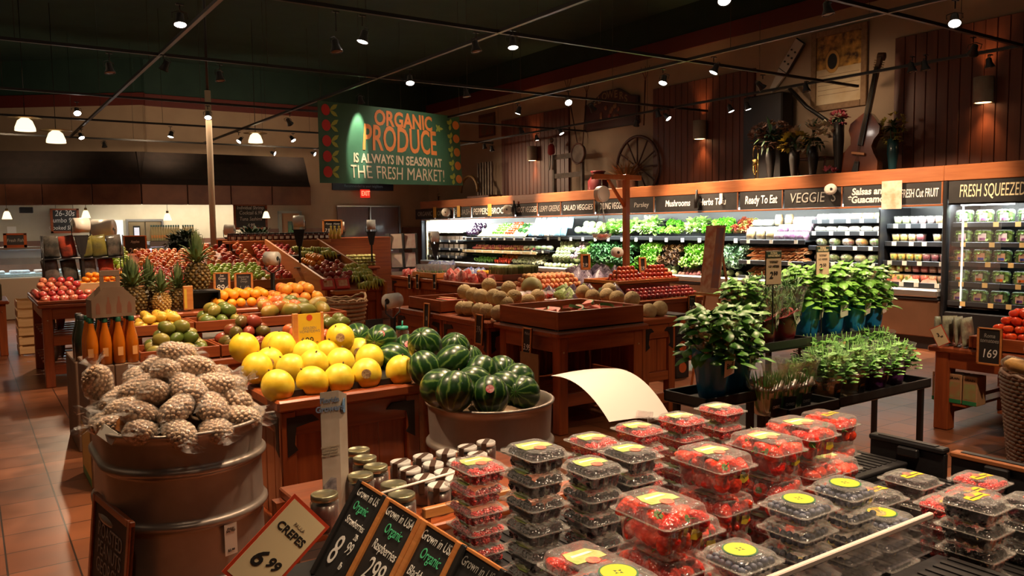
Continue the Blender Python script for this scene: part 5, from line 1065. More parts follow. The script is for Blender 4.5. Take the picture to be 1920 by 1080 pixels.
# white dairy-like far section
W0, W1 = yx(860, 450), 18.7
CT = MB().bb(-.04, .04, -.045, .045, 0, .16, .01).mesh('carton', pm('white_carton', (.85, .86, .84), .4)); CT2 = MB().bb(-.05, .05, -.09, .09, 0, .11, .01).mesh('tofu_pack', pm('white_pack', (.78, .78, .74), .4, col2=(.7, .7, .7), scale=9))
for z, me, st, lab, gp in ((1.50, CT, .10, 'white carton on the brightly lit top shelf at the far end', 'white cartons'), (1.27, CT2, .21, 'white wide pack on the far end shelf', 'white packs, second shelf'), (1.07, CT2, .26, 'pale wide pack on the far end shelf above the herb bags', 'pale packs, third shelf')):
    shelf(case, W0, W1, 10.05, z, .04, 4, CWHITE if z > 1.4 else None)
    for i in range(int((W1 - W0 - .3) / st)): item('white_carton' if me is CT else 'white_pack', me, (10.14, W0 + .15 + i * st, z + .001), lab, 'carton', gp, (0, 0, 0), 1)
shelf(case, W0, W1, 10.02, .88, .04, 4)
for i in range(7): place(PK['w'], (10.14, W0 + .15 + i * .24, .881), 0, 'wrapped mushroom pack on the lowest far end shelf', 'mushroom packs, far end', 1)
MB().bb(10.0, 10.69, 18.66, 18.70, .69, 1.8).bd('inner_end_wall', pm('lit_cream_panel', (.80, .74, .5), .5), case)
# ================================================================ mango and papaya cart
cabinet('stepped wooden fruit stall carrying mangoes, papayas and pineapples', .95, 2.70, 6.02, 7.75, .66)
def stepped(label, x0, x1, y0, y1, z, hh, mat=WX, z0=None):
    t = tray(label, x0, x1, y0, y1, z, hh, mat=mat)
    if z0 is not None:
        for sx in (-1, 1): MB().bb(sx * (x1 - x0 - .1) / 2 - .02, sx * (x1 - x0 - .1) / 2 + .02, -.1, .1, z0 - z, 0).bd('support', WZ, t)
    return t
stepped('lower wooden tray with green mangoes at the front of the stall', .96, 1.50, 6.03, 6.44, .661, .095)
stepped('lower wooden tray with dark red-green mangoes', 1.51, 2.02, 6.03, 6.44, .661, .095)
stepped('lower wooden tray of mixed mangoes behind the honeydew sign', 2.03, 2.69, 6.03, 6.44, .661, .095)
stepped('middle tray of small yellow mangoes', 1.0, 1.43, 6.50, 6.90, .80, .09, z0=.66); stepped('middle tray of red-green mangoes', 1.44, 1.90, 6.50, 6.90, .80, .09, z0=.66); stepped('middle tray of papayas and mangoes behind the honeydew sign', 1.91, 2.69, 6.50, 6.90, .80, .09, z0=.66)
t = table('top step of the fruit stall carrying pineapples and golden fruit', .98, 2.69, 6.93, 7.70, .93, name='stall_step', leg=.05, apron=.06); t.location.z = 0
for o in t.children:
    if o.name.startswith('leg'): o.scale = (1, 1, .27); o.location.z = .655
def heap(name, me, label, cat, group, x0, x1, y0, y1, z, d, layers=2, rise=0, horiz=True, sc=.07):
    for L_ in range(layers):
        nx, ny = max(1, int((x1 - x0) / d) - L_), max(1, int((y1 - y0) / (d * .95)) - L_)
        for i in range(nx):
            for k in range(ny):
                if L_ < layers - 1 and 0 < i < nx - 1 and 0 < k < ny - 1: continue
                x = (x0 + x1) / 2 + (i - (nx - 1) / 2) * d + j(d * .08); y = (y0 + y1) / 2 + (k - (ny - 1) / 2) * d * .95 + j(d * .08)
                item(name, me, (x, y, z + d * .48 + L_ * d * .70 + rise * (y - y0)), label, cat, group, (j(.35), j(.35), RNG.uniform(0, 6.28)), 1 + j(sc))
heap('green_mango', M_MG, 'green mango in the lower tray of the stall', 'mango', 'green mangoes in the lower tray', .99, 1.48, 6.06, 6.42, .675, .105, 3, .12)
heap('dark_mango', M_MR, 'dark red and green mango in the lower tray of the stall', 'mango', 'dark mangoes in the lower tray', 1.53, 2.0, 6.06, 6.42, .675, .105, 3, .12)
heap('mixed_mango', M_MM, 'green and orange mango behind the honeydews, lower tray', 'mango', 'mixed mangoes in the lower tray', 2.05, 2.67, 6.06, 6.42, .675, .11, 2, .2)
heap('yellow_mango', M_MY, 'small yellow mango in the middle tray', 'mango', 'yellow mangoes', 1.02, 1.41, 6.52, 6.88, .815, .085, 2, .1)
heap('red_green_mango', M_MG, 'plump green mango with red blush in the middle tray', 'mango', 'blushed mangoes in the middle tray', 1.46, 1.88, 6.52, 6.88, .815, .107, 2, .1)
heap('papaya', M_PAP, 'green-brown papaya in the middle tray behind the sign', 'papaya', 'papayas in the middle tray', 1.94, 2.66, 6.52, 6.88, .815, .15, 1, .25)
heap('mixed_mango', M_MM, 'green and orange mango on the papayas of the middle tray', 'mango', 'mangoes on the papayas', 1.94, 2.4, 6.6, 6.88, .87, .115, 1, .3)
heap('golden_fruit', M_ORANGE, 'round golden orange fruit on the top step of the stall', 'orange', 'golden fruit on the top step', 1.72, 2.25, 6.97, 7.40, .93, .088, 2, .04)
heap('grapefruit', M_GRAPEF, 'grapefruit with pink blush on the top step of the stall', 'grapefruit', 'grapefruit on the top step', 2.26, 2.68, 6.97, 7.40, .93, .104, 2, .04)
# pineapples
PINB = pm('pineapple_skin', (.05, .03, .008), .5, col2=(.22, .13, .03), scale=40); PINL = pm('pineapple_leaf', (.035, .075, .02), .5, col2=(.16, .20, .07), scale=9)
PING = pm('pineapple_gold', (.40, .22, .05), .5, col2=(.58, .38, .12), scale=9)
def pineapple(m_):
    t = thing('pineapple', '', 'pineapple'); q = MB(); q.lathe([(max(.002, .078 * sin(pi * min(1, .12 + .80 * k / 12)) ** .5), .008 + .19 * k / 12) for k in range(13)], 18)
    for r_ in range(9):
        for i in range(12):
            a = 2 * pi * (i + .5 * (r_ % 2)) / 12; z = .018 + r_ * .0205; rr = .078 * sin(pi * (.12 + .80 * (z - .008) / .19)) ** .5
            q.sph((rr * cos(a), rr * sin(a), z), (.0165, .0165, .0125), 6, 4)
    q.bd('body', m_, t); q = MB(); rr = random.Random(3)
    for i in range(64):
        e = (i / 64); a = i * 2.4; d = Ve((cos(a) * (1 - e) * .9, sin(a) * (1 - e) * .9, .35 + e * 1.2)); q.leaf((.016 * cos(a), .016 * sin(a), .19 + e * .03), d, .13 + .10 * e * rr.uniform(.7, 1.1), .022, -.3 if e > .5 else .9, .5, 4, 0, rr)
    q.bd('leaf_crown', PINL, t); return t
pn = pineapple(PINB); pg_ = pineapple(PING)
PINS = [(pn, 1.10, 7.06, .93, 'dark pineapple at the end of the top step by the bottle carrier', 1.12), (pg_, 1.30, 7.03, .93, 'small golden pineapple with a white paper tag', .85), (pn, 1.25, 7.28, .93, 'dark pineapple behind the tagged golden one', 1.05), (pn, 1.44, 7.10, .93, 'dark pineapple next to the upright wooden sign', .95), (pn, 1.10, 7.35, .93, 'dark pineapple farthest back on the top step', 1.0)]
for P_, x, y, z, lab, s_ in PINS:
    o = place(P_, (x, y, z), j(2), lab, None, s_) if False else None
    if P_.get('used'): o = dup(P_)
    else: o = P_; P_['used'] = 1
    o.location = (x, y, z); o.rotation_euler = (j(.08), j(.08), RNG.uniform(0, 6)); o.scale = (s_,) * 3; o['label'] = lab
    if 'tag' in lab: q = MB().box((0, -.075, .13), (.035, .002, .08), Euler((0, -.35, 0)).to_matrix()); q.bd('paper_tag', PAPER, o); o.rotation_euler = (0, 0, -.3)
bx_ = at_y(371, 583, 7.0)
t = thing('black_riser', 'black open-fronted riser box under the tallest pineapple', 'riser', (1.64, 7.13, .93)); 
for a in ((-.13, .13, -.10, .10, .145, .16), (-.13, -.115, -.10, .10, 0, .145), (.115, .13, -.10, .10, 0, .145), (-.115, .115, .085, .10, 0, .145)): MB().bb(*a).bd('panel', BLACK, t)
o = dup(pn); o.location = (1.61, 7.12, 1.091); o.rotation_euler = (0, 0, 1); o.scale = (1.2,) * 3; o['label'] = 'tallest pineapple standing on the black riser box'
MB().box((.02, -.06, .22), (.03, .002, .07), Euler((0, .4, 0)).to_matrix()).bd('paper_tag', PAPER, o)
t = tag(MB().box((1.49, 6.955, 1.045), (.075, .03, .20), None, .004).bd('wood_sign_back', LX), 'upright narrow wooden sign holder between pineapples', 'sign'); MB().bb(1.458, 1.478, 6.938, 6.9395, .96, 1.12).bd('yellow_strip', pm('sign_yellow', (.7, .45, .05), .5), t)
for (u, v0, w_, h_, y, lab, ls) in ((417, 552, .145, .20, 7.44, 'framed chalk price board reading 89 cents behind the golden fruit', [('See\nGreen', .78, .03, CHALK), ('Kiwi', .6, .022, CHALK), ('89¢', .28, .085, CHALK)]), (458, 555, .165, .215, 7.44, 'framed chalk price board with worn 1.49 lettering', [('Honeycrisp\nSweet\nOrange', .72, .025, CHDIM), ('1 49', .32, .065, CHDIM), ('lb', .1, .03, CHALK)])):
    p = at_y(u, v0, y); price_board(lab, (p.x, y, max(p.z, .935)), -.25, ls, w_, h_, 4, edge=.02)
price_board('blank dark price board on the lower mango tray', (1.95, 5.99, .60), -.5, [('1.99', .5, .05, CHDIM)], .14, .17, 4, False); price_board('small dark price board with faded writing under the green mangoes', (1.12, 5.99, .57), 0, [('Mango', .7, .03, CHDIM), ('2.50', .35, .04, CHDIM)], .16, .10, 0, False)
p = at_y(512, 548, 7.55); bag_roll('black stand with a bag roll behind the golden fruit', (p.x, 7.55, .93), rd(-50), post=.30, R_=.066, W_=.12, vee=False)
# juice bottles, carrier and cartons
KRAFT = pm('kraft_cardboard', (.13, .065, .035), .7, col2=(.16, .085, .045), scale=4); KR2 = pm('carrier_cardboard', (.17, .10, .06), .6, col2=(.22, .135, .08), scale=6)
for k, (x0, x1, y0, y1, z0, z1, lab) in enumerate(((.565, .715, 5.42, 5.95, .40, .78, 'tall brown carton under the orange juice bottles, aisle side'), (.717, .87, 5.42, 5.95, .40, .78, 'tall brown carton under the orange juice bottles, mango side'), (.565, .87, 5.42, 5.95, 0, .395, 'wide lower carton with yellow edge at the floor'), (.60, .92, 6.5, 7.15, .0, .66, 'brown carton stack under the dark bottles'))):
    t = tag(MB().bb(x0, x1, y0, y1, z0, z1, .006).bd('carton', KRAFT), lab, 'carton'); MB().bb((x0 + x1) / 2 - .02, (x0 + x1) / 2 + .02, y0 - .001, y1 + .001, z1 - .001, z1 + .0008).bd('tape', pm('parcel_tape', (.42, .30, .18), .35), t)
    if k == 2: MB().bb(x0 - .002, x0, y0 + .05, y1 - .05, .02, .36).bd('side_print', pm('yellow_print', (.60, .36, .06), .5), t); MB().bb(x0 - .0025, x0 - .0021, y0 + .05, y1 - .05, .02, .07).bd('green_band', pm('green_print', (.08, .22, .06), .5), t)
OJ = pm('orange_juice', (.50, .12, .005), .25, col2=(.58, .16, .008), scale=6, coat=.6); CAPG = pm('green_cap', (.015, .10, .05), .4); OJL = pm('bottle_print', (.80, .38, .12), .5)
def bottle(m_, capm, prt=True, s_=1):
    t = thing('juice_bottle', '', 'bottle'); MB().lathe([(.030, 0), (.038, .006), (.039, .12), (.034, .16), (.020, .215), (.0165, .235), (.0165, .250)], 16).bd('glass_body', m_, t)
    MB().lathe([(.018, .246), (.0185, .249), (.0185, .272), (.015, .275)], 14).bd('cap', capm, t)
    if prt: text('Natalie', t, (0, -.0395, .085), FRONT, .018, OJL, name='print', bold=.0003) if False else MB().bb(-.016, .016, -.0405, -.0388, .05, .10).bd('label_print', OJL, t)
    return t
ob = bottle(OJ, CAPG); n_ = 0
for r_ in range(3):
    for i in range(4):
        x, y = .603 + i * .075, 5.47 + r_ * .10
        lab = 'tall glass bottle of orange juice with green cap, %s row, %s from the aisle' % (('front', 'second', 'third')[r_], ('first', 'second', 'third', 'fourth', 'fifth')[i])
        o = ob if n_ == 0 else dup(ob); o.location = (x, y, .781); o['label'] = lab; o['group'] = 'orange juice bottles'; o.rotation_euler = (0, 0, j(.4)); o.scale = (.93, .93, 1.06); n_ += 1
db = bottle(pm('dark_bottle', (.012, .016, .010), .12, coat=.8), pm('dark_cap', (.02, .02, .02), .4), False)
for k, (x, y) in enumerate(((.66, 6.58), (.78, 6.60), (.66, 6.72), (.80, 6.74))):
    o = db if k == 0 else dup(db); o.location = (x, y, .661); o.scale = (1.3, 1.3, 1.22); o['label'] = 'dark green bottle on the carton stack, %s' % ('near the aisle', 'beside it', 'behind at the aisle', 'farthest one')[k]; o['group'] = 'dark bottles'
t = thing('bottle_carrier', 'empty cardboard bottle carrier standing on the juice bottles', 'carrier', (.725, 5.52, 1.074), rd(6))
P = [(-.125, 0), (.125, 0), (.125, .11), (.045, .20), (.045, .30), (-.045, .30), (-.045, .20), (-.125, .11)]
for y in (-.065, .065): MB().prism(P[:4] + P[7:] if False else [(-.125, 0), (.125, 0), (.125, .11), (.05, .185), (-.05, .185), (-.125, .11)], -.002, .002, Matrix.Translation((0, y, 0)) @ Matrix.Rotation(rd(90), 4, 'X')).bd('side_panel', KR2, t)
for x in (-.125, .125): MB().bb(x - .002, x + .002, -.062, .062, 0, .11).bd('end_panel', KR2, t)
MB().bb(-.12, .12, -.06, .06, .001, .004).bd('floor_panel', KR2, t)
q = MB(); q.bb(-.058, .058, -.004, .004, .05, .215); q.bb(-.058, -.035, -.004, .004, .215, .25); q.bb(.035, .058, -.004, .004, .215, .25); q.bb(-.058, .058, -.004, .004, .25, .285, .002); q.bd('handle_panel', KR2, t)
CPR = pm('carrier_print', (.20, .07, .035), .6)
for k, x in enumerate((-.09, -.03, .03, .09)):
    q = MB(); q.prism([(x - .014, .02), (x + .014, .02), (x + .014, .07), (x + .005, .10), (x + .005, .125), (x - .005, .125), (x - .005, .10), (x - .014, .07)] if abs(x) < .06 else [(x - .012, .02), (x + .012, .02), (x + .012, .065), (x + .004, .09), (x - .004, .09), (x - .012, .065)], .0672, .0680, Matrix.Rotation(rd(90), 4, 'X')); q.bd('bottle_print', CPR, t)
# ================================================================ apple table at the aisle
table('wooden table of rowed red apples beside the tiled aisle', .56, 1.95, 9.36, 10.95, .87, shelf=[.22, .52], lip=.03)
for r_ in range(6):
    for i in range(15):
        x, y = .63 + i * .084 + (r_ % 2) * .03, 9.43 + r_ * .10; z = .87 + .037 + max(0, r_ - 1) * .042
        if r_ > 2 and x > .98 and x < 1.75: continue
        item('red_apple', M_APPLE['pink' if (i + r_) % 3 else 'red'], (x, y, z), 'red apple in the straight rows on the aisle table', 'apple', 'apples on the aisle table', (j(.3) + .9, j(.2), j(.3)), 1.06)
for r_ in range(9):
    item('red_apple', M_APPLE['red'], (.62, 10.05 + r_ * .085, .91), 'red apple in the straight rows on the aisle table', 'apple', 'apples on the aisle table', (.9, 0, j(.3)), 1.05); item('red_apple', M_APPLE['pink'], (.70, 10.05 + r_ * .085, .96), 'red apple in the straight rows on the aisle table', 'apple', 'apples on the aisle table', (.9, 0, j(.3)), 1.05)
tray('pale wooden box of clementines on the apple table', .98, 1.72, 9.86, 10.30, .90, .14, mat=PINE, name='clementine_box'); heap('clementine', M_CLEM, 'bright orange clementine heaped in the pale wooden box', 'clementine', 'clementines in the pale box', 1.0, 1.70, 9.88, 10.28, .99, .066, 3, 0)
# snack rack
CH = [pm('bag_silver', (.30, .28, .26), .3, .5, col2=(.12, .11, .10), scale=14, bump=.6, bscale=16), pm('bag_red', (.42, .06, .03), .3, col2=(.05, .035, .03), scale=9, bump=.6, bscale=16), pm('bag_olive', (.17, .15, .03), .3, col2=(.05, .05, .03), scale=7, bump=.6, bscale=16), pm('bag_dark', (.035, .035, .03), .25, col2=(.14, .12, .1), scale=9, bump=.6, bscale=16)]
PBS = [pillow(.17, .26, .07, m_) for m_ in CH]
t = thing('snack_rack', 'black wire rack of chip bags standing behind the apples', 'rack', (1.12, 10.55, .90))
for z in (.13, .40): MB().bb(-.42, .42, -.13, .13, z - .012, z).bd('rack_shelf', BLACK, t)
for sx in (-.41, .41):
    for sy in (-.12, .12): MB().cyl((sx, sy, 0), (sx, sy, .66), .007, n=6).bd('rack_post', BLACK, t)
for k, (x, z, m_, lab) in enumerate(((.80, .63, 3, 'dark chip bag, upper rack, aisle end'), (.98, .63, 1, 'red and grey chip bag, upper rack'), (1.17, .63, 2, 'olive chip bag, upper rack, middle'), (1.30, .63, 2, 'olive chip bag, upper rack, third'), (1.46, .63, 3, 'dark chip bag, upper rack, far end'), (.80, .36, 0, 'silver chip bag, lower rack, aisle end'), (.99, .36, 3, 'dark chip bag, lower rack, middle'), (1.17, .36, 0, 'silver chip bag, lower rack behind the clementines'), (1.37, .36, 1, 'red chip bag, lower rack by the far end'))):
    item('chip_bag', PBS[m_], (x, 10.52, .67 + z), lab, 'bag', None, (j(.08) - .1, 0, rd(90) + j(.3)), (.9, 1.0, .95) if False else 1.0)
for k, (x, y, z, m_) in enumerate(((.70, 9.62, .54, 0), (.80, 9.95, .54, 1), (.72, 10.3, .54, 0), (.70, 9.6, .24, 0), (.80, 9.9, .24, 3), (.72, 10.25, .24, 0), (1.1, 9.6, .24, 3), (1.3, 9.6, .54, 1))):
    item('snack_bag', PBS[m_], (x, y, z), '%s snack bag on the %s shelf under the apples, %s' % (('silver', 'red', 'olive', 'dark')[m_], 'upper' if z > .4 else 'lower', ('by the near leg', 'second inward', 'at the far end', 'by the near leg', 'second inward', 'at the far end', 'deeper inside', 'deeper inside')[k]), 'bag', None, (0, j(.15), j(.5)), 1)
p = at_y(165, 470, 9.9); bag_roll('bag roll on a wooden post behind the clementine box', (p.x, 10.45, .90), .2, post=.66, R_=.085, W_=.16)
# ================================================================ apple wall
cabinet('wide slatted wooden bin front of the apple wall', 1.45, 3.80, 10.40, 11.85, .90, irons=False, sides=('f', 'l'), th=.03)
q = MB(); q.loft([[Ve((x, 10.45, .90)), Ve((x, 11.8, .90)), Ve((x, 11.8, 1.30))] for x in (1.5, 3.75)], sm=False); tag(q.bd('sloped_bed', WX), 'sloped bed under the apple wall', 'riser')
for z in (.66, .79): 
    pass
t = tag(MB().bb(1.45, 3.80, 10.36, 10.385, .84, .955, .004).bd('front_board', LX), 'light wooden front board of the apple wall', 'board')
t = tag(MB().bb(1.45, 3.80, 10.36, 10.385, .70, .83, .004).bd('front_board', LX), 'second light wooden board below the front board', 'board')
def ax(u, y): return at_y(u, 500, y).x
def arow(me, lab, gp, u0, u1, y0, y1, z0, z1, d=.084, cat='apple'): slope_pile({M_APPLE['green']: 'green_apple', M_APPLE['gala']: 'striped_apple', M_APPLE['red']: 'red_apple', M_APPLE['pink']: 'pink_apple'}[me], me, lab, cat, gp, ax(u0, (y0 + y1) / 2), ax(u1, (y0 + y1) / 2), y0, y1, z0, z1, d)
arow(M_APPLE['green'], 'green apple in the back of the apple wall near the pineapples', 'green apples at the back', 190, 250, 11.05, 11.75, 1.10, 1.34)
arow(M_APPLE['gala'], 'orange-red apple in the back of the apple wall beside the green ones', 'orange-red apples at the back', 252, 376, 11.05, 11.75, 1.08, 1.30)
arow(M_APPLE['gala'], 'yellow and red apple beside the beige pole', 'yellow-red apples by the pole', 378, 408, 11.05, 11.75, 1.12, 1.36)
arow(M_APPLE['red'], 'deep red apple in the back of the apple wall', 'deep red apples at the back', 410, 440, 11.05, 11.75, 1.12, 1.34); arow(M_APPLE['gala'], 'orange-red apple in the back right half of the apple wall', 'orange-red apples, back', 441, 470, 11.05, 11.75, 1.12, 1.40); arow(M_APPLE['pink'], 'pink-red apple in the back of the wall below the TFM board', 'pink-red apples at the back', 471, 556, 11.05, 11.75, 1.12, 1.38)
arow(M_APPLE['pink'], 'pink-red apple in the front of the wall behind the pineapples', 'pink-red apples behind the pineapples', 215, 365, 10.44, 11.0, .93, 1.08); arow(M_APPLE['green'], 'green apple in the front rows of the apple wall', 'green apples in the front rows', 366, 500, 10.44, 11.0, .93, 1.10); arow(M_APPLE['pink'], 'pink-red apple in the front rows next to the divider', 'pink-red apples in the front rows', 502, 575, 10.44, 11.0, .93, 1.10)
for (u, v, y, w_, h_, ls, lab) in ((255, 488, 12.0, .30, .34, [('Apples', .75, .05, CHALK), ('2.89', .35, .13, CHALK)], 'chalk price board reading 2.89 behind the green apples'), (420, 482, 12.1, .20, .26, [('2.49', .4, .09, CHDIM)], 'dim chalk price board beside the beige pole'), (497, 476, 12.1, .20, .30, [('T', .82, .07, CHALK), ('F', .5, .07, CHALK), ('M', .2, .07, CHALK)], 'framed chalk board lettered T F M above the red apples'), (526, 476, 12.1, .28, .26, [('\\\\\\', .5, .12, CHDIM)], 'leaning framed chalk board with worn strokes beside the TFM board'), (552, 558, 10.35, .14, .20, [('Gala', .75, .03, CHDIM), ('2.49', .3, .07, CHALK)], 'chalk price board reading 2.49 hung on the light front board')):
    p = at_y(u, v, y); price_board(lab, (p.x, y, p.z), 0, ls, w_, h_, 3 if y > 11 else 0, edge=.022)
p = at_y(453, 470, 12.0); tag(MB().bb(p.x - .06, p.x + .06, 12.0, 12.004, p.z - .02, p.z + .18).bd('blank_card', pm('tan_card', (.42, .30, .20), .6)), 'blank tan card standing between chalk boards', 'card')
tag(MB().bb(1.45, 3.8, 11.86, 12.5, 0, 1.27, .01).bd('back_shelf', WX), 'wooden back shelf of the apple wall carrying chalk boards', 'shelf')
for (u, v, y, lab, ps, R_, W_) in ((563, 502, 10.2, 'white bag roll on a tall black post beside the divider', .50, .075, .13), (197, 500, 11.9, 'large white bag roll with a black funnel behind the green apples', .34, .13, .26), (432, 475, 12.6, 'brownish bag roll on a black post beside the seafood board', .25, .08, .14)):
    p = at_y(u, v, y); bag_roll(lab, (p.x, y, p.z), -.5, ps, R_, W_)
# flowers and greenery in front of the counter
GV = pm('greenery_dark', (.012, .035, .012), .6, col2=(.04, .09, .03), scale=9)
def bush(seed, n_, R_, lf, w_, mats_, fl=0):
    q = MB(); rr = random.Random(seed)
    for i in range(n_):
        d = Ve((rr.gauss(0, 1), rr.gauss(0, 1), rr.gauss(0, .8) + .3)).normalized(); q.leaf(d * R_ * rr.uniform(.2, .9), d + Ve((0, 0, .3)), lf, w_, .8, .3, 3, .2, rr)
    return q.mesh('bush', mats_)
MBUSH = bush(11, 130, .16, .09, .05, GV)
for k, (u, v, y, s_, lab) in enumerate(((350, 452, 13.2, 1.1, 'dark potted greenery beyond the tall pineapple'), (328, 455, 13.4, .9, 'dark potted greenery beside the bottle shelf'), (470, 448, 13.0, 1.2, 'dark greenery heap under the sushi board'), (490, 446, 13.2, 1.0, 'dark greenery heap next to the sushi board edge'))):
    p = at_y(u, v, y); t = thing('potted_greenery', lab, 'plant', (p.x, y, 1.0)); put('foliage', MBUSH, t, (0, 0, p.z - 1.0), None, s_); MB().cyl((0, 0, 0), (0, 0, p.z - 1.0), .07, .10, 12).bd('pot', BLACK, t)
tag(MB().bb(2.2, 5.2, 12.95, 13.6, 0, 1.0, .01).bd('plant_stand', DARKW), 'dark stand behind the apple wall carrying greenery', 'stand')
# ================================================================ orange, apple and banana corner
cabinet('wooden corner stall with bananas, oranges and red apples', 3.62, 4.36, 9.38, 10.35, .86, irons=False)
q = MB(); q.loft([[Ve((x, 9.42, .86)), Ve((x, 10.3, .86)), Ve((x, 10.3, 1.12))] for x in (3.66, 4.34)], sm=False); tag(q.bd('sloped_bed', WX), 'sloped bed under the bananas', 'riser')
def slab(name, pts, th, mt, lab, cat):
    q = MB(); A = [Ve(p) for p in pts]; n = (A[1] - A[0]).cross(A[2] - A[0]).normalized() * th; q.loft([A, [p + n for p in A]], sm=False); bmesh.ops.recalc_face_normals(q.bm, faces=q.bm.faces); return tag(q.bd(name, mt), lab, cat)
slab('divider_board', [(3.60, 9.30, .55), (3.60, 9.30, .98), (3.60, 11.6, 1.46), (3.60, 11.6, .55)], .03, LY, 'slanting light wooden divider between apple wall and oranges', 'board')
slab('divider_board', [(4.40, 9.30, .55), (4.40, 9.30, .92), (4.42, 11.9, 1.50), (4.42, 11.9, .55)], .03, LY, 'slanting light wooden divider beyond the bananas', 'board')
tag(MB().bb(3.2, 4.45, 11.62, 11.66, .9, 1.44, .005).bd('back_board', LX), 'light wooden back board above the bananas', 'board'); tag(MB().bb(3.1, 4.6, 11.66, 12.1, 1.40, 1.44, .005).bd('jar_shelf', LX), 'light wooden shelf carrying honey jars above the bananas', 'shelf')
tag(MB().bb(3.66, 4.36, 10.36, 11.6, 0, 1.10, .01).bd('rear_stall', WX), 'rear part of the banana stall below the upper shelf', 'stall')
heap('orange', M_ORANGE, 'orange in the box beside the divider', 'orange', 'oranges beside the divider', 3.64, 4.0, 10.05, 10.5, 1.10, .09, 2, .1)
slope_pile('red_apple', M_APPLE['red'], 'red apple piled above the two red boxes', 'apple', 'red apples above the red boxes', 3.66, 4.02, 9.45, 9.95, .93, 1.08, .082, second=.3)
q = MB(); q.bb(3.80, 4.06, 9.86, 9.90, .9, 1.16); 
BANM = pm('banana_peel', (.52, .46, .05), .4, col2=(.30, .36, .05), scale=14, rnd=.5); BANT = pm('banana_tip', (.10, .07, .02), .7)
def banana_hand():
    t = thing('banana_bunch', '', 'bananas')
    for i in range(5):
        a = (i - 2) * .26; pts = []
        for k in range(7):
            s_ = k / 6; r = .03 + .15 * s_; pts.append((sin(a) * r, -cos(a) * r, .055 * sin(pi * s_) + .02))
        MB().tube(pts, [.008, .015, .018, .0185, .017, .012, .005], 7).bd('banana', BANM, t)
    MB().cyl((0, -.035, .015), (0, .0, .05), .014, .01, 8).bd('bunch_stem', BANT, t); return t
bh = banana_hand(); n_ = 0
for r_ in range(7):
    for i in range(3 if r_ < 5 else 4):
        x = 4.08 + i * .12 if r_ < 5 else 3.82 + i * .16; y = 9.50 + r_ * .15; z = .88 + r_ * .048 if r_ < 5 else 1.24 + (r_ - 5) * .05
        if r_ >= 5: y = 10.9 + (r_ - 5) * .3
        o = bh if n_ == 0 else dup(bh); n_ += 1; o.location = (x, y, z); o.rotation_euler = (rd(18) + j(.2), j(.2), j(.5)); o.scale = (1.05,) * 3
        o['label'] = 'bunch of yellow-green bananas on the %s' % ('sloping stall' if r_ < 5 else 'upper shelf above the stall'); o['group'] = 'banana bunches on the %s' % ('slope' if r_ < 5 else 'upper shelf')
tag(MB().bb(3.66, 4.38, 10.75, 11.5, 1.215, 1.235).bd('banana_shelf', BLACK), 'black upper shelf carrying banana bunches', 'shelf')
for k, u in enumerate((616, 644)):
    p = at_y(u, 533, 9.28); t = thing('candy_apple_box', 'red box with window print before the red apples, %s' % ('the one by the divider' if k == 0 else 'the one by the bananas'), 'box', (p.x, 9.28, .862), 0, None, rot=(rd(-28), 0, 0)); w_ = .085
    MB().bb(-w_, w_, -.02, .02, 0, .14, .004).bd('box_body', pm('red_box', (.62, .04, .02), .4), t); MB().bb(-w_ * .7, w_ * .7, -.0215, -.0205, .03, .115).bd('box_print', pm('box_print', (.75, .45, .25), .4, col2=(.6, .2, .08), scale=30), t)
tag(MB().bb(3.66, 4.06, 9.20, 9.375, .80, .845, .006).bd('front_ledge', LX), 'wooden ledge jutting out under the two red boxes', 'ledge')
# wicker basket on the floor before the bananas
WICK = pm('wicker', (.36, .20, .09), .6, col2=(.48, .29, .14), scale=30)
def wicker(label, x, y, z0, r0, r1, h, handles=True, name='wicker_basket', mt=WICK, n=36, rows=10, el=1.0):
    t = thing(name, label, 'basket', (x, y, z0)); q = MB()
    for k in range(rows):
        z = h * (k + .5) / rows; R_ = r0 + (r1 - r0) * k / (rows - 1); pts = []
        for i in range(n * 2 + 1): a = 2 * pi * i / (n * 2); rr = R_ + .007 * cos(n * a + pi * (k % 2)); pts.append((rr * cos(a), rr * sin(a) * el, z + .3 * h * .0))
        q.tube(pts, h / rows * .48, 5, False)
    q.bd('weave', mt, t); q = MB()
    for i in range(n // 2): a = 2 * pi * i / (n // 2); q.tube([(r0 * cos(a), r0 * sin(a) * el, 0), (r1 * cos(a), r1 * sin(a) * el, h)], .006, 4)
    q.bd('stakes', mt, t); q = MB(); pts = [(r1 * cos(2 * pi * i / 40), r1 * sin(2 * pi * i / 40) * el, h + .008 * sin(i * 2.3) + (.05 * max(0, abs(cos(2 * pi * i / 40)) - .8) / .2 if handles else 0)) for i in range(41)]; q.tube(pts, .014, 6, False); q.bd('braided_rim', mt, t)
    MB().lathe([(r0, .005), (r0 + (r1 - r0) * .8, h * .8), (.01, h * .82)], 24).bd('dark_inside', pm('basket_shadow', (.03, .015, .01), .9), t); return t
wicker('pale wicker basket with raised handles below the red boxes', 3.30, 8.15, .40, .20, .27, .44, True)
tag(MB().bb(3.08, 3.52, 7.93, 8.37, 0, .395, .01).bd('basket_crate', WX), 'low wooden crate under the pale wicker basket', 'crate')
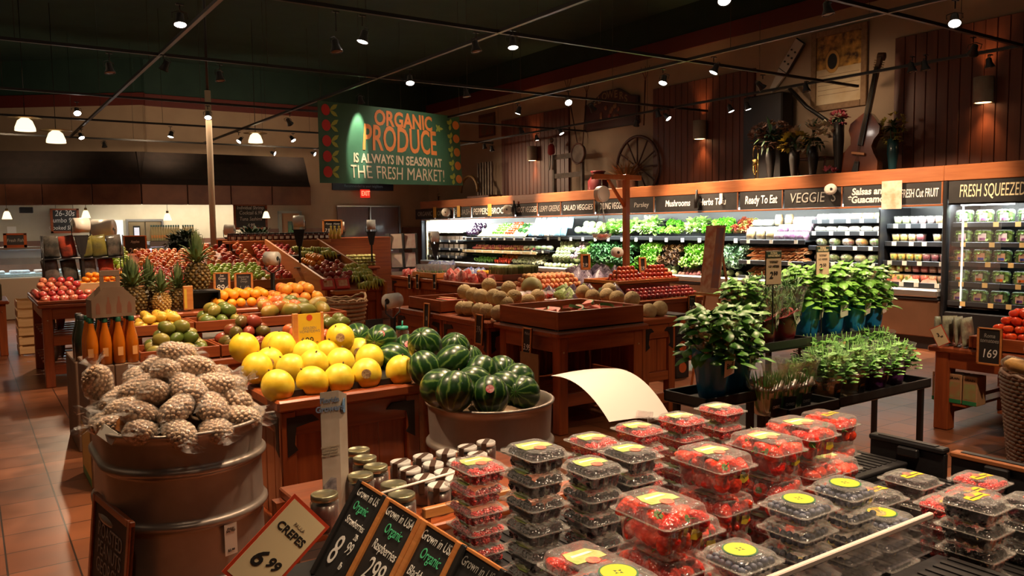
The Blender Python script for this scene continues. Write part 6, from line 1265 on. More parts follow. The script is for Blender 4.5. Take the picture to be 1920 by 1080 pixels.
# honey jars and boards behind
HJ = pm('dark_honey', (.10, .018, .006), .2, coat=.5); hj = thing('honey_jar', '', 'jar'); MB().lathe([(.03, 0), (.034, .01), (.034, .07), (.026, .085)], 12).bd('glass', HJ, hj); MB().lathe([(.028, .083), (.028, .10), (.01, .101)], 12).bd('lid', BLACK, hj); MB().bb(-.02, .02, -.0355, -.034, .02, .055).bd('label_patch', PAPER, hj); n_ = 0
for r_ in range(2):
    for i in range(17): o = hj if n_ == 0 else dup(hj); n_ += 1; o.location = (3.15 + i * .088, 11.75 + r_ * .12, 1.441); o['label'] = 'small dark honey jar in the rows on the shelf above the bananas'; o['group'] = 'honey jars'; o.scale = (1.1,) * 3
YB = bottle(pm('honey_bottle', (.62, .42, .06), .3, coat=.4), pm('yellow_cap', (.75, .6, .1), .5), True)
for k, u in enumerate((623, 630, 638)): o = YB if k == 0 else dup(YB); p = at_y(u, 455, 11.98); o.location = (p.x, 12.02, 1.441); o.scale = (.8, .8, .75); o['label'] = 'yellow-capped honey bottle among the jars'; o['group'] = 'yellow-capped bottles'
p = at_y(624, 441, 13.0); price_board('framed double chalk board with two 7.99 prices above the jars', (p.x, 13.0, p.z), 0, [('Honey   Honey', .75, .05, CHALK), ('7.99  7.99', .3, .09, CHALK)], .36, .26, 0, edge=.03)
tag(MB().bb(4.5, 6.2, 12.9, 13.5, 0, 1.45, .01).bd('honey_back_stand', WX), 'wooden stand behind the honey shelf', 'stand')
for (u, v, y, lab) in ((742, 455, 13.4, 'white bag roll beyond the honey jars'), (899, 430, 13, ''), (0, 0, 0, '')):
    pass
p = at_y(746, 478, 11.0); bag_roll('white bag roll with a trailing bag before the double doors', (at_y(697, 470, 12.2).x, 12.2, 1.05), -.4, .5, .08, .14)
p = at_y(648, 455, 13.0); bag_roll('small white bag roll between the chalk board and the doors', (p.x, 13.2, 1.45), -.4, .10, .07, .13)
# corn, hot-sauce shelves and magazine rack
t = table('wooden side table stacked with corn and red sauce bottles', 5.25, 5.85, 12.6, 13.5, .95, shelf=[.35, .65]); CORN_ = MB().lathe(ellprof(.028, .10, 8), 10).mesh('corn_ear', pm('corn', (.62, .55, .2), .5, col2=(.5, .55, .25), scale=20))
for r_ in range(4):
    for i in range(8): item('corn_ear', CORN_, (5.32 + i * .065, 12.75 + j(.02), .985 + r_ * .05), 'ear of corn stacked on the side table', 'corn', 'corn ears', (rd(90), 0, j(.1)), 1)
sb = bottle(pm('red_sauce', (.55, .05, .02), .3, coat=.5), pm('orange_cap', (.7, .35, .1), .5), True)
n_ = 0
for z in (.362, .662):
    for i in range(7): o = sb if n_ == 0 else dup(sb); n_ += 1; o.location = (5.33 + i * .075, 12.72, z + .002); o.scale = (.8, .8, .8); o['label'] = 'small red sauce bottle on the shelves of the side table'; o['group'] = 'red sauce bottles'
t = thing('magazine_rack', 'tall rack of pale booklets between the side table and the case', 'rack', (6.75, 13.6, 0))
for x in (-.28, .0, .28): MB().bb(x - .01, x + .01, -.1, .1, 0, 1.50).bd('rack_side', BLACK, t)
for z in (.5, .85, 1.2): MB().bb(-.28, .28, -.1, .1, z, z + .015).bd('rack_shelf', BLACK, t)
for k in range(6): x = -.14 + .28 * (k % 2); z = .52 + .35 * (k // 2); tag(put('booklet', MB().bb(-.11, .11, -.012, .012, 0, .27).mesh('booklet', pm('booklet_%d' % (k % 2), ((.62, .45, .42), (.6, .55, .5))[k % 2], .5, col2=((.7, .6, .5), (.5, .3, .3))[k % 2], scale=9)), None, (6.75 + x, 13.52, z), (-.1, 0, 0)), 'pale booklet on the rack, %s shelf, %s' % (('lowest', 'middle', 'top')[k // 2], ('left column', 'second column')[k % 2]), 'booklet')
# ================================================================ island of onions, herbs and asparagus
cabinet('long wooden stall of red onion bags, herb bags and asparagus', 5.95, 7.15, 9.66, 12.4, .80, irons=True)
REDB_ = pm('red_net_bag', (.55, .05, .045), .3, col2=(.75, .35, .3), scale=26, bump=.8, bscale=40, rnd=.3); PRB = pillow(.20, .10, .14, REDB_)
for k in range(16): item('red_onion_bag', PRB, (6.08 + .17 * (k % 2) + j(.03), 9.80 + .14 * (k // 2), .80 + (.05 if k % 3 == 0 else 0)), 'red mesh bag heaped on the near half of the long stall', 'bag', 'red mesh bags, near heap', (rd(70) + j(.3), 0, j(1)), 1)
for k in range(8): item('red_onion_bag', PRB, (6.08 + .17 * (k % 2), 11.75 + .15 * (k // 2), .80), 'red mesh bag heaped at the far end of the long stall', 'bag', 'red mesh bags, far heap', (rd(70) + j(.3), 0, j(1)), 1)
tray('light wooden tray of clear herb bags', 5.98, 6.40, 10.95, 11.68, .801, .09, mat=LX); HB = film('herb_bag', (.95, .97, 1), .30, .25, .8, 30, clear=.9)
def herbbag():
    t = thing('herb_bag', '', 'herb bag'); q = MB(); q.loft([rrect(.05, .08, .01, .0), rrect(.06, .10, .02, .06), rrect(.10, .14, .02, .19)], cap1=False); q.bd('clear_bag', HB, t); q = MB(); rr = random.Random(2)
    for i in range(26): q.leaf((rr.uniform(-.02, .02), rr.uniform(-.03, .03), rr.uniform(.01, .07)), Ve((rr.uniform(-.5, .5), rr.uniform(-.5, .5), 1)), .05, .02, .5, .2, 3, rng=rr)
    q.bd('herb_leaves', H_LEAF, t); return t
H_LEAF = pm('herb_leaf', (.08, .26, .04), .5, col2=(.2, .42, .1), scale=12); hbp = herbbag(); n_ = 0
for i in range(3):
    for k in range(6): o = hbp if n_ == 0 else dup(hbp); n_ += 1; o.location = (6.06 + i * .13, 11.02 + k * .115, .818); o.rotation_euler = (0, 0, j(.5)); o['label'] = 'upright clear bag of green herbs in the light wooden tray'; o['group'] = 'clear herb bags'
tray('reddish wooden tray of standing asparagus', 6.42, 7.12, 9.68, 10.15, .801, .10); ASP = pm('asparagus_green', (.16, .22, .07), .5, col2=(.38, .40, .20), scale=9, stretch=(1, 1, .3), rnd=.4)
q = MB(); rr = random.Random(6)
for i in range(26): a = rr.uniform(0, 6.28); r = .045 * sqrt(rr.random()); q.tube([(r * cos(a), r * sin(a), 0), (r * cos(a), r * sin(a), .17 + rr.uniform(-.01, .01)), (r * cos(a), r * sin(a), .205)], [.006, .0065, .003], 5)
MASP = q.mesh('asparagus_bunch', ASP)
for i in range(7):
    for k in range(4): item('asparagus_bunch', MASP, (6.48 + i * .097, 9.74 + k * .105, .816), 'bunch of asparagus standing in the wooden tray', 'asparagus', 'asparagus bunches', (0, 0, j(3)), 1)
heap('yellow_squash', mango('yellow_squash', pm('squash_yellow', (.82, .48, .03), .4), .035, 1.8), 'yellow squash heaped between herbs and asparagus', 'squash', 'yellow squash', 6.42, 6.75, 10.25, 10.6, .80, .085, 2, 0)
BLUB_ = pillow(.20, .12, .14, pm('blue_produce_bag', (.05, .09, .42), .3, col2=(.5, .55, .65), scale=20, bump=.6, bscale=30))
for k in range(6): item('blue_bag', BLUB_, (6.62 + .2 * (k % 2), 10.9 + .18 * (k // 2), .80), 'blue and white produce bag behind the herb tray', 'bag', 'blue produce bags', (rd(60), 0, j(1)), 1.1)
heap('blue_bag', BLUB_, 'blue and white produce bag at the far end of the stall', 'bag', 'blue produce bags, far', 6.45, 6.9, 11.7, 12.2, .82, .17, 1, 0)
for k, u in enumerate((765, 780, 812)): p = at_x(u, 527, 5.90); price_board('narrow chalk board on the onion stall side, %s from its far end' % ('first', 'second', 'third')[k], (5.93, p.y, p.z - .13), rd(-90), [('1.99', .4, .05, CHALK)], .11, .24, 0)
p = at_y(815, 470, 12.6); bag_roll('beige bag roll on a black post in front of the white-lit end of the case', (at_y(816, 480, 12.2).x, 12.2, .80), -.3, .52, .095, .12); p = at_x(833, 398, 9.7)
for (u, v, lab, s_) in ((837, 398, 'pale bag roll hanging before the ORGANIC boards', .10), (952, 393, 'pale bag roll hanging before the BROCCOLI board', .10), (1557, 355, 'pale bag roll mounted before the VEGGIE board', .075)):
    p = at_x(u, v, 9.78); t = thing('bag_roll', lab, 'bag dispenser', p); q = MB(); q.lathe([(.02, -.08), (s_, -.08), (s_, .08), (.02, .08)], 20, M=Matrix.Rotation(rd(90), 4, 'Y') @ Matrix.Rotation(0, 4, 'Z')); q.bd('roll', ROLLP, t, None, (0, 0, rd(40))); MB().cyl((-.062, -.052, 0), (-.064, -.053, 0), .02, n=10).bd('roll_core', BLKPL, t); MB().bb(.05, .13, -.01, .01, -.06, .06).bd('wall_bracket', BLKPL, t)
# ================================================================ melon island
table('sturdy wooden table under the cut watermelon tray', 3.62, 4.56, 4.72, 5.62, .80, lip=0, shelf=[.30])
tray('deep wooden tray of cut watermelon wedges', 3.66, 4.54, 4.77, 5.57, .801, .15, th=.03, bottom=pm('tray_liner', (.42, .34, .29), .5))
FW = film('cling_film', (1, .95, .92), .12, .06, .9, 30, clear=.96)
for i in range(5):
    for k in range(3):
        p = (3.93 + i * .115 + j(.02), 4.98 + k * .14 + j(.02), .925 + j(.012)); item('watermelon_wedge', MWED, p, 'wrapped wedge of red watermelon in the deep wooden tray', 'watermelon', 'cut watermelon wedges', (rd(RNG.choice((70, 110, 80))), j(.3), RNG.uniform(0, 6.28)), .85)
cabinet('wooden stall of cantaloupes with price boards hung on its side', 3.60, 4.28, 5.66, 6.45, .80, sides=('f', 'l')); cabinet('wooden stall of cantaloupes behind the watermelon tray', 4.30, 5.0, 5.66, 6.50, .80); cabinet('narrow wooden stall with arched braces and two cantaloupes', 4.60, 4.98, 4.84, 5.60, .82, open_bottom=True)
cabinet('wooden stall under the small melon tray', 3.60, 4.28, 6.47, 7.40, .80, sides=('f', 'l'))
tray('small deep wooden tray with a half melon', 3.61, 4.15, 6.49, 7.15, .801, .12, th=.025); item('cut_melon_half', MHW, (3.85, 6.75, .90), 'red cut melon half in the small deep tray', 'melon', None, (0, .1, 0), 1.15); item('cut_melon_half', MHC, (3.95, 6.95, .90), 'orange cut melon half in the small deep tray', 'melon', None, (0, .1, 0), 1.1)
for (u, v, xx) in ((867, 578, 3.72), (879, 579, 3.72), (899, 582, 3.72), (914, 584, 3.72), (935, 587, 3.72), (871, 547, 3.82), (887, 553, 3.83), (902, 556, 3.80), (926, 556, 3.84), (938, 560, 3.83), (917, 535, 3.98), (954, 541, 4.05), (964, 557, 3.98), (949, 570, 3.86), (1093, 548, 4.72), (1111, 556, 4.74), (1138, 554, 4.88), (1142, 544, 5.0), (1157, 559, 4.84), (1185, 561, 4.72), (1216, 584, 4.78), (1237, 579, 4.90), (990, 565, 4.2), (1008, 556, 4.35)):
    p = at_x(u, v, xx); item('cantaloupe', M_CANT, p, 'rough tan cantaloupe on the wooden melon stalls', 'cantaloupe', 'cantaloupes', None, .90)
p = at_y(997, 538, 7.0); item('large_green_melon', M_GAL, (p.x, 7.0, p.z), 'largest melon, dull green, behind the cantaloupes', 'melon', None, (1.5, .2, 0), 1.0); p = at_y(1010, 545, 6.9)
tag(MB().bb(4.35, 5.0, 6.52, 7.4, 0, .86, .01).bd('melon_riser', WX), 'wooden block behind the cantaloupes carrying the green melon and fruit cups', 'riser')
CUP = tub(pm('red_fruit_cup', (.55, .03, .03), .35), .085, .075); n_ = 0
for i in range(7):
    for k in range(2): o = CUP if n_ == 0 else dup(CUP); n_ += 1; p = at_y(985 + i * 15, 560 - k * 8, 6.58 + k * .16); o.location = (4.42 + i * .085, 6.58 + k * .12, .862 + k * .0); o.rotation_euler = (rd(25), 0, j(.3)); o['label'] = 'small clear cup of red fruit tilted in the row behind the watermelon tray'; o['group'] = 'red fruit cups'; o.scale = (.85,) * 3
for (u, v, y, lab, ls, w_, h_, xx) in ((898, 640, 0, 'dark chalk board reading 39 on the side of the cantaloupe stall', [('39¢', .5, .08, CHDIM)], .12, .26, 3.55), (988, 660, 0, 'leaning chalk board reading 3.99 on the leg of the watermelon table', [('Melon', .8, .035, CHDIM), ('3.99', .3, .07, CHALK)], .12, .22, 3.58), (800, 610, 0, 'worn narrow board on the side of the small tray stall', [('lb', .4, .06, CHDIM)], .11, .24, 3.55)):
    p = at_x(u, v, xx); price_board(lab, (xx, p.y, p.z - .03), rd(-90), ls, w_, h_, 3, edge=.015)
t = tag(MB().bb(3.565, 3.575, 4.9, 5.14, .25, .62).bd('hanging_note', pm('brown_paper', (.22, .13, .05), .7, col2=(.28, .17, .07), scale=9)), 'brown paper note hanging beside the leaning chalk board', 'note')
# grapes and bagged salads in front of the scale post, nectarines, peaches
cabinet('wooden stall of bagged grapes', 5.02, 5.72, 6.25, 7.3, .80); GRB = pillow(.22, .14, .16, pm('grape_bag', (.30, .42, .12), .25, col2=(.10, .05, .10), scale=30, bump=1, bscale=45, rnd=.7, coat=.4)); GRD = pillow(.22, .14, .16, pm('dark_grape_bag', (.05, .02, .05), .25, col2=(.30, .25, .35), scale=30, bump=1, bscale=45, rnd=.4, coat=.4))
for k in range(15): item('grape_bag', GRB, (5.12 + .155 * (k % 4) + j(.02), 6.33 + .17 * (k // 4), .80 + .03 * (k % 2)), 'clear bag of green grapes heaped behind the cantaloupes', 'bag of grapes', 'green grape bags', (rd(60) + j(.4), 0, j(2)), 1)
cabinet('tall wooden stall carrying the plum and nectarine trays', 5.76, 6.82, 6.22, 7.3, .80)
tray('orange-edged tray of nectarines, aisle end', 5.74, 6.20, 6.42, 7.0, .955, .05, mat=LX); tray('orange-edged tray of nectarines, case end', 6.21, 6.66, 6.42, 7.0, .955, .05, mat=LX); tag(MB().bb(5.8, 6.6, 6.5, 6.95, .80, .953, .01).bd('tray_riser', WX), 'riser block under the nectarine trays', 'riser')
for x0, x1, g in ((5.76, 6.19, 'aisle end'), (6.23, 6.65, 'case end')):
    for L_ in range(4):
        nx = 7 - L_
        for i in range(nx):
            for k in range(max(1, 4 - L_)):
                item('nectarine', M_PLUM, ((x0 + x1) / 2 + (i - (nx - 1) / 2) * .060 + j(.004), 6.47 + (k + L_ * .5) * .062 + j(.004) + (.0), 1.0 + L_ * .042), 'red-orange nectarine heaped in the tray at the %s' % g, 'nectarine', 'nectarines, %s tray' % g, None, 1)
for i in range(15):
    for k in range(3): item('plum', M_PLUM2, (5.84 + i * .064, 6.26 + k * .056, .832 + .03 * k), 'dark red plum in the low row before the nectarine trays', 'plum', 'plums', None, 1.05)
price_board('chalk price board reading 2.49 on the side of the plum stall', (6.62, 6.19, .62), 0, [('Plums', .8, .03, CHDIM), ('2.49', .3, .055, CHALK)], .12, .20, 0)
cabinet('wooden stall of peaches and dark grapes around the scale post', 5.3, 7.3, 7.5, 8.3, .86, irons=False)
PEA = sph_mesh('peach', .034, pm('peach_skin', (.72, .24, .12), .6, col2=(.80, .45, .18), scale=10, rnd=.4)); heap('peach', PEA, 'peach heaped behind the grape bags', 'peach', 'peaches', 5.4, 6.2, 7.55, 7.95, .86, .07, 3, .05)
for k in range(15): item('dark_grape_bag', GRD, (6.30 + .16 * (k % 5) + j(.02), 7.60 + .2 * (k // 5), .87 + .04 * (k // 5)), 'clear bag of dark grapes with a blue top at the scale post', 'bag of grapes', 'dark grape bags', (rd(50) + j(.4), 0, j(2)), 1.05)
for (u, v, y, lab) in ((1098, 506, 7.45, 'orange-framed board back on a stake among the peaches'), (1205, 512, 7.0, 'light-framed chalk price board reading 2.99 among the nectarines')): p = at_y(u, v, y); price_board(lab, (p.x, y, p.z), -.5 if u < 1100 else .0, [('2.99', .3, .06, CHALK)], .12, .19, 4, edge=.028)
# scale post
t = thing('scale_post', 'orange wooden gallows post holding the hanging produce scale', 'post', (6.95, 7.62, .86)); MB().bb(-.035, .035, -.035, .035, 0, 1.38, .004).bd('post', wood('orange_wood', (.50, .14, .03), (.60, .19, .045), axis=2), t)
OW = MATS['orange_wood']; MB().bb(-.55, .24, -.03, .03, 1.31, 1.375, .004).bd('cross_arm', OW, t); q = MB(); q.tube([(-.30, 0, 1.31), (-.03, 0, .98)], .028, 4); q.bd('brace', OW, t)
t = thing('hanging_scale', 'hanging dial scale with a glassy pan of tomatoes', 'scale', (6.545, 7.62, 0))
MB().cyl((0, 0, 2.10), (0, 0, 2.17), .006, n=6).bd('hook_chain', STEEL, t); q = MB(); q.cyl((0, -.04, 1.99), (0, .04, 1.99), .10, n=24, sm=False); q.bd('dial_body', WHITE, t, None, None); MB().cyl((0, -.043, 1.99), (0, -.0405, 1.99), .085, n=24, sm=False).bd('dial_face', PAPER, t); t.children[-1].parent = t
for a in (.5, 2.6, 4.7): MB().cyl((0, 0, 1.89), (.10 * cos(a), .10 * sin(a), 1.50), .003, n=5).bd('pan_rod', STEEL, t)
MB().lathe([(.01, 1.42), (.07, 1.43), (.11, 1.46), (.125, 1.50), (.122, 1.50), (.105, 1.462), (.01, 1.428)], 20).bd('pan', film('pan_plastic', (1, .95, .9), .25, .1, .1, 10, clear=.9), t)
for k, (x, y) in enumerate(((-.04, -.03), (.03, -.03), (0, .04))): item('tomato', M_TOM, (6.545 + x, 7.62 + y, 1.47), 'red tomato lying in the pan of the hanging scale', 'tomato', 'tomatoes in the scale pan', None, .9)
p = at_y(1157, 473, 7.5); t = thing('bag_roll', 'brown-cored bag roll fixed to the scale post', 'bag dispenser', (p.x, 7.5, p.z)); q = MB(); q.lathe([(.02, -.08), (.065, -.08), (.065, .08), (.02, .08)], 20, M=Matrix.Rotation(rd(90), 4, 'Y')); q.bd('roll', ROLLP, t, None, (0, 0, rd(60))); MB().cyl((-.042, -.072, 0), (-.044, -.075, 0), .018, n=10).bd('roll_core', BLKPL, t); MB().bb(.02, .10, .0, .10, -.012, .012).bd('bracket', BLKPL, t)
# orange cartons and easel
for k in range(3):
    t = tag(MB().bb(6.03, 6.22, 5.85, 6.19, .0 + k * .225, .22 + k * .225, .005).bd('fruit_carton', pm('black_carton', (.02, .018, .018), .5)), 'black carton printed with an orange fruit, %s of the stack' % ('bottom', 'middle', 'top')[k], 'carton', 'printed black cartons')
    MB().cyl((6.125, 5.849, .11 + k * .225), (6.125, 5.8475, .11 + k * .225), .055, n=18, sm=False).bd('fruit_print', pm('print_orange', (.55, .12, .03), .5), t)
t = thing('easel', 'wooden easel with a tall narrow colourful poster', 'easel', (5.68, 5.0, -.03), rd(-98)); OWL = LX
for x, yb in ((-.20, -.15), (.20, -.15), (0, .35)): q = MB(); q.tube([(x, yb, 0), (x * .15, 0, 1.62)], .012, 5); q.bd('leg', OWL, t)
MB().bb(-.19, .19, -.115, -.06, .98, 1.0).bd('ledge', OWL, t)
b_ = MB().bb(-.13, .13, -.008, 0, 0, .62).bd('poster', pm('poster_print', (.82, .62, .42), .5, col2=(.60, .20, .10), scale=14, detail=5), t, (0, -.09, 1.003), (rd(-7), 0, 0)); MB().bb(.02, .12, -.010, -.0085, .05, .60).bd('poster_panel', pm('poster_purple', (.22, .17, .22), .5, col2=(.45, .16, .08), scale=8), b_)
tag(MB().bb(4.2, 5.6, 3.75, 4.6, 0, .012, .004).bd('floor_mat', pm('grey_rubber_mat', (.05, .042, .036), .7, col2=(.085, .07, .06), scale=60)), 'dark grey ribbed floor mat beside the melon stalls', 'mat')
# ================================================================ track lighting
ZT = 3.5
TA = [1.83, 4.4, 7.0, 9.6]; TB = [4.2, 6.65, 9.4, 12.6, 15.4, 18.4]
TRK = pm('track_black', (.012, .012, .012), .4); TRK2 = pm('track_grey_edge', (.12, .11, .10), .35, .6)
for k, x in enumerate(TA):
    y0, y1 = (-1, 18.4); nm_ = ('over the apples and pole', 'over the honeydews', 'over the scale post', 'nearest the refrigerated cases')[k]
    t = thing('lighting_track', 'long black ceiling track running toward the back, ' + nm_, 'light track', (x, 0, ZT))
    MB().bb(-.018, .018, y0, y1, -.016, .016).bd('rail', TRK, t)
    MB().bb(-.019, .019, y0, y1, -.0185, -.0165).bd('rail_slot', TRK2, t)
    for y in (2, 6, 10, 14, 18): MB().cyl((0, y, .016), (0, y, 2.0), .003, n=5).bd('hang_wire', TRK, t)
for k, y in enumerate(TB):
    nm_ = ('above the berries', 'above the mangoes', 'above the banner', 'above the apple wall', 'before the seafood hood', 'along the seafood hood')[k]
    t = thing('lighting_track', 'long black ceiling track running crosswise ' + nm_, 'light track', (0, y, ZT))
    MB().bb(-4.5, (10.4 if k < 4 else (10.0 if k == 4 else 7.2)), -.018, .018, -.019, .013).bd('rail', TRK, t)
    for x in (0.5, 3, 5.7, 8.3): MB().cyl((x, 0, .013), (x, 0, 2.0), .003, n=5).bd('hang_wire', TRK, t)
BULB = pm('bulb_white', (1, .95, .9), .4, emit=(1.0, .86, .74), estr=30); BULBOFF = pm('bulb_off', (.12, .10, .09), .2)
def lamp_proto(on):
    t = thing('track_lamp', '', 'track light')
    MB().bb(-.03, .03, -.016, .016, -.03, -.02).bd('adapter', TRK, t); MB().cyl((0, 0, -.03), (0, 0, -.10), .006, n=6).bd('stem', TRK, t)
    h = MB().lathe([(.018, .10), (.030, .09), (.034, .04), (.052, 0), (.055, -.012), (.050, -.012), (.046, -.004)], 16, cap1=False).bd('lamp_head', BLACK, t)
    MB().lathe([(.0465, -.006), (.03, -.012), (.001, -.014)], 16, cap0=False).bd('bulb', BULB if on else BULBOFF, h)
    MB().tube([(-.06, 0, .05), (-.062, 0, .10), (0, 0, .125), (.062, 0, .10), (.06, 0, .05)], .004, 5).bd('yoke', TRK, h)
    h.location = (0, 0, -.215); return t
PR = {True: lamp_proto(True), False: lamp_proto(False)}; USED = {True: False, False: False}
def lamp(p, tgt, on, label, power=0, size=62):
    """p = where the bulb hangs"""
    if USED[on]:
        t = dup(PR[on])
    else: t = PR[on]; USED[on] = True
    p = Ve(p); t.location = (p.x, p.y, ZT - .018 + .0); hd = [c for c in t.children if c.name.startswith('lamp_head')][0]
    dz = p.z - t.location.z; st = [c for c in t.children if c.name.startswith('stem')][0]
    st.scale = (1, 1, max(.3, (-dz - .12) / .10)) ; st.location = (0, 0, .03 * (st.scale.z - 1))
    hd.location = (0, 0, dz)
    d = (Ve(tgt) - p).normalized(); hd.rotation_euler = (-d).to_track_quat('Z', 'Y').to_euler()
    t['label'] = label; t['group'] = 'lit track spotlights' if on else 'unlit track spotlights'
    if power: spot(p + d * .03, tgt, power, size)
    return t
TGT = [(1.5, 4.0, .9), (.75, 3.7, .9), (2.1, 3.3, .9), (1.4, 6.3, .8), (2.3, 6.6, .8), (1.5, 11.2, 1.2), (2.8, 11.2, 1.2), (4.0, 9.8, 1.1), (4.2, 5.9, 1), (2.2, 11.0, 1.2), (4.0, 7.6, 1), (6.0, 6.7, 1.1), (3.8, 2.8, .9), (5.6, 2.8, .9), (6.4, 10.6, 1), (.9, 10, 1), (10.1, 7.4, 1.05), (10.1, 9.3, 1.05), (10.1, 11.2, 1.05), (10.1, 5.6, 1.2), (10.1, 13, 1.05), (10.1, 15.2, 1.1), (6.3, 14, 1), (2.5, 15, 1)]
LIT = [(338, 45), (307, 130), (145, 212), (153, 258), (390, 220), (320, 256), (544, 232), (550, 263), (448, 265), (515, 288), (590, 289), (680, 77), (769, 155), (962, 88), (971, 212), (1066, 192), (1113, 206), (978, 248), (1007, 262), (1053, 250), (909, 278), (923, 282), (1193, 235), (1235, 218), (1253, 222), (1243, 155), (1338, 135), (1430, 165), (1371, 208), (1403, 204), (1790, 43), (1824, 100), (1358, 0)]
OFF = [(206, 135), (413, 150), (631, 95), (893, 95), (875, 180), (1553, 25), (1512, 170), (196, 275), (1735, 130), (1710, 133), (1856, 125)]
def snap(u, v):
    p = at_z(u, v, 3.3); a = min(TA, key=lambda x: abs(x - p.x)); b = min(TB, key=lambda y: abs(y - p.y))
    q = at_x(u, v, a) if abs(p.x - a) < abs(p.y - b) else at_y(u, v, b)
    if not (2.95 < q.z < 3.40): q = p
    return q
ng = {}
for (u, v) in LIT:
    p = snap(u, v); c = sorted(TGT, key=lambda g: (Ve(g).xy - p.xy).length + ng.get(g, 0) * .8)
    c = [g for g in c if (Ve(g).xy - p.xy).length > .25][0]; ng[c] = ng.get(c, 0) + 1
    lamp(p, c, True, 'lit black spotlight head hanging from the ceiling track grid', 380 if c[0] > 10 else (340 if c[1] > 9 else 215), 60 if c[0] > 10 else 66)
for (u, v) in OFF:
    p = snap(u, v); lamp(p, (p.x + .3, p.y - .5, 0), False, 'unlit black spotlight head hanging from the ceiling track grid')
# the lamp whose beam rakes the banner
p = at_z(677, 193, 3.36); bt = p + Ve((.14, .10, -.55)); lamp(p, bt, True, 'spotlight head burning a bright patch onto the banner', 0)
LAMP_BANNER = p
# lamps over the shopper and the near displays (above the frame)
for (x, y, g, pw) in ((1.83, 2.0, (1.15, 1.25, 1.0), 230), (1.83, .6, (1.7, 1.1, 1.0), 250), (3.0, 4.18, (1.5, 4.0, .9), 300), (.6, 4.22, (.8, 3.9, 1.0), 300), (4.4, 2.3, (3.9, 2.7, .9), 320), (1.83, 3.2, (1.7, 3.8, .9), 230), (3.1, 1.2, (1.9, 1.2, .9), 200), (1.83, 5.0, (1.5, 6.2, .8), 200), (4.4, .8, (5.4, 2.6, .8), 230), (1.2, 4.22, (1.4, 6.3, .7), 120), (-.4, 4.22, (.1, 6.4, 0), 35), (.2, 1.2, (.62, 1.6, .9), 60)):
    lamp((x, y, 3.28), g, True, 'lit black spotlight head hanging from the ceiling track grid', pw, 64)
# soft warm room fill: unseen area lights added under the ceiling, no fixtures
area((-2.5, 9, 5.2), (0, 0, 0), 4, 10, 40, WARM); area((5, 9, 5.2), (0, 0, 0), 8, 12, 32, WARM)
# pendants over the counter
SHD = pm('milk_glass', (.8, .75, .6), .3, emit=(1.0, .80, .48), estr=1.6); BRS = pm('aged_brass', (.25, .16, .06), .4, .8)
for (u, v, y, lab, s_) in ((47, 235, 15.4, 'wide white glass pendant lamp, highest one at the far left', 1), (105, 258, 15.9, 'wide white glass pendant lamp beside the end of the diagonal track', 1), (479, 260, 15.2, 'wide white glass pendant lamp between two spotlights by the banner', .85)):
    p = at_y(u, v, y); t = thing('pendant_lamp', lab, 'pendant lamp', p); s_ *= .9
    MB().lathe([(.06 * s_, .13 * s_), (.12 * s_, .08 * s_), (.165 * s_, -.04 * s_), (.17 * s_, -.10 * s_), (.15 * s_, -.08 * s_), (.05, .08 * s_)], 24, cap0=True, cap1=True).bd('glass_shade', SHD, t)
    MB().lathe([(.02, .15 * s_), (.28 * s_, .135 * s_), (.28 * s_, .128 * s_), (.02, .13 * s_)], 24).bd('disc_reflector', BRS, t); MB().cyl((0, 0, .15 * s_), (0, 0, 5.48 - p.z), .006, n=6).bd('rod', BLACK, t)
    spot(p + Ve((0, 0, -.12)), p - Ve((0, 0, 2)), 40, 120, WARM)
for (u, v, lab) in ((13, 405, 'small white pendant under the hood, first from the left edge'), (161, 403, 'small white pendant hanging before the jumbo shrimp board'), (314, 408, 'small white pendant hanging by the row of pale bottles'), (499, 404, 'small white pendant hanging at the edge of the sushi board')):
    p = at_y(u, v, 17.9); t = thing('pendant_lamp', lab, 'pendant lamp', p, 0, 'small pendants under the hood')
    MB().lathe([(.03, .09), (.05, .06), (.085, -.06), (.07, -.05), (.02, .06)], 16).bd('glass_shade', SHD, t); MB().cyl((0, 0, .09), (0, 0, .14), .025, n=10).bd('cap', BRS, t); MB().cyl((0, 0, .14), (0, 0, 2.35 - p.z + .2), .004, n=5).bd('cord', BLACK, t)
    spot(p + Ve((0, 0, -.08)), p - Ve((0, -.3, 2)), 45, 130, (1, .85, .62))
area((2.0, 18.9, 2.25), (rd(15), 0, 0), 7.5, .4, 95, (1, .86, .66)); area((-2.5, 19.0, 2.2), (rd(10), 0, 0), 5, .4, 45, (1, .86, .66))  # area fill added under the hood, apart from the pendants
area((4.2, 13.8, 3.3), (0, 0, 0), 3, 2, 60, WARM)
for x in (.8, 3.4, 6.0): spot((x, 17.0, 3.42), (x + .2, 20, 3.9), 70, 120, WARM, .1, 1)  # added spots brighten the wall above the hood, no lamp heads built
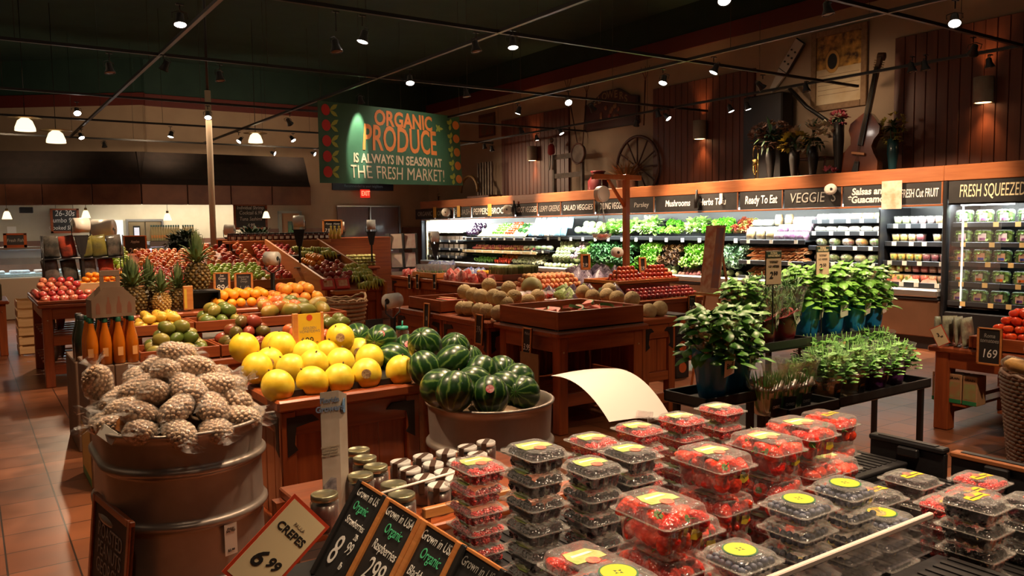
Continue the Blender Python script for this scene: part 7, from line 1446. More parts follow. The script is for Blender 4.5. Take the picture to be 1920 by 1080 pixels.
# ================================================================ banner
t = thing('hanging_banner', 'green fabric banner reading ORGANIC PRODUCE is always in season at The Fresh Market', 'banner', (0, 0, 0))
TLc, TRc = at_z(598, 190, 3.5), None
d0 = 11.8; D0 = ray(598, 343).normalized()
fwd = CAMM @ Ve((0, 0, -1))
def at_d(u, v, d): r = ray(u, v); return EYE + r * (d / r.dot(fwd))
BL_, BR_, TL_, TR_ = at_d(600, 343, 11.8), at_d(867, 348, 14.1), at_d(598, 190, 11.8), at_d(867, 222, 14.1)
xa = (BR_ - BL_); Wb = xa.xy.length; ang = math.atan2(xa.y, xa.x); Hb = TL_.z - BL_.z; zb = (BL_.z + BR_.z) / 2
t.location = (BL_.x, BL_.y, BL_.z); t.rotation_euler = (0, 0, ang)
BANG = pm('banner_green', (.030, .10, .055), .55, col2=(.038, .115, .065), scale=4); BANO = pm('banner_orange', (.68, .20, .045), .6); BANC = pm('banner_cream', (.66, .50, .34), .6); BANR = pm('banner_red', (.52, .02, .02), .6); BANL = pm('banner_leaf', (.36, .38, .06), .6)
def wav(x, z):
    return .05 * sin(x * 2.1 + z * 1.5) * (x / Wb) + .035 * sin((x - z) * 4.0) * math.exp(-((x - .6 - (Hb - z) * .35) ** 2) * 8) - .02 * sin(x * 7) * (1 - z / Hb)
q = MB(); N1, N2 = 60, 24; zoff = lambda x: (BR_.z - BL_.z) * x / Wb
g = [[Ve((Wb * i / N1, wav(Wb * i / N1, Hb * k / N2), Hb * k / N2 + zoff(Wb * i / N1))) for i in range(N1 + 1)] for k in range(N2 + 1)]
q.loft(g, close=False); q.loft([[p + Ve((0, .004, 0)) for p in r_] for r_ in g][::-1], close=False)
q.bd('cloth', BANG, t)
def drape(o, dy=-.006):
    """lay flat lettering onto the waving cloth"""
    me = o.data; M = o.matrix_basis.copy(); Mi = M.inverted()
    for v in me.vertices:
        p = M @ v.co; x = min(max(p.x, 0), Wb); z = min(max(p.z - zoff(x), 0), Hb); p.z += 0; p.y = wav(x, z) + dy - (.001 if (p.y < -.0003) else 0); v.co = Mi @ p
def btext(s_, x, z, size, mt, bold, sx=.8):
    o = text(s_, t, (x, 0, z + zoff(x)), (rd(90), 0, 0), size, mt, bold=bold, sx=sx); bm = bmesh.new(); bm.from_mesh(o.data); bmesh.ops.subdivide_edges(bm, edges=[e for e in bm.edges if e.calc_length() > .12], cuts=3); bmesh.ops.triangulate(bm, faces=bm.faces); bm.to_mesh(o.data); bm.free(); drape(o)
btext('ORGANIC', Wb * .555, Hb * .845, Hb * .27, BANO, .011, .86); btext('PRODUCE', Wb * .535, Hb * .575, Hb * .46, BANO, .010, .62)
btext('IS ALWAYS IN SEASON AT', Wb * .525, Hb * .315, Hb * .165, BANC, .005, .80); btext('THE FRESH MARKET!', Wb * .525, Hb * .135, Hb * .24, BANC, .0, .745)
def bleaf(q, cx, cz, a, L_, w_):
    P = [(0, 0), (L_ * .3, w_ * .8), (L_ * .65, w_), (L_, 0), (L_ * .65, -w_), (L_ * .3, -w_ * .8)]
    pts = [(cx + x * cos(a) - z * sin(a), cz + x * sin(a) + z * cos(a)) for x, z in P]
    q.loft([[Ve((x, 0, z)) for x, z in pts], [Ve((x, -.001, z)) for x, z in pts]], sm=False)
def bellip(q, cx, cz, rx, rz, n=18):
    pts = [(cx + rx * cos(2 * pi * i / n), cz + rz * sin(2 * pi * i / n)) for i in range(n)]
    q.loft([[Ve((x, 0, z)) for x, z in pts], [Ve((x, -.001, z)) for x, z in pts]], sm=False)
for k in range(5):
    cz = Hb * (.90 - .19 * k); q = MB(); bellip(q, Wb * .045, cz, Wb * .026, Hb * .07); drape(q.bd('radish_motif', BANR, t))
    q = MB(); bleaf(q, Wb * .07, cz, .6, Wb * .058, Hb * .026); bleaf(q, Wb * .07, cz, -.55, Wb * .052, Hb * .026); drape(q.bd('leaf_motif', BANL, t))
for k in range(5):
    cz = Hb * (.87 - .195 * k); x = Wb * .965; q = MB(); bellip(q, x, cz + zoff(x), Wb * .028, Hb * .062); drape(q.bd('pumpkin_motif', BANO, t))
    q = MB()
    for a in (1.4, 2.6, -1.8): bleaf(q, x - Wb * .045, cz + zoff(x), a, Wb * .035, Hb * .028)
    drape(q.bd('leaf_motif', BANL, t))
q = MB(); x = Wb * .80; bleaf(q, x, Hb * .80 + zoff(x), 0, Wb * .06, Hb * .02)
for a in (.8, 2.2, -.8, -2.2): bleaf(q, x + Wb * .012, Hb * .80 + zoff(x), a, Wb * .025, Hb * .018)
drape(q.bd('sprig_motif', BANL, t))
for x in (.05, Wb - .05): MB().cyl((x, 0, Hb + zoff(x)), (x, 0, 5.48 - t.location.z), .003, n=5).bd('hang_wire', TRK, t)
tc_ = t.location + Ve((cos(ang) * Wb * .24, sin(ang) * Wb * .24, Hb * .45)); nb = Ve((sin(ang), -cos(ang), 0))
spot(tc_ + nb * .34 + Ve((0, 0, Hb * .72)), tc_ + Ve((0, 0, .22)), 230, 30, (1, .95, .7), .03, .5)
spot(tc_ + nb * 2.0 + Ve((1.2, .3, 1.2)), tc_ + Ve((.9, .3, -.1)), 120, 60, (1, .85, .65), .1, .9)
# exit sign and the board above it
p = at_y(685, 363, 19.8); t = thing('exit_sign', 'red glowing EXIT sign above the brown double doors', 'exit sign', p)
MB().bb(-.13, .13, -.02, .05, -.11, .11, .01).bd('sign_box', pm('exit_red_glow', (.5, .02, .01), .5, emit=(1, .03, .015), estr=.55), t); text('EXIT', t, (0, -.022, 0), FRONT, .17, pm('exit_letters', (1, .3, .2), .5, emit=(1, .16, .08), estr=2.2), bold=.004, sx=.7)
MB().bb(-.03, .03, .05, .20, -.03, .03).bd('wall_mount', BLACK, t)
p0, p1 = at_y(624, 348, 19.9), at_y(738, 349, 19.9); t = thing('advert_board', 'long dark blue board with small lettering above the exit sign', 'sign', ((p0.x + p1.x) / 2, 19.93, p0.z)); Xb = (p1.x - p0.x) / 2
MB().bb(-Xb, Xb, -.02, .05, -.11, .11, .005).bd('board', pm('navy_board', (.008, .012, .03), .4), t); text('Recommended by your neighbors', t, (0, -.022, 0), FRONT, .10, pm('pale_blue', (.2, .3, .42), .5), sx=.8)
# ================================================================ herb stand
ST = thing('herb_rack', 'black tiered metal rack of potted herbs', 'rack', (3.6, 2.8, 0))
KX = 0
def rtray(x0, x1, y0, y1, z): 
    q = MB(); q.bb(x0 - 3.6, x1 - 3.6, y0 - 2.8, y1 - 2.8, z - .035, z - .02, .004); X0, X1, Y0_, Y1_ = x0 - 3.6, x1 - 3.6, y0 - 2.8, y1 - 2.8
    for a in ((X0, X1, Y0_, Y0_ + .012), (X0, X1, Y1_ - .012, Y1_), (X0, X0 + .012, Y0_, Y1_), (X1 - .012, X1, Y0_, Y1_)): q.bb(*a, z - .03, z + .02, .002)
    q.bd('tray', BLKPL, ST)
    for (x, y) in ((X1 - .06, Y0_ + .03), (X0 + .06, Y1_ - .03)): MB().bb(x - .014, x + .014, y - .014, y + .014, 0, z - .036).bd('leg', BLACK, ST)
rtray(2.80, 3.20, 2.52, 2.80, .77); rtray(3.24, 3.66, 2.40, 2.64, .68); rtray(3.70, 4.76, 2.52, 2.96, .64); rtray(3.56, 4.10, 2.88, 3.20, .91); rtray(4.14, 5.05, 2.99, 3.30, .88)
SLV = film('plant_sleeve', (1, 1, .97), .10, .10, .6, 25, clear=.97)
BASL = pm('basil_leaf', (.06, .24, .02), .4, col2=(.20, .46, .07), scale=7, rnd=.3); DILL = pm('dill_leaf', (.035, .13, .03), .6, col2=(.09, .22, .06), scale=9); PARS = pm('parsley_leaf', (.07, .26, .035), .5, col2=(.18, .42, .08), scale=9); CHV = pm('chive_green', (.08, .30, .05), .5)
def herb(kind, colm, h=.22):
    t = thing('potted_herb', '', 'herb plant'); rr = random.Random(len(kind) + 3)
    MB().loft([[Ve((r * cos(2 * pi * i / 18) * (1 + .03 * sin(3 * i)), r * sin(2 * pi * i / 18), z + (.02 * sin(i) if z > .15 else 0))) for i in range(18)] for r, z in ((.050, 0), (.062, .05), (.068, .10), (.082, .16), (.092, h - .035))], cap1=False).bd('printed_sleeve', colm, t)
    MB().loft([[Ve((r * cos(2 * pi * i / 18) * (1 + .05 * sin(2.3 * i)), r * sin(2 * pi * i / 18), z)) for i in range(18)] for r, z in ((.086, h - .045), (.105, h + .06), (.12, h + .10))], cap0=False, cap1=False).bd('clear_sleeve', SLV, t)
    q = MB()
    if kind == 'basil':
        for i in range(210):
            a = rr.uniform(0, 6.28); r = .115 * sqrt(rr.random()); z = h + .17 - r * r * 5 - rr.random() * .20; q.leaf((r * cos(a), r * sin(a), z), Ve((cos(a) + rr.uniform(-1, 1), sin(a) + rr.uniform(-1, 1), rr.uniform(-.3, .9))), .072 * rr.uniform(.6, 1.2), .052, rr.uniform(.8, 2), -.45, 4, .1, rr)
        for i in range(9): a = i * .7; q.tube([(0.01 * cos(a), .01 * sin(a), .05), (.05 * cos(a), .05 * sin(a), h + .06)], .0025, 4)
    elif kind == 'dill':
        for i in range(420): a = rr.uniform(0, 6.28); r = .085 * sqrt(rr.random()); z = rr.uniform(.08, h + .16); q.leaf((r * cos(a), r * sin(a), z), Ve((rr.uniform(-1, 1), rr.uniform(-1, 1), 1.0)), .05, .005, .8, 0, 3, 0, rr)
    elif kind == 'chive':
        for i in range(110): a = rr.uniform(0, 6.28); r = .05 * sqrt(rr.random()); q.leaf((r * cos(a), r * sin(a), .01), Ve((cos(a) * .2, sin(a) * .2, 1)), .20, .008, .3, 0, 4, 0, rr)
    else:
        for i in range(230):
            a = rr.uniform(0, 6.28); r = .115 * sqrt(rr.random()); z = h + .10 - r * r * 4 - rr.random() * .10; q.leaf((r * cos(a), r * sin(a), z), Ve((cos(a) + rr.uniform(-.8, .8), sin(a) + rr.uniform(-.8, .8), .5)), .042, .030, .9, -.2, 3, .3, rr)
        for i in range(14): a = i * 1.1; q.tube([(0.01 * cos(a), .01 * sin(a), .05), (.08 * cos(a), .08 * sin(a), h + .12)], .0018, 4)
    q.bd('foliage', {'basil': BASL, 'dill': DILL, 'chive': CHV}.get(kind, PARS), t); return t
def herbtag(t, s_, dx=0, ang=0, z=.14, mt=PAPER, tm=INK, sz=.032, w_=.045, r=.088):
    o = MB().box((0, 0, 0), (w_, .002, .085)).bd('sleeve_label', mt, t, (r * sin(dx), -r * cos(dx) - .003, z), (rd(8), rd(ang), dx)); text(s_, o, (0, -.0016, 0), (rd(90), 0, 0), sz, tm, sx=.8)
BLUS = pm('blue_sleeve', (.012, .20, .45), .35, coat=.4, bump=.3, bscale=12); BURG = pm('burgundy_sleeve', (.22, .012, .02), .35, coat=.4, bump=.3, bscale=12); PURP = pm('purple_sleeve', (.12, .025, .13), .35, coat=.4, bump=.3, bscale=12); CHS = film('cream_sleeve', (1, .93, .8), .30, .2, .5, 20, clear=.9); CIL = film('brown_sleeve', (.9, .85, .7), .22, .2, .5, 20, clear=.9)
hb_, hd_, hp_, ht_, hc_ = herb('basil', BLUS, .25), herb('dill', BURG, .19), herb('parsley', CIL, .15), herb('parsley', PURP, .14), herb('chive', CHS, .17)
YBND = pm('orange_band', (.65, .30, .03), .5); RBND = pm('red_band', (.40, .05, .03), .5); GBND = pm('green_band', (.02, .22, .08), .5)
for t_, m_, z in ((hp_, YBND, .035), (hc_, RBND, .125)):
    MB().loft([[Ve((r * cos(2 * pi * i / 18) * 1.015, r * sin(2 * pi * i / 18) * 1.015, zz)) for i in range(18)] for r, zz in (((.052, z), (.056, z + .03)) if z < .1 else ((.071, z), (.078, z + .025)))], cap0=False, cap1=False).bd('band', m_, t_)
herbtag(hb_, 'Basil', .15, -8, .155, sz=.034, w_=.075, r=.080); herbtag(hd_, 'Dill', .3, -35, .14, sz=.03, r=.074); herbtag(ht_, 'Thyme', .2, -30, .10, sz=.022, r=.066); herbtag(hc_, 'CHIVES', 0, 0, .045, INK, PAPER, .022, .075, .058); herbtag(hp_, 'HERBS', 0, 0, .06, INK, YBND, .02, .06, .060)
HU = set()
for (proto, u, v, y, lab, s_) in ((hb_, 1335, 742, 2.62, 'basil plant in a blue sleeve at the aisle end of the rack', 1.15), (hb_, 1378, 735, 2.68, 'basil plant in a blue sleeve, second on the aisle end', 1.1),
    (hb_, 1392, 640, 3.06, 'bushy basil behind the dill on the raised tray', 1.0), (hd_, 1428, 642, 2.99, 'feathery dill in a burgundy sleeve beside the herb sign', 1.15), (hd_, 1468, 640, 3.0, 'feathery dill in a burgundy sleeve, second of two', 1.15),
    (hb_, 1510, 632, 3.14, 'basil plant in a blue sleeve at the start of the rear tray', 1.2), (hb_, 1556, 628, 3.12, 'basil plant in a blue sleeve in the middle of the rear tray', 1.2), (hb_, 1598, 622, 3.10, 'basil plant in a blue sleeve, third on the rear tray', 1.2), (hb_, 1632, 612, 3.12, 'basil plant in a blue sleeve at the far end of the rear tray', 1.1),
    (hp_, 1535, 700, 2.88, 'green leafy herb in a brown sleeve behind the parsley', 1.15), (hp_, 1585, 695, 2.90, 'green leafy herb in a brown sleeve, middle of the second row', 1.1), (hp_, 1635, 685, 2.92, 'green leafy herb in a brown sleeve, far end of the second row', 1.15),
    (hp_, 1548, 748, 2.62, 'parsley with an orange band at the front of the low tray', 1.1), (hp_, 1594, 742, 2.64, 'parsley with an orange band, second at the front', 1.1), (ht_, 1640, 735, 2.64, 'thyme in a purple sleeve on the low tray', 1.05), (ht_, 1674, 722, 2.68, 'thyme in a purple sleeve at the outer corner', 1.05),
    (hc_, 1435, 758, 2.52, 'chives in a cream sleeve, first on the small low tray', 1.0), (hc_, 1466, 755, 2.52, 'chives in a cream sleeve, middle of the small tray', .95), (hc_, 1494, 750, 2.52, 'chives in a cream sleeve, last on the small tray', .95), (hc_, 1450, 748, 2.62, 'chives in a cream sleeve behind the first one', .9) if False else (hp_, 1508, 715, 2.72, 'small light green herb beside the chives', .9)):
    zt = .77 if u < 1385 and y < 2.8 else (.91 if y > 2.9 and u < 1490 else (.68 if (y < 2.6 and u < 1500) else (.88 if y > 3.0 else .64)))
    p = at_uyz(u, y, zt)
    if proto.name in HU: o = dup(proto)
    else: o = proto; HU.add(proto.name)
    o.location = (p.x, y, zt - .018); o.rotation_euler = (0, 0, j(.25)); o.scale = (s_,) * 3; o['label'] = lab
for (u, v0, y, lab) in ((1450, 533, 2.86, 'cream sign reading Floral Department herbs 2.50 on a stake'), (1542, 515, 3.0, 'cream herb price sign behind the basil, farther of two')):
    p = at_y(u, v0, y); sc = 1.0 if u < 1500 else .95; t = thing('herb_sign', lab, 'sign', (p.x, y, p.z), rd(-12)); w_, h_ = .052 * sc, .185 * sc
    MB().bb(-w_ - .004, w_ + .004, .0005, .004, -.004, h_ + .004, .002).bd('black_back', BLKPL, t); MB().bb(-w_, w_, -.002, 0, 0, h_).bd('card', pm('tan_sign_card', (.56, .42, .27), .5), t); MB().bb(-w_, w_, -.003, -.0021, h_ * .80, h_ * .985).bd('header', pm('sign_header_green', (.02, .045, .028), .5), t)
    text('FLORAL\nDEPARTMENT', t, (0, -.0034, h_ * .895), FRONT, .017 * sc, CREAM, bold=.0003, sx=.8); text('Fresh herbs grown\nfor your kitchen', t, (0, -.0024, h_ * .68), FRONT, .008, INK); text('4.0 HERBS', t, (0, -.0024, h_ * .54), FRONT, .019 * sc, INK, sx=.9); text('2', t, (-.016, -.0024, h_ * .27), FRONT, .052 * sc, INK, bold=.001, shear=.1); text('50', t, (.014, -.0024, h_ * .33), FRONT, .028 * sc, INK, bold=.0007)
    MB().bb(-.003, .003, .001, .006, (.98 if u < 1500 else .92) - p.z, .02).bd('stake', BLACK, t)
# ================================================================ tomato table, bread basket
table('low wooden table of tomatoes with juice boxes on its shelf', 6.10, 7.3, 1.2, 3.27, .65, shelf=[.20], leg=.11)
tray('raised wooden tray of round tomatoes', 6.12, 7.25, 1.25, 2.97, .651, .10, th=.03); heap('tomato', M_TOM, 'bright red round tomato heaped in the raised tray', 'tomato', 'tomatoes on the low table', 6.16, 6.9, 2.2, 2.94, .72, .078, 4, 0)
TB_ = pillow(.16, .20, .10, pm('tomato_net', (.55, .04, .03), .3, col2=(.7, .3, .25), scale=26, bump=.8, bscale=40))
for k in range(2): item('tomato_bag', TB_, (6.55 + k * .2, 2.2 + .15 * k, .96), 'clear bag of red tomatoes on top of the heap, %s' % ('nearer the aisle' if k == 0 else 'farther one'), 'bag', None, (1.4, 0, 1), 1)
DB = pillow(.15, .21, .045, pm('sprout_bag', (.16, .12, .10), .3, col2=(.36, .38, .26), scale=18, bump=.8, bscale=30, coat=.4))
for k in range(7): item('mushroom_bag', DB, (6.18 + .10 * (k % 2), 3.22 - .036 * k, .66), 'dark clear bag of greens standing at the end of the tomato table', 'bag', 'dark bags beside the tomatoes', (j(.12), .1, rd(90) + j(.3)), 1.0)
price_board('chalk board reading Roma 1.69 on the corner of the tomato tray', (6.07, at_x(1857, 640, 6.08).y, .56), rd(-90), [('Roma\ntomatoes', .72, .042, CHDIM), ('169', .3, .09, CHALK)], .17, .27, 0, True, edge=.014)
t = thing('price_card', 'small cream card with red border leaning before the dark bags', 'sign', (6.05, at_x(1765, 620, 6.05).y, .66)); t.rotation_euler = (0, 0, rd(-90)); c_ = MB().box((0, -.02, .08), (.10, .003, .15), Euler((0, rd(-28), 0)).to_matrix()).bd('border', MATS['red_border'], t); MB().box((0, -.0225, .08), (.088, .002, .138), Euler((0, rd(-28), 0)).to_matrix()).bd('card_face', CREAM, t); text('3', t, (-.01, -.0245, .085), (rd(90), rd(-28), 0), .04, INK, bold=.001); text('99', t, (.018, -.0245, .075), (rd(90), rd(-28), 0), .022, INK, bold=.0005)
BXP = pm('juice_box_print', (.40, .20, .09), .5, col2=(.30, .32, .12), scale=16)
for k in range(3):
    y = at_x((1771, 1800, 1829)[k], 740, 6.25).y; t = tag(MB().bb(6.16, 6.30, y - .052, y + .052, .217, .44, .004).bd('juice_box', pm('carton_tan', (.42, .24, .12), .5)), 'tan printed carton on the low shelf, %s from the table leg' % ('first', 'second', 'third')[k], 'carton', 'printed cartons'); MB().bb(6.158, 6.1595, y - .043, y + .043, .26, .38).bd('front_print', BXP, t); MB().bb(6.158, 6.1595, y - .051, y + .051, .22, .25).bd('green_strip', GBND, t); text('KASHI', t, (6.1575, y, .41), LEFTW, .035, INK) if False else text('GRAIN', t, (6.1575, y, .41), LEFTW, .026, INK)
wicker('tall dark wicker basket heaped with wrapped loaves', 5.46, 2.08, 0, .26, .33, .66, False, mt=pm('dark_wicker', (.085, .036, .016), .6, col2=(.14, .062, .028), scale=30), rows=26, n=44)
LOAF = pm('bread_crust', (.72, .36, .07), .5, col2=(.82, .50, .13), scale=9)
def loaf():
    t = thing('wrapped_loaf', '', 'bread'); q = MB(); q.tube([(-.16, 0, 0), (-.13, 0, .005), (0, 0, .02), (.13, 0, .005), (.16, 0, 0)], [.01, .04, .048, .04, .01], 10); q.bd('loaf', LOAF, t)
    q = MB(); q.tube([(-.26, 0, .03), (-.22, 0, .01), (-.19, 0, .0), (-.16, 0, .003), (0, 0, .02), (.15, 0, .005), (.18, 0, 0)], [.045, .03, .014, .048, .058, .048, .01], 12); q.bd('clear_bag', FILMM, t); return t
lf = loaf()
for k, (x, y, z, rz, tl) in enumerate(((5.36, 2.22, .67, 2.2, .4), (5.40, 2.02, .70, 1.9, .3), (5.54, 2.16, .69, 2.6, .3), (5.40, 2.12, .77, 2.4, .3), (5.56, 1.95, .69, 2.0, .3))):
    o = lf if k == 0 else dup(lf); o.location = (x, y, z); o.rotation_euler = (tl, -.35, rz); o['label'] = 'golden loaf in a clear bag in the tall dark basket'; o['group'] = 'wrapped loaves'
# ================================================================ decor above the case
def wallpt(u, v, x=10.6): return at_x(u, v, x)
BASS = pm('bass_varnish', (.16, .03, .008), .22, col2=(.24, .055, .012), scale=3, coat=.6); EBON = pm('ebony', (.012, .01, .009), .4); NECKM = pm('bass_neck', (.11, .05, .025), .4)
def to_wall(t, p, rz=0): t.location = p; t.rotation_euler = (0, 0, rd(-90) + rz); return t
bp = wallpt(1612, 318, 10.45)
t = thing('double_bass', 'brown double bass leaning above the case beside the saxophone picture', 'double bass', (10.36, bp.y, 2.11)); t.rotation_euler = (rd(-4), rd(9), rd(-78))
out = [(0, 0), (.16, .02), (.26, .10), (.31, .24), (.29, .38), (.20, .50), (.155, .58), (.17, .68), (.225, .78), (.215, .88), (.13, .97), (.04, 1.06)]
P = [(x, z) for x, z in out] + [(-x, z) for x, z in reversed(out[1:])]
q = MB(); sc_ = .95; A = [Ve((x * sc_, -.09, z * sc_)) for x, z in P]; B_ = [Ve((x * .97 * sc_, -.12, z * sc_)) for x, z in P]; Cc = [Ve((x * sc_, .06, z * sc_)) for x, z in P]
q.loft([B_, A, Cc], sm=False); bmesh.ops.recalc_face_normals(q.bm, faces=q.bm.faces); q.bd('body', BASS, t)
MB().loft([[Ve((x, y, z)) for x, y in ((-w_, -.13), (w_, -.13), (w_, -.155), (-w_, -.155))] for z, w_ in ((.55, .035), (1.62, .022))], sm=False).bd('fingerboard', EBON, t); MB().loft([[Ve((x, y, z)) for x, y in ((-.028, -.06), (.028, -.06), (.028, -.13), (-.028, -.13))] for z in (1.0, 1.66)], sm=False).bd('neck', NECKM, t)
MB().lathe([(.02, -.05), (.055, -.045), (.055, .045), (.02, .05)], 14, M=Matrix.Translation((0, -.03, 1.78)) @ Matrix.Rotation(rd(90), 4, 'Y')).bd('scroll', NECKM, t); MB().bb(-.03, .03, -.11, -.03, 1.62, 1.76, .006).bd('peg_box', NECKM, t)
for k in range(4): MB().cyl((-.07, -.07, 1.63 + .03 * k), (.07, -.07, 1.63 + .03 * k), .006, n=6).bd('tuning_peg', BRS, t)
MB().bb(-.09, .09, -.17, -.125, .42, .455, .004).bd('bridge', LX, t); MB().prism([(-.05, .10), (.05, .10), (.03, .33), (-.03, .33)], .125, .15, Matrix.Rotation(rd(90), 4, 'X')).bd('tailpiece', EBON, t)
for k in range(4): MB().cyl((-.018 + .012 * k, -.165, .30), (-.012 + .008 * k, -.158, 1.64), .0016, n=4).bd('string', BRS, t)
MB().cyl((0, -.03, .0), (0, -.03, -.0), .01, n=6) if False else None
# saxophone picture
c0, c1 = wallpt(1527, 65, 10.77), wallpt(1620, 195, 10.77); yc, zc = (c0.y + c1.y) / 2, 3.87; W2, H2 = abs(c0.y - c1.y) / 2, .55
t = thing('framed_picture', 'gold-framed picture of a brass horn over sheet music', 'picture', (10.775, yc, zc), rd(-90)); MB().bb(-W2, W2, -.008, .008, -H2, H2).bd('canvas', pm('sepia_paper', (.50, .36, .20), .6, col2=(.62, .50, .32), scale=3), t)
FRM = pm('dull_gold_frame', (.20, .11, .05), .5, .2, col2=(.26, .15, .07), scale=20)
for a in ((-W2 - .04, -W2 + .05, -H2 - .04, H2 + .04), (W2 - .05, W2 + .04, -H2 - .04, H2 + .04), (-W2 + .05, W2 - .05, H2 - .05, H2 + .04), (-W2 + .05, W2 - .05, -H2 - .04, -H2 + .05)): MB().bb(a[0], a[1], -.03, .01, a[2], a[3], .006).bd('frame_side', FRM, t)
MB().bb(-W2 + .05, W2 - .05, -.0095, -.0085, .02, H2 - .05).bd('dark_brass_area', pm('brass_photo', (.05, .018, .006), .5, col2=(.62, .32, .06), scale=9, detail=6), t)
q = MB(); q.lathe([(.10, 0), (.145, .01), (.15, .02), (.135, .024), (.10, .008)], 26, M=Matrix.Translation((-.10, -.010, .12)) @ Matrix.Rotation(rd(90), 4, 'X') @ Matrix.Diagonal((.8, 1.15, .1, 1))); q.bd('horn_bell', pm('gold_print', (.60, .33, .08), .4), t); MB().lathe([(.001, 0), (.10, .001)], 24, M=Matrix.Translation((-.10, -.0125, .12)) @ Matrix.Rotation(rd(90), 4, 'X') @ Matrix.Diagonal((.8, 1.15, .1, 1)), cap1=False).bd('horn_mouth', EBON, t)
for k in range(5): MB().bb(-W2 + .08, W2 - .08, -.0105, -.0095, -.08 - .07 * k, -.075 - .07 * k).bd('staff_line', NECKM, t)
# guitar headstock display and instrument neck
g0 = wallpt(1485, 105, 10.72); t = thing('guitar_headstock', 'oversized white guitar headstock with black edge on the wall', 'wall decoration', g0, rd(-90)); t.rotation_euler = (0, rd(38), rd(-90))
MB().bb(-.10, .10, -.02, .02, -.26, .26, .01).bd('black_edge', EBON, t); MB().bb(-.085, .085, -.026, -.021, -.245, .245).bd('white_face', pm('ivory_face', (.50, .43, .36), .5), t)
for k in range(6): MB().cyl((-.04 + .08 * (k % 2), -.03, -.12 + .1 * (k // 2)), (-.04 + .08 * (k % 2), -.045, -.12 + .1 * (k // 2)), .014, n=10).bd('peg_dot', EBON, t)
MB().prism([(-.085, -.26), (.085, -.26), (.035, -.62), (-.035, -.62)], -.018, .018, Matrix.Rotation(rd(90), 4, 'X')).bd('neck_taper', pm('ivory_face', (.5, .43, .36), .5), t)
a, b = wallpt(1480, 165, 10.6), wallpt(1563, 235, 10.6); t = tag(MB().tube([a, a.lerp(b, .4) + Ve((0, 0, -.06)), b], .03, 6).bd('slim_neck', EBON), 'dark slim instrument neck slanting behind the flowers', 'wall decoration')
# flowers, vases, trumpet, tables
FLC = {'white': pm('petal_white', (.55, .48, .30), .6, col2=(.6, .55, .45), scale=9), 'yellow': pm('petal_yellow', (.46, .38, .07), .6), 'pink': pm('petal_pink', (.42, .09, .12), .6), 'dusty': pm('petal_dusty', (.26, .13, .09), .6, col2=(.34, .2, .13), scale=9), 'wheat': pm('wheat_straw', (.30, .13, .03), .7, col2=(.40, .2, .06), scale=9)}
def bouquet(label, u, v, x, R_, kind, n_, seed, fl=.07, potz=None, potm=None, sq=.7):
    p = wallpt(u, v, x); t = thing('flower_arrangement', label, 'flowers', (p.x, p.y, 2.11)); q = MB(); rr = random.Random(seed); hz = p.z - 2.11
    for i in range(n_):
        d = Ve((rr.gauss(0, 1), rr.gauss(0, 1), rr.gauss(0, 1))).normalized(); c = Ve((d.x * R_ * .5, d.y * R_, d.z * R_ * sq + hz))
        for k in range(6): a = k * 1.05; q.leaf(c, Ve((cos(a), sin(a), .5)) + d, fl, fl * .5, .5, .2, 3, 0, rr)
    q.bd('blossoms', FLC[kind], t); q = MB()
    for i in range(n_ // 2): d = Ve((rr.gauss(0, 1), rr.gauss(0, 1), rr.gauss(0, .6))); q.leaf(Ve((0, 0, hz)), d, R_, .05, .8, .3, 3, 0, rr)
    for i in range(5): q.tube([(0, 0, hz * .3), (rr.uniform(-.05, .05), rr.uniform(-.1, .1), hz)], .006, 4)
    q.bd('green_stems', GV, t); hz2 = max(.12, hz - R_ * sq * .7); MB().lathe([(.08, 0), (.03, .03), (.035, .10), (.075, hz2 * .7), (.07, hz2)], 14).bd('vase', potm or EBON, t); return t
bouquet('dusty pink dried flower arrangement in a dark urn', 1445, 255, 10.2, .34, 'dusty', 90, 1, .08, sq=.55); bouquet('white and yellow lily arrangement above the case', 1525, 258, 10.15, .30, 'white', 34, 2, .12, sq=.6); bouquet('yellow-centred lily cluster low in the arrangement', 1490, 268, 10.1, .20, 'yellow', 18, 3, .11, sq=.5); bouquet('small pink flower cluster before the bass', 1573, 222, 10.2, .11, 'pink', 26, 4, .07); bouquet('small yellow flower spray behind the bass', 1675, 240, 10.45, .15, 'yellow', 40, 5, .06, sq=1.4, potm=pm('teal_vase', (.01, .05, .06), .3, coat=.5)); bouquet('low pink poinsettia on the cornice edge', 1555, 325, 10.05, .07, 'pink', 8, 6, .09)
tp = wallpt(1421, 335, 10.1); t = thing('trumpet', 'brass trumpet standing upright on the case top', 'trumpet', (10.1, tp.y, 2.11)); BR2 = pm('polished_brass', (.60, .38, .12), .25, 1)
MB().lathe([(.001, .0), (.012, .005), (.008, .02), (.008, .30), (.008, .62)], 10).bd('lead_pipe', BR2, t); MB().tube([(0, 0, .62), (0, .03, .68), (0, .07, .68), (0, .09, .62), (0, .09, .30), (0, .07, .25), (0, .04, .25), (0, .02, .30)], .009, 7).bd('tubing', BR2, t); MB().lathe([(.009, .12), (.012, .30), (.02, .4), (.06, .47), (.058, .47), (.01, .38)], 14, (0, .045, -.0)).bd('bell', BR2, t)
for k in range(3): MB().cyl((-.03, .045, .38 + .045 * k), (.05, .045, .38 + .045 * k), .013, n=8).bd('valve', BR2, t)
MB().bb(-.10, .10, -.1, .1, -.012, -.0) if False else None
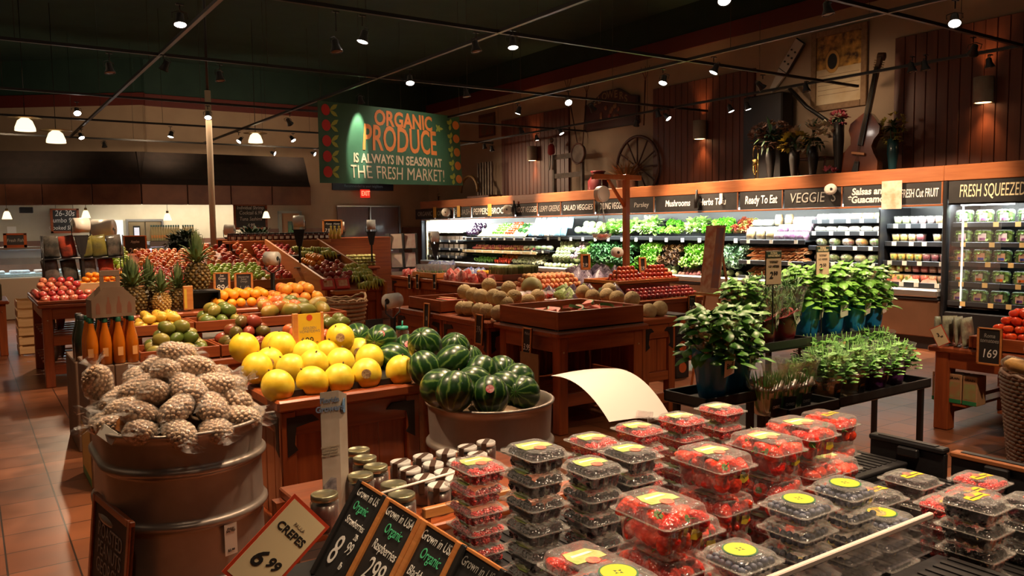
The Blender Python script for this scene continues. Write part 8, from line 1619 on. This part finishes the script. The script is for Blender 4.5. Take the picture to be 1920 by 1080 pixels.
for (u0, u1, vz, lab) in ((1500, 1560, 262, 'small dark side table under the lilies'),):
    a = wallpt(u0, 300, 10.4); b = wallpt(u1, 300, 10.4); t = thing('side_table', lab, 'table', (10.45, (a.y + b.y) / 2, 2.11)); Yh = abs(a.y - b.y) / 2; MB().bb(-.2, .2, -Yh, Yh, .42, .45, .006).bd('table_top', DARKW, t)
    for sx in (-.17, .17):
        for sy in (-Yh + .03, Yh - .03): MB().tube([(sx, sy, 0), (sx * .9, sy * .9, .2), (sx, sy, .42)], .016, 6).bd('leg', DARKW, t)
# dark shelving block with instrument case
a = wallpt(1445, 160, 10.6); tag(MB().bb(10.45, 10.72, a.y - .33, a.y + .42, 2.11, 3.62, .02).bd('instrument_case', pm('black_case', (.012, .008, .008), .6)), 'tall black instrument case standing beside the guitar headstock', 'case')
# flower sign, wagon wheel, wheat pot, red milk can, frames
s0, s1 = wallpt(1097, 220, 10.74), wallpt(1197, 220, 10.74); yc = (s0.y + s1.y) / 2; Wd = abs(s0.y - s1.y) / 2; z0, z1 = wallpt(1147, 240, 10.74).z, wallpt(1147, 168, 10.74).z
t = thing('flower_shop_sign', 'dark arched wall sign lettered FLOWERS with painted bouquet', 'sign', (10.75, yc, z0), rd(-90)); hh = z1 - z0
P = [(-Wd, 0), (Wd, 0), (Wd, hh * .72), (Wd * .7, hh * .78), (Wd * .3, hh), (-Wd * .3, hh), (-Wd * .7, hh * .78), (-Wd, hh * .72)]
MB().prism(P, -.02, .02, Matrix.Rotation(rd(90), 4, 'X')).bd('board', pm('sign_maroon', (.030, .008, .006), .5), t); MB().prism([(x * .93, z * .93 + hh * .03) for x, z in P], .021, .024, Matrix.Rotation(rd(90), 4, 'X')).bd('inner_panel', pm('sign_maroon2', (.055, .012, .010), .5), t)
for k, ch in enumerate('FLOWERS'):
    a = rd(48 - 16 * k); text(ch, t, (Wd * .78 * sin(-a), -.026, hh * .45 + Wd * .55 * cos(a) - .12), (rd(90), a * -1 * -1 if False else 0, 0), .20, pm('sign_dull_gold', (.22, .13, .06), .6), bold=.004)
q = MB(); rr = random.Random(5)
for k in range(12): q.sph((rr.uniform(-.28, .28), -.03, hh * .42 + rr.uniform(-.14, .12)), (.05, .01, .05), 8, 6)
q.bd('painted_flowers', pm('paint_red', (.14, .012, .010), .6, col2=(.2, .10, .03), scale=6), t)
wp = wallpt(1195, 285, 10.70); t = thing('wagon_wheel', 'large dark wagon wheel leaning on the wall behind the wheat', 'wheel', (10.70, wp.y, 2.11 + .60)); q = MB(); q.tube([(0, .58 * cos(2 * pi * i / 36), .58 * sin(2 * pi * i / 36)) for i in range(37)], .03, 6, False); q.bd('rim', DARKW, t)
for k in range(12): MB().cyl((0, 0, 0), (0, .56 * cos(k * pi / 6), .56 * sin(k * pi / 6)), .016, n=6).bd('spoke', DARKW, t)
MB().cyl((-.06, 0, 0), (.06, 0, 0), .07, n=14).bd('hub', DARKW, t)
p = wallpt(1175, 315, 10.3); t = thing('wheat_pot', 'clay pot of golden dried wheat above the scale post', 'plant', (10.3, p.y, 2.11)); MB().lathe([(.12, 0), (.16, .04), (.20, .34), (.215, .36), (.19, .36)], 18).bd('pot', pm('clay_pot', (.13, .045, .02), .6), t); q = MB(); rr = random.Random(8)
for i in range(150): a = rr.uniform(0, 6.28); d = Ve((cos(a) * rr.uniform(.1, .9), sin(a) * rr.uniform(.1, 1.4), 1)); q.leaf((.08 * cos(a), .08 * sin(a), .3), d, rr.uniform(.35, .55), .016, .7, 0, 4, 0, rr)
q.bd('wheat_stalks', FLC['wheat'], t)
p = wallpt(1125, 330, 10.2); t = thing('milk_can', 'dark red milk can standing behind the scale post arm', 'milk can', (10.15, p.y, 2.11)); MB().lathe([(.19, 0), (.20, .02), (.20, .34), (.13, .44), (.12, .5), (.15, .53), (.14, .54)], 20).bd('can_body', pm('milk_can_red', (.11, .008, .010), .4, coat=.3), t)
p = wallpt(1060, 330, 10.4); ZB = 2.11
t = thing('old_stand', 'pale distressed wooden stand with antique drum and tools', 'stand', (10.45, p.y, ZB)); PW = pm('distressed_wood', (.16, .12, .085), .7, col2=(.08, .055, .04), scale=6)
for sy in (-.5, .45): MB().bb(-.03, .03, sy - .03, sy + .03, 0, 1.0).bd('upright', PW, t)
for z in (.12, .55, .95): MB().bb(-.02, .02, -.5, .45, z - .05, z + .05).bd('cross_board', PW, t)
p2 = wallpt(1086, 288, 10.36); t = thing('antique_drum', 'round pale drum hanging on the distressed stand', 'drum', (10.36, p2.y, p2.z), 0); MB().cyl((-.04, 0, 0), (.03, 0, 0), .19, n=26, sm=False).bd('drum_head', PW, t); q = MB(); q.tube([(-.04, .2 * cos(2 * pi * i / 28), .2 * sin(2 * pi * i / 28)) for i in range(29)], .018, 6, False); q.bd('drum_rim', DARKW, t)
p2 = wallpt(1035, 290, 10.4); t = thing('doll_figure', 'small hanging puppet with red top and pale legs', 'puppet', (10.38, p2.y, p2.z - .2)); q = MB(); q.lathe([(.03, 0), (.08, .05), (.07, .2), (.03, .25)], 10, (0, 0, .18)); q.bd('red_top', pm('dull_red_cloth', (.25, .02, .02), .8), t); MB().sph((0, 0, .50), .055, 10, 8).bd('head', PW, t)
for sy in (-.035, .035): MB().tube([(0, sy, .2), (0, sy * 1.3, -.0), (-.02, sy * 1.5, -.12)], .02, 6).bd('leg', pm('pale_cloth', (.4, .36, .32), .8), t)
# orange crate label picture and wood slat chair at far end
p = wallpt(912, 235, 10.76); t = thing('fruit_crate_picture', 'small orange fruit label picture high on the wall past the banner', 'picture', (10.77, p.y, p.z), rd(-90)); MB().bb(-.36, .36, -.01, .015, -.28, .28).bd('frame', DARKW, t); MB().bb(-.31, .31, -.016, -.011, -.23, .20).bd('picture_print', pm('crate_print', (.20, .05, .015), .6, col2=(.10, .08, .03), scale=5), t)
p = wallpt(905, 345, 10.4); t = thing('slat_bench', 'old slatted wooden sled and hoop at the far end above the case', 'bench', (10.45, p.y, ZB))
for k in range(6): MB().bb(-.02, .02, -.35 + .12 * k, -.31 + .12 * k, .25, 1.05).bd('slat', PW, t)
MB().bb(-.2, .2, -.5, .5, 0, .25, .01).bd('base_crate', DARKW, t); q = MB(); q.tube([(-.1, .55 + .40 * cos(a), .35 + .40 * sin(a)) for a in [pi * i / 14 for i in range(15)]], .04, 6); q.bd('hoop', pm('ochre_wood', (.18, .09, .02), .6), t)
p = wallpt(822, 365, 10.2); q = MB(); rr = random.Random(1); t = thing('small_fir', 'small dark artificial fir at the far end of the case top', 'plant', (10.2, p.y, ZB))
for i in range(120): z = rr.uniform(.05, .5); r = (.55 - z) * .35; a = rr.uniform(0, 6.28); q.leaf((0, 0, z), Ve((cos(a), sin(a), .2)), r + .05, .02, .4, 0, 3, 0, rr)
q.bd('needles', GV, t); MB().cyl((0, 0, 0), (0, 0, .3), .02, n=6).bd('trunk', DARKW, t)
for (u0, v0, u1, v1, lab) in ((1100, 175, 1090, 300, 'long-handled pitchfork leaning on the wall'), (1065, 170, 1088, 300, 'crossed hay rake leaning on the wall'), (1210, 150, 1207, 235, 'forked dry branches standing against the wall')):
    a, b = wallpt(u0, v0, 10.7), wallpt(u1, v1, 10.6); q = MB(); q.tube([b, a], .014, 5)
    for e in (-.12, 0, .12): q.tube([a, a + Ve((0, e, .25))], .008, 4)
    tag(q.bd('farm_tool', DARKW), lab, 'tool')
# poster hanging at the Salsas board and board figures
p = at_x(1672, 364, 9.86); t = tag(MB().bb(9.855, 9.862, p.y - .135, p.y + .135, p.z - .19, p.z + .17).bd('hanging_poster', pm('pale_poster', (.72, .62, .52), .5, col2=(.72, .30, .18), scale=7)), 'pale poster with fruit print hanging over the Guacamole board', 'poster')
p = at_x(1352, 372, 9.88); t = tag(MB().bb(9.875, 9.885, p.y - .03, p.y + .03, p.z - .08, p.z + .08).bd('small_card', PAPER), 'small pale card clipped on the Herbs board', 'card')
for (u, lab) in ((860, 'yellow card clipped at the SQUASH board'), (893 + 25, 'yellow card clipped between PEPPERS and BROCCOLI'), (815, 'yellow card clipped at the ORGANIC board')):
    p = at_x(u, 393, 9.88); tag(MB().bb(9.875, 9.885, p.y - .07, p.y + .07, 1.85, 2.12).bd('yellow_card', pm('ochre_card', (.62, .36, .07), .5)), lab, 'card')
for (u, lab) in ((1308, 'black bottle-shaped cutout on the Mushrooms board'), (965, 'black bottle-shaped cutout beside the BROCCOLI board'), (1122, 'black bottle-shaped cutout beside the BOILING board')):
    p = at_x(u, 370, 9.86); tag(MB().lathe([(.05, 0), (.05, .18), (.02, .24), (.02, .30), (.01, .302)], 12, (9.84, p.y, 1.86)).bd('bottle_cutout', EBON), lab, 'decoration')
# spots added without lamp heads to wash the wall decor and cornice warmly
for y, pw in ((6.9, 24), (8.0, 8), (12.6, 8), (15.5, 3)): spot((9.62, y, 3.45), (10.7, y - .1, 3.3), pw, 95, WARM, .08, .9)
for y in (4.2, 6.4, 8.3, 10.4, 13.0, 15.5): spot((8.6, y, 3.35), (9.92, y, 2.1), 42, 60, WARM, .06, 1)
# ================================================================ seafood counter
DCS = pm('deli_steel', (.50, .50, .50), .3, .9); DGL = film('deli_glass', (.9, 1, 1), .12, .05, .1, 5, clear=.93)
t = thing('deli_case', 'long glass-fronted seafood counter case', 'counter case', (0, 0, 0))
MB().bb(-4.5, 4.6, 17.2, 18.1, 0, .78, .02).bd('lower_body', pm('deli_body', (.45, .38, .28), .5), t); MB().bb(-4.5, 4.6, 17.2, 18.1, 1.28, 1.33, .01).bd('top_deck', DCS, t)
q = MB()
q.loft([[Ve((x, 17.25, .80)), Ve((x, 17.12, 1.02)), Ve((x, 17.35, 1.28)), Ve((x, 17.36, 1.28)), Ve((x, 17.14, 1.02)), Ve((x, 17.26, .80))] for x in (-4.5, 4.6)], sm=False); q.bd('curved_glass', DGL, t)
MB().bb(-4.5, 4.6, 17.3, 18.05, .78, .84).bd('ice_bed', pm('crushed_ice', (.72, .78, .82), .4, col2=(.5, .56, .6), scale=30), t)
for k in range(7): MB().bb(-4.5 + k * 1.5, -4.46 + k * 1.5, 17.2, 18.1, .8, 1.28).bd('upright', DCS, t)
for (x, lab) in ((-.3, 1), (.8, 2), (1.9, 3)): area((x, 17.6, 1.26), (0, 0, 0), 1.0, .2, 12, (.85, .95, 1))
rr = random.Random(4)
for k in range(14): item('fish_tray', MB().bb(-.16, .16, -.2, .2, 0, .05, .01).mesh('fish_tray', pm('fish_%d' % (k % 3), ((.6, .25, .15), (.6, .55, .5), (.35, .3, .35))[k % 3], .4, col2=(.75, .7, .65), scale=20)), (-1.2 + k * .4, 17.65, .841), 'shallow tray of seafood on the ice of the counter', 'seafood tray', 'seafood trays', (0, 0, 0))
# doors, window and boards on the tiled wall
p0, p1 = at_y(240, 411, 19.5), at_y(303, 411, 19.5)
t = thing('cooler_doors', 'stainless double swing doors with a tall oval window', 'door', ((p0.x + p1.x) / 2, 19.56, 0)); Xw = (p1.x - p0.x) / 2
for s_ in (-1, 1): d = MB().bb(min(0, s_ * Xw) + .01, max(0, s_ * Xw) - .01, -.03, 0, .02, p0.z - .06, .005).bd('door_leaf', pm('warm_steel', (.36, .27, .15), .35, .9, col2=(.5, .4, .26), scale=2), t); 
MB().bb(-Xw * .72, -Xw * .30, -.036, -.031, 1.15, 1.72, .03).bd('window_seal', BLACK, t); MB().bb(-Xw * .66, -Xw * .36, -.040, -.037, 1.19, 1.68, .02).bd('window_pane', pm('lit_pane', (.5, .52, .58), .3, emit=(.7, .75, 1), estr=.35), t)
for a in ((-Xw - .04, Xw + .04, -.04, .02, p0.z - .05, p0.z), (-Xw - .04, -Xw, -.04, .02, 0, p0.z - .05), (Xw, Xw + .04, -.04, .02, 0, p0.z - .05)): MB().bb(*a).bd('door_frame', SILV, t)
p0, p1 = at_y(171, 413, 19.5), at_y(232, 450, 19.5); tag(MB().bb(p0.x, p1.x, 19.5, 19.56, 1.30, p0.z).bd('service_window', pm('lit_white_room', (.7, .75, .78), .5, emit=(.78, .88, 1), estr=.5)), 'bright white service window beside the steel doors', 'window'); 
for (u0, v0, u1, v1, y, ls, lab) in ((93, 391, 150, 437, 19.4, [('26-30s', .80, .17, CHALK), ('Jumbo 9.99', .52, .14, CHALK), ('Cooked Shrimp', .22, .12, CHALK)], 'framed chalkboard pricing jumbo cooked shrimp'), (437, 383, 502, 430, 18.5, [('Individual Shrimp', .86, .11, CHALK), ('Cocktail 6.99', .66, .12, CHALK), ('Tuna Sashimi', .42, .12, CHALK), ('4.99', .16, .12, CHALK)], 'framed chalkboard pricing shrimp cocktail and tuna sashimi')):
    a, b = at_y(u0, v0, y), at_y(u1, v1, y); w_, h_ = b.x - a.x, a.z - b.z; t = price_board(lab, ((a.x + b.x) / 2, y, b.z), 0, ls, w_, h_, 0, True, edge=.05, fmat=WX)
    for sx in (-w_ * .3, w_ * .3): MB().cyl((sx, 0, h_), (sx, 0, h_ + .35), .004, n=4).bd('hang_wire', BLACK, t)
p = at_y(42, 462, 16.6); price_board('small wood-framed board on a stake before the glass case', (at_y(30, 475, 16.9).x, 16.9, 1.33), 0, [('Fresh Fish', .5, .08, CHDIM)], .36, .26, 0, True, edge=.05, fmat=WX)
p = at_y(22, 432, 19.5); tag(MB().bb(p.x - .08, p.x + .08, 19.50, 19.51, p.z - .2, p.z + .08).bd('wall_notice', PAPER), 'white notice taped on the cream tiles', 'notice')
p = at_y(49, 394, 19.3); tag(MB().bb(p.x - .12, p.x + .12, 19.2, 19.4, p.z - .06, p.z + .06, .01).bd('wall_speaker', BLACK), 'black speaker box high on the tiled wall', 'speaker')
# bottle shelf
sh0, sh1 = at_y(277, 452, 17.0), at_y(366, 452, 17.0); t = thing('bottle_shelf', 'steel shelf unit of pale bottles before the cooler doors', 'shelf', (0, 0, 0)); MB().bb(sh0.x, sh1.x, 16.8, 17.15, sh0.z - .12, sh0.z - .0, .01).bd('shelf', DCS, t); MB().bb(sh0.x, sh1.x - .5, 16.8, 17.15, .70, .74).bd('shelf', DCS, t)
for x in (sh0.x + .02, sh1.x - .02): MB().bb(x - .02, x + .02, 16.85, 17.1, 0, sh0.z - .12).bd('upright', DCS, t)
GB = bottle(pm('pale_wine', (.55, .52, .28), .25, coat=.5), pm('teal_cap', (.08, .25, .28), .4), True); n_ = 0
for i in range(18):
    if i == 12: continue
    x = sh0.x + .06 + (sh1.x - sh0.x - .12) * i / 17; o = GB if n_ == 0 else dup(GB); n_ += 1; o.location = (x, 16.9, sh0.z + .001); o.scale = (.95, .95, 1.12); o['label'] = 'pale bottle in the row on the steel shelf before the cooler'; o['group'] = 'pale bottles on the steel shelf'
PUR = MB().lathe([(.035, 0), (.045, .08), (.046, .085), (.01, .086)], 10).mesh('tub', pm('purple_tub', (.25, .18, .45), .4, col2=(.7, .7, .75), scale=9))
for i in range(14): item('purple_tub', PUR, (sh0.x + .12 + (i % 7) * .10, 16.92, .741 + .088 * (i // 7)), 'small purple and white tub stacked on the lower steel shelf', 'tub', 'purple tubs', (0, 0, 0), 1)
area((sh0.x + .4, 16.75, sh0.z - .14), (0, 0, 0), .8, .1, 6, (.8, .8, 1))
# aisle-side small table, crates
table('small wooden table with wrapped breads at the far left edge', -.15, .42, 12.2, 13.2, .72, shelf=[.3]); tag(MB().bb(.05, .35, 12.4, 12.8, .721, .93, .01).bd('bread_crate', pm('olive_box', (.10, .08, .03), .6)), 'dark box carrying a woven basket on the small table', 'box')
wicker('small round basket on the dark box', .20, 12.6, .93, .12, .13, .11, False, rows=5, n=18)
BRD = MB().sph((0, 0, .04), (.10, .06, .045), 12, 8).mesh('loaf', LOAF)
for k in range(5): item('wrapped_bread', BRD, (-.05 + .1 * (k % 2), 12.35 + .16 * k, .722), 'small brown loaf on the small aisle table', 'bread', 'small loaves', (0, 0, j(1)), 1)
for k in range(2):
    t = thing('slatted_crate', 'pale slatted wooden crate on the floor beyond the apple table, %s' % ('lower one' if k == 0 else 'upper one'), 'crate', (.72, 12.4, .36 * k)); 
    for z in (.0, .12, .24): 
        for sy in (-.25, .25): MB().bb(-.22, .22, sy - .008, sy + .008, z + .02, z + .11).bd('slat', PINE, t)
        for sx in (-.22, .22): MB().bb(sx - .008, sx + .008, -.24, .24, z + .02, z + .11).bd('slat', PINE, t)
    for sx in (-.2, .2):
        for sy in (-.23, .23): MB().bb(sx - .015, sx + .015, sy - .015, sy + .015, 0, .355).bd('corner_post', PINE, t)
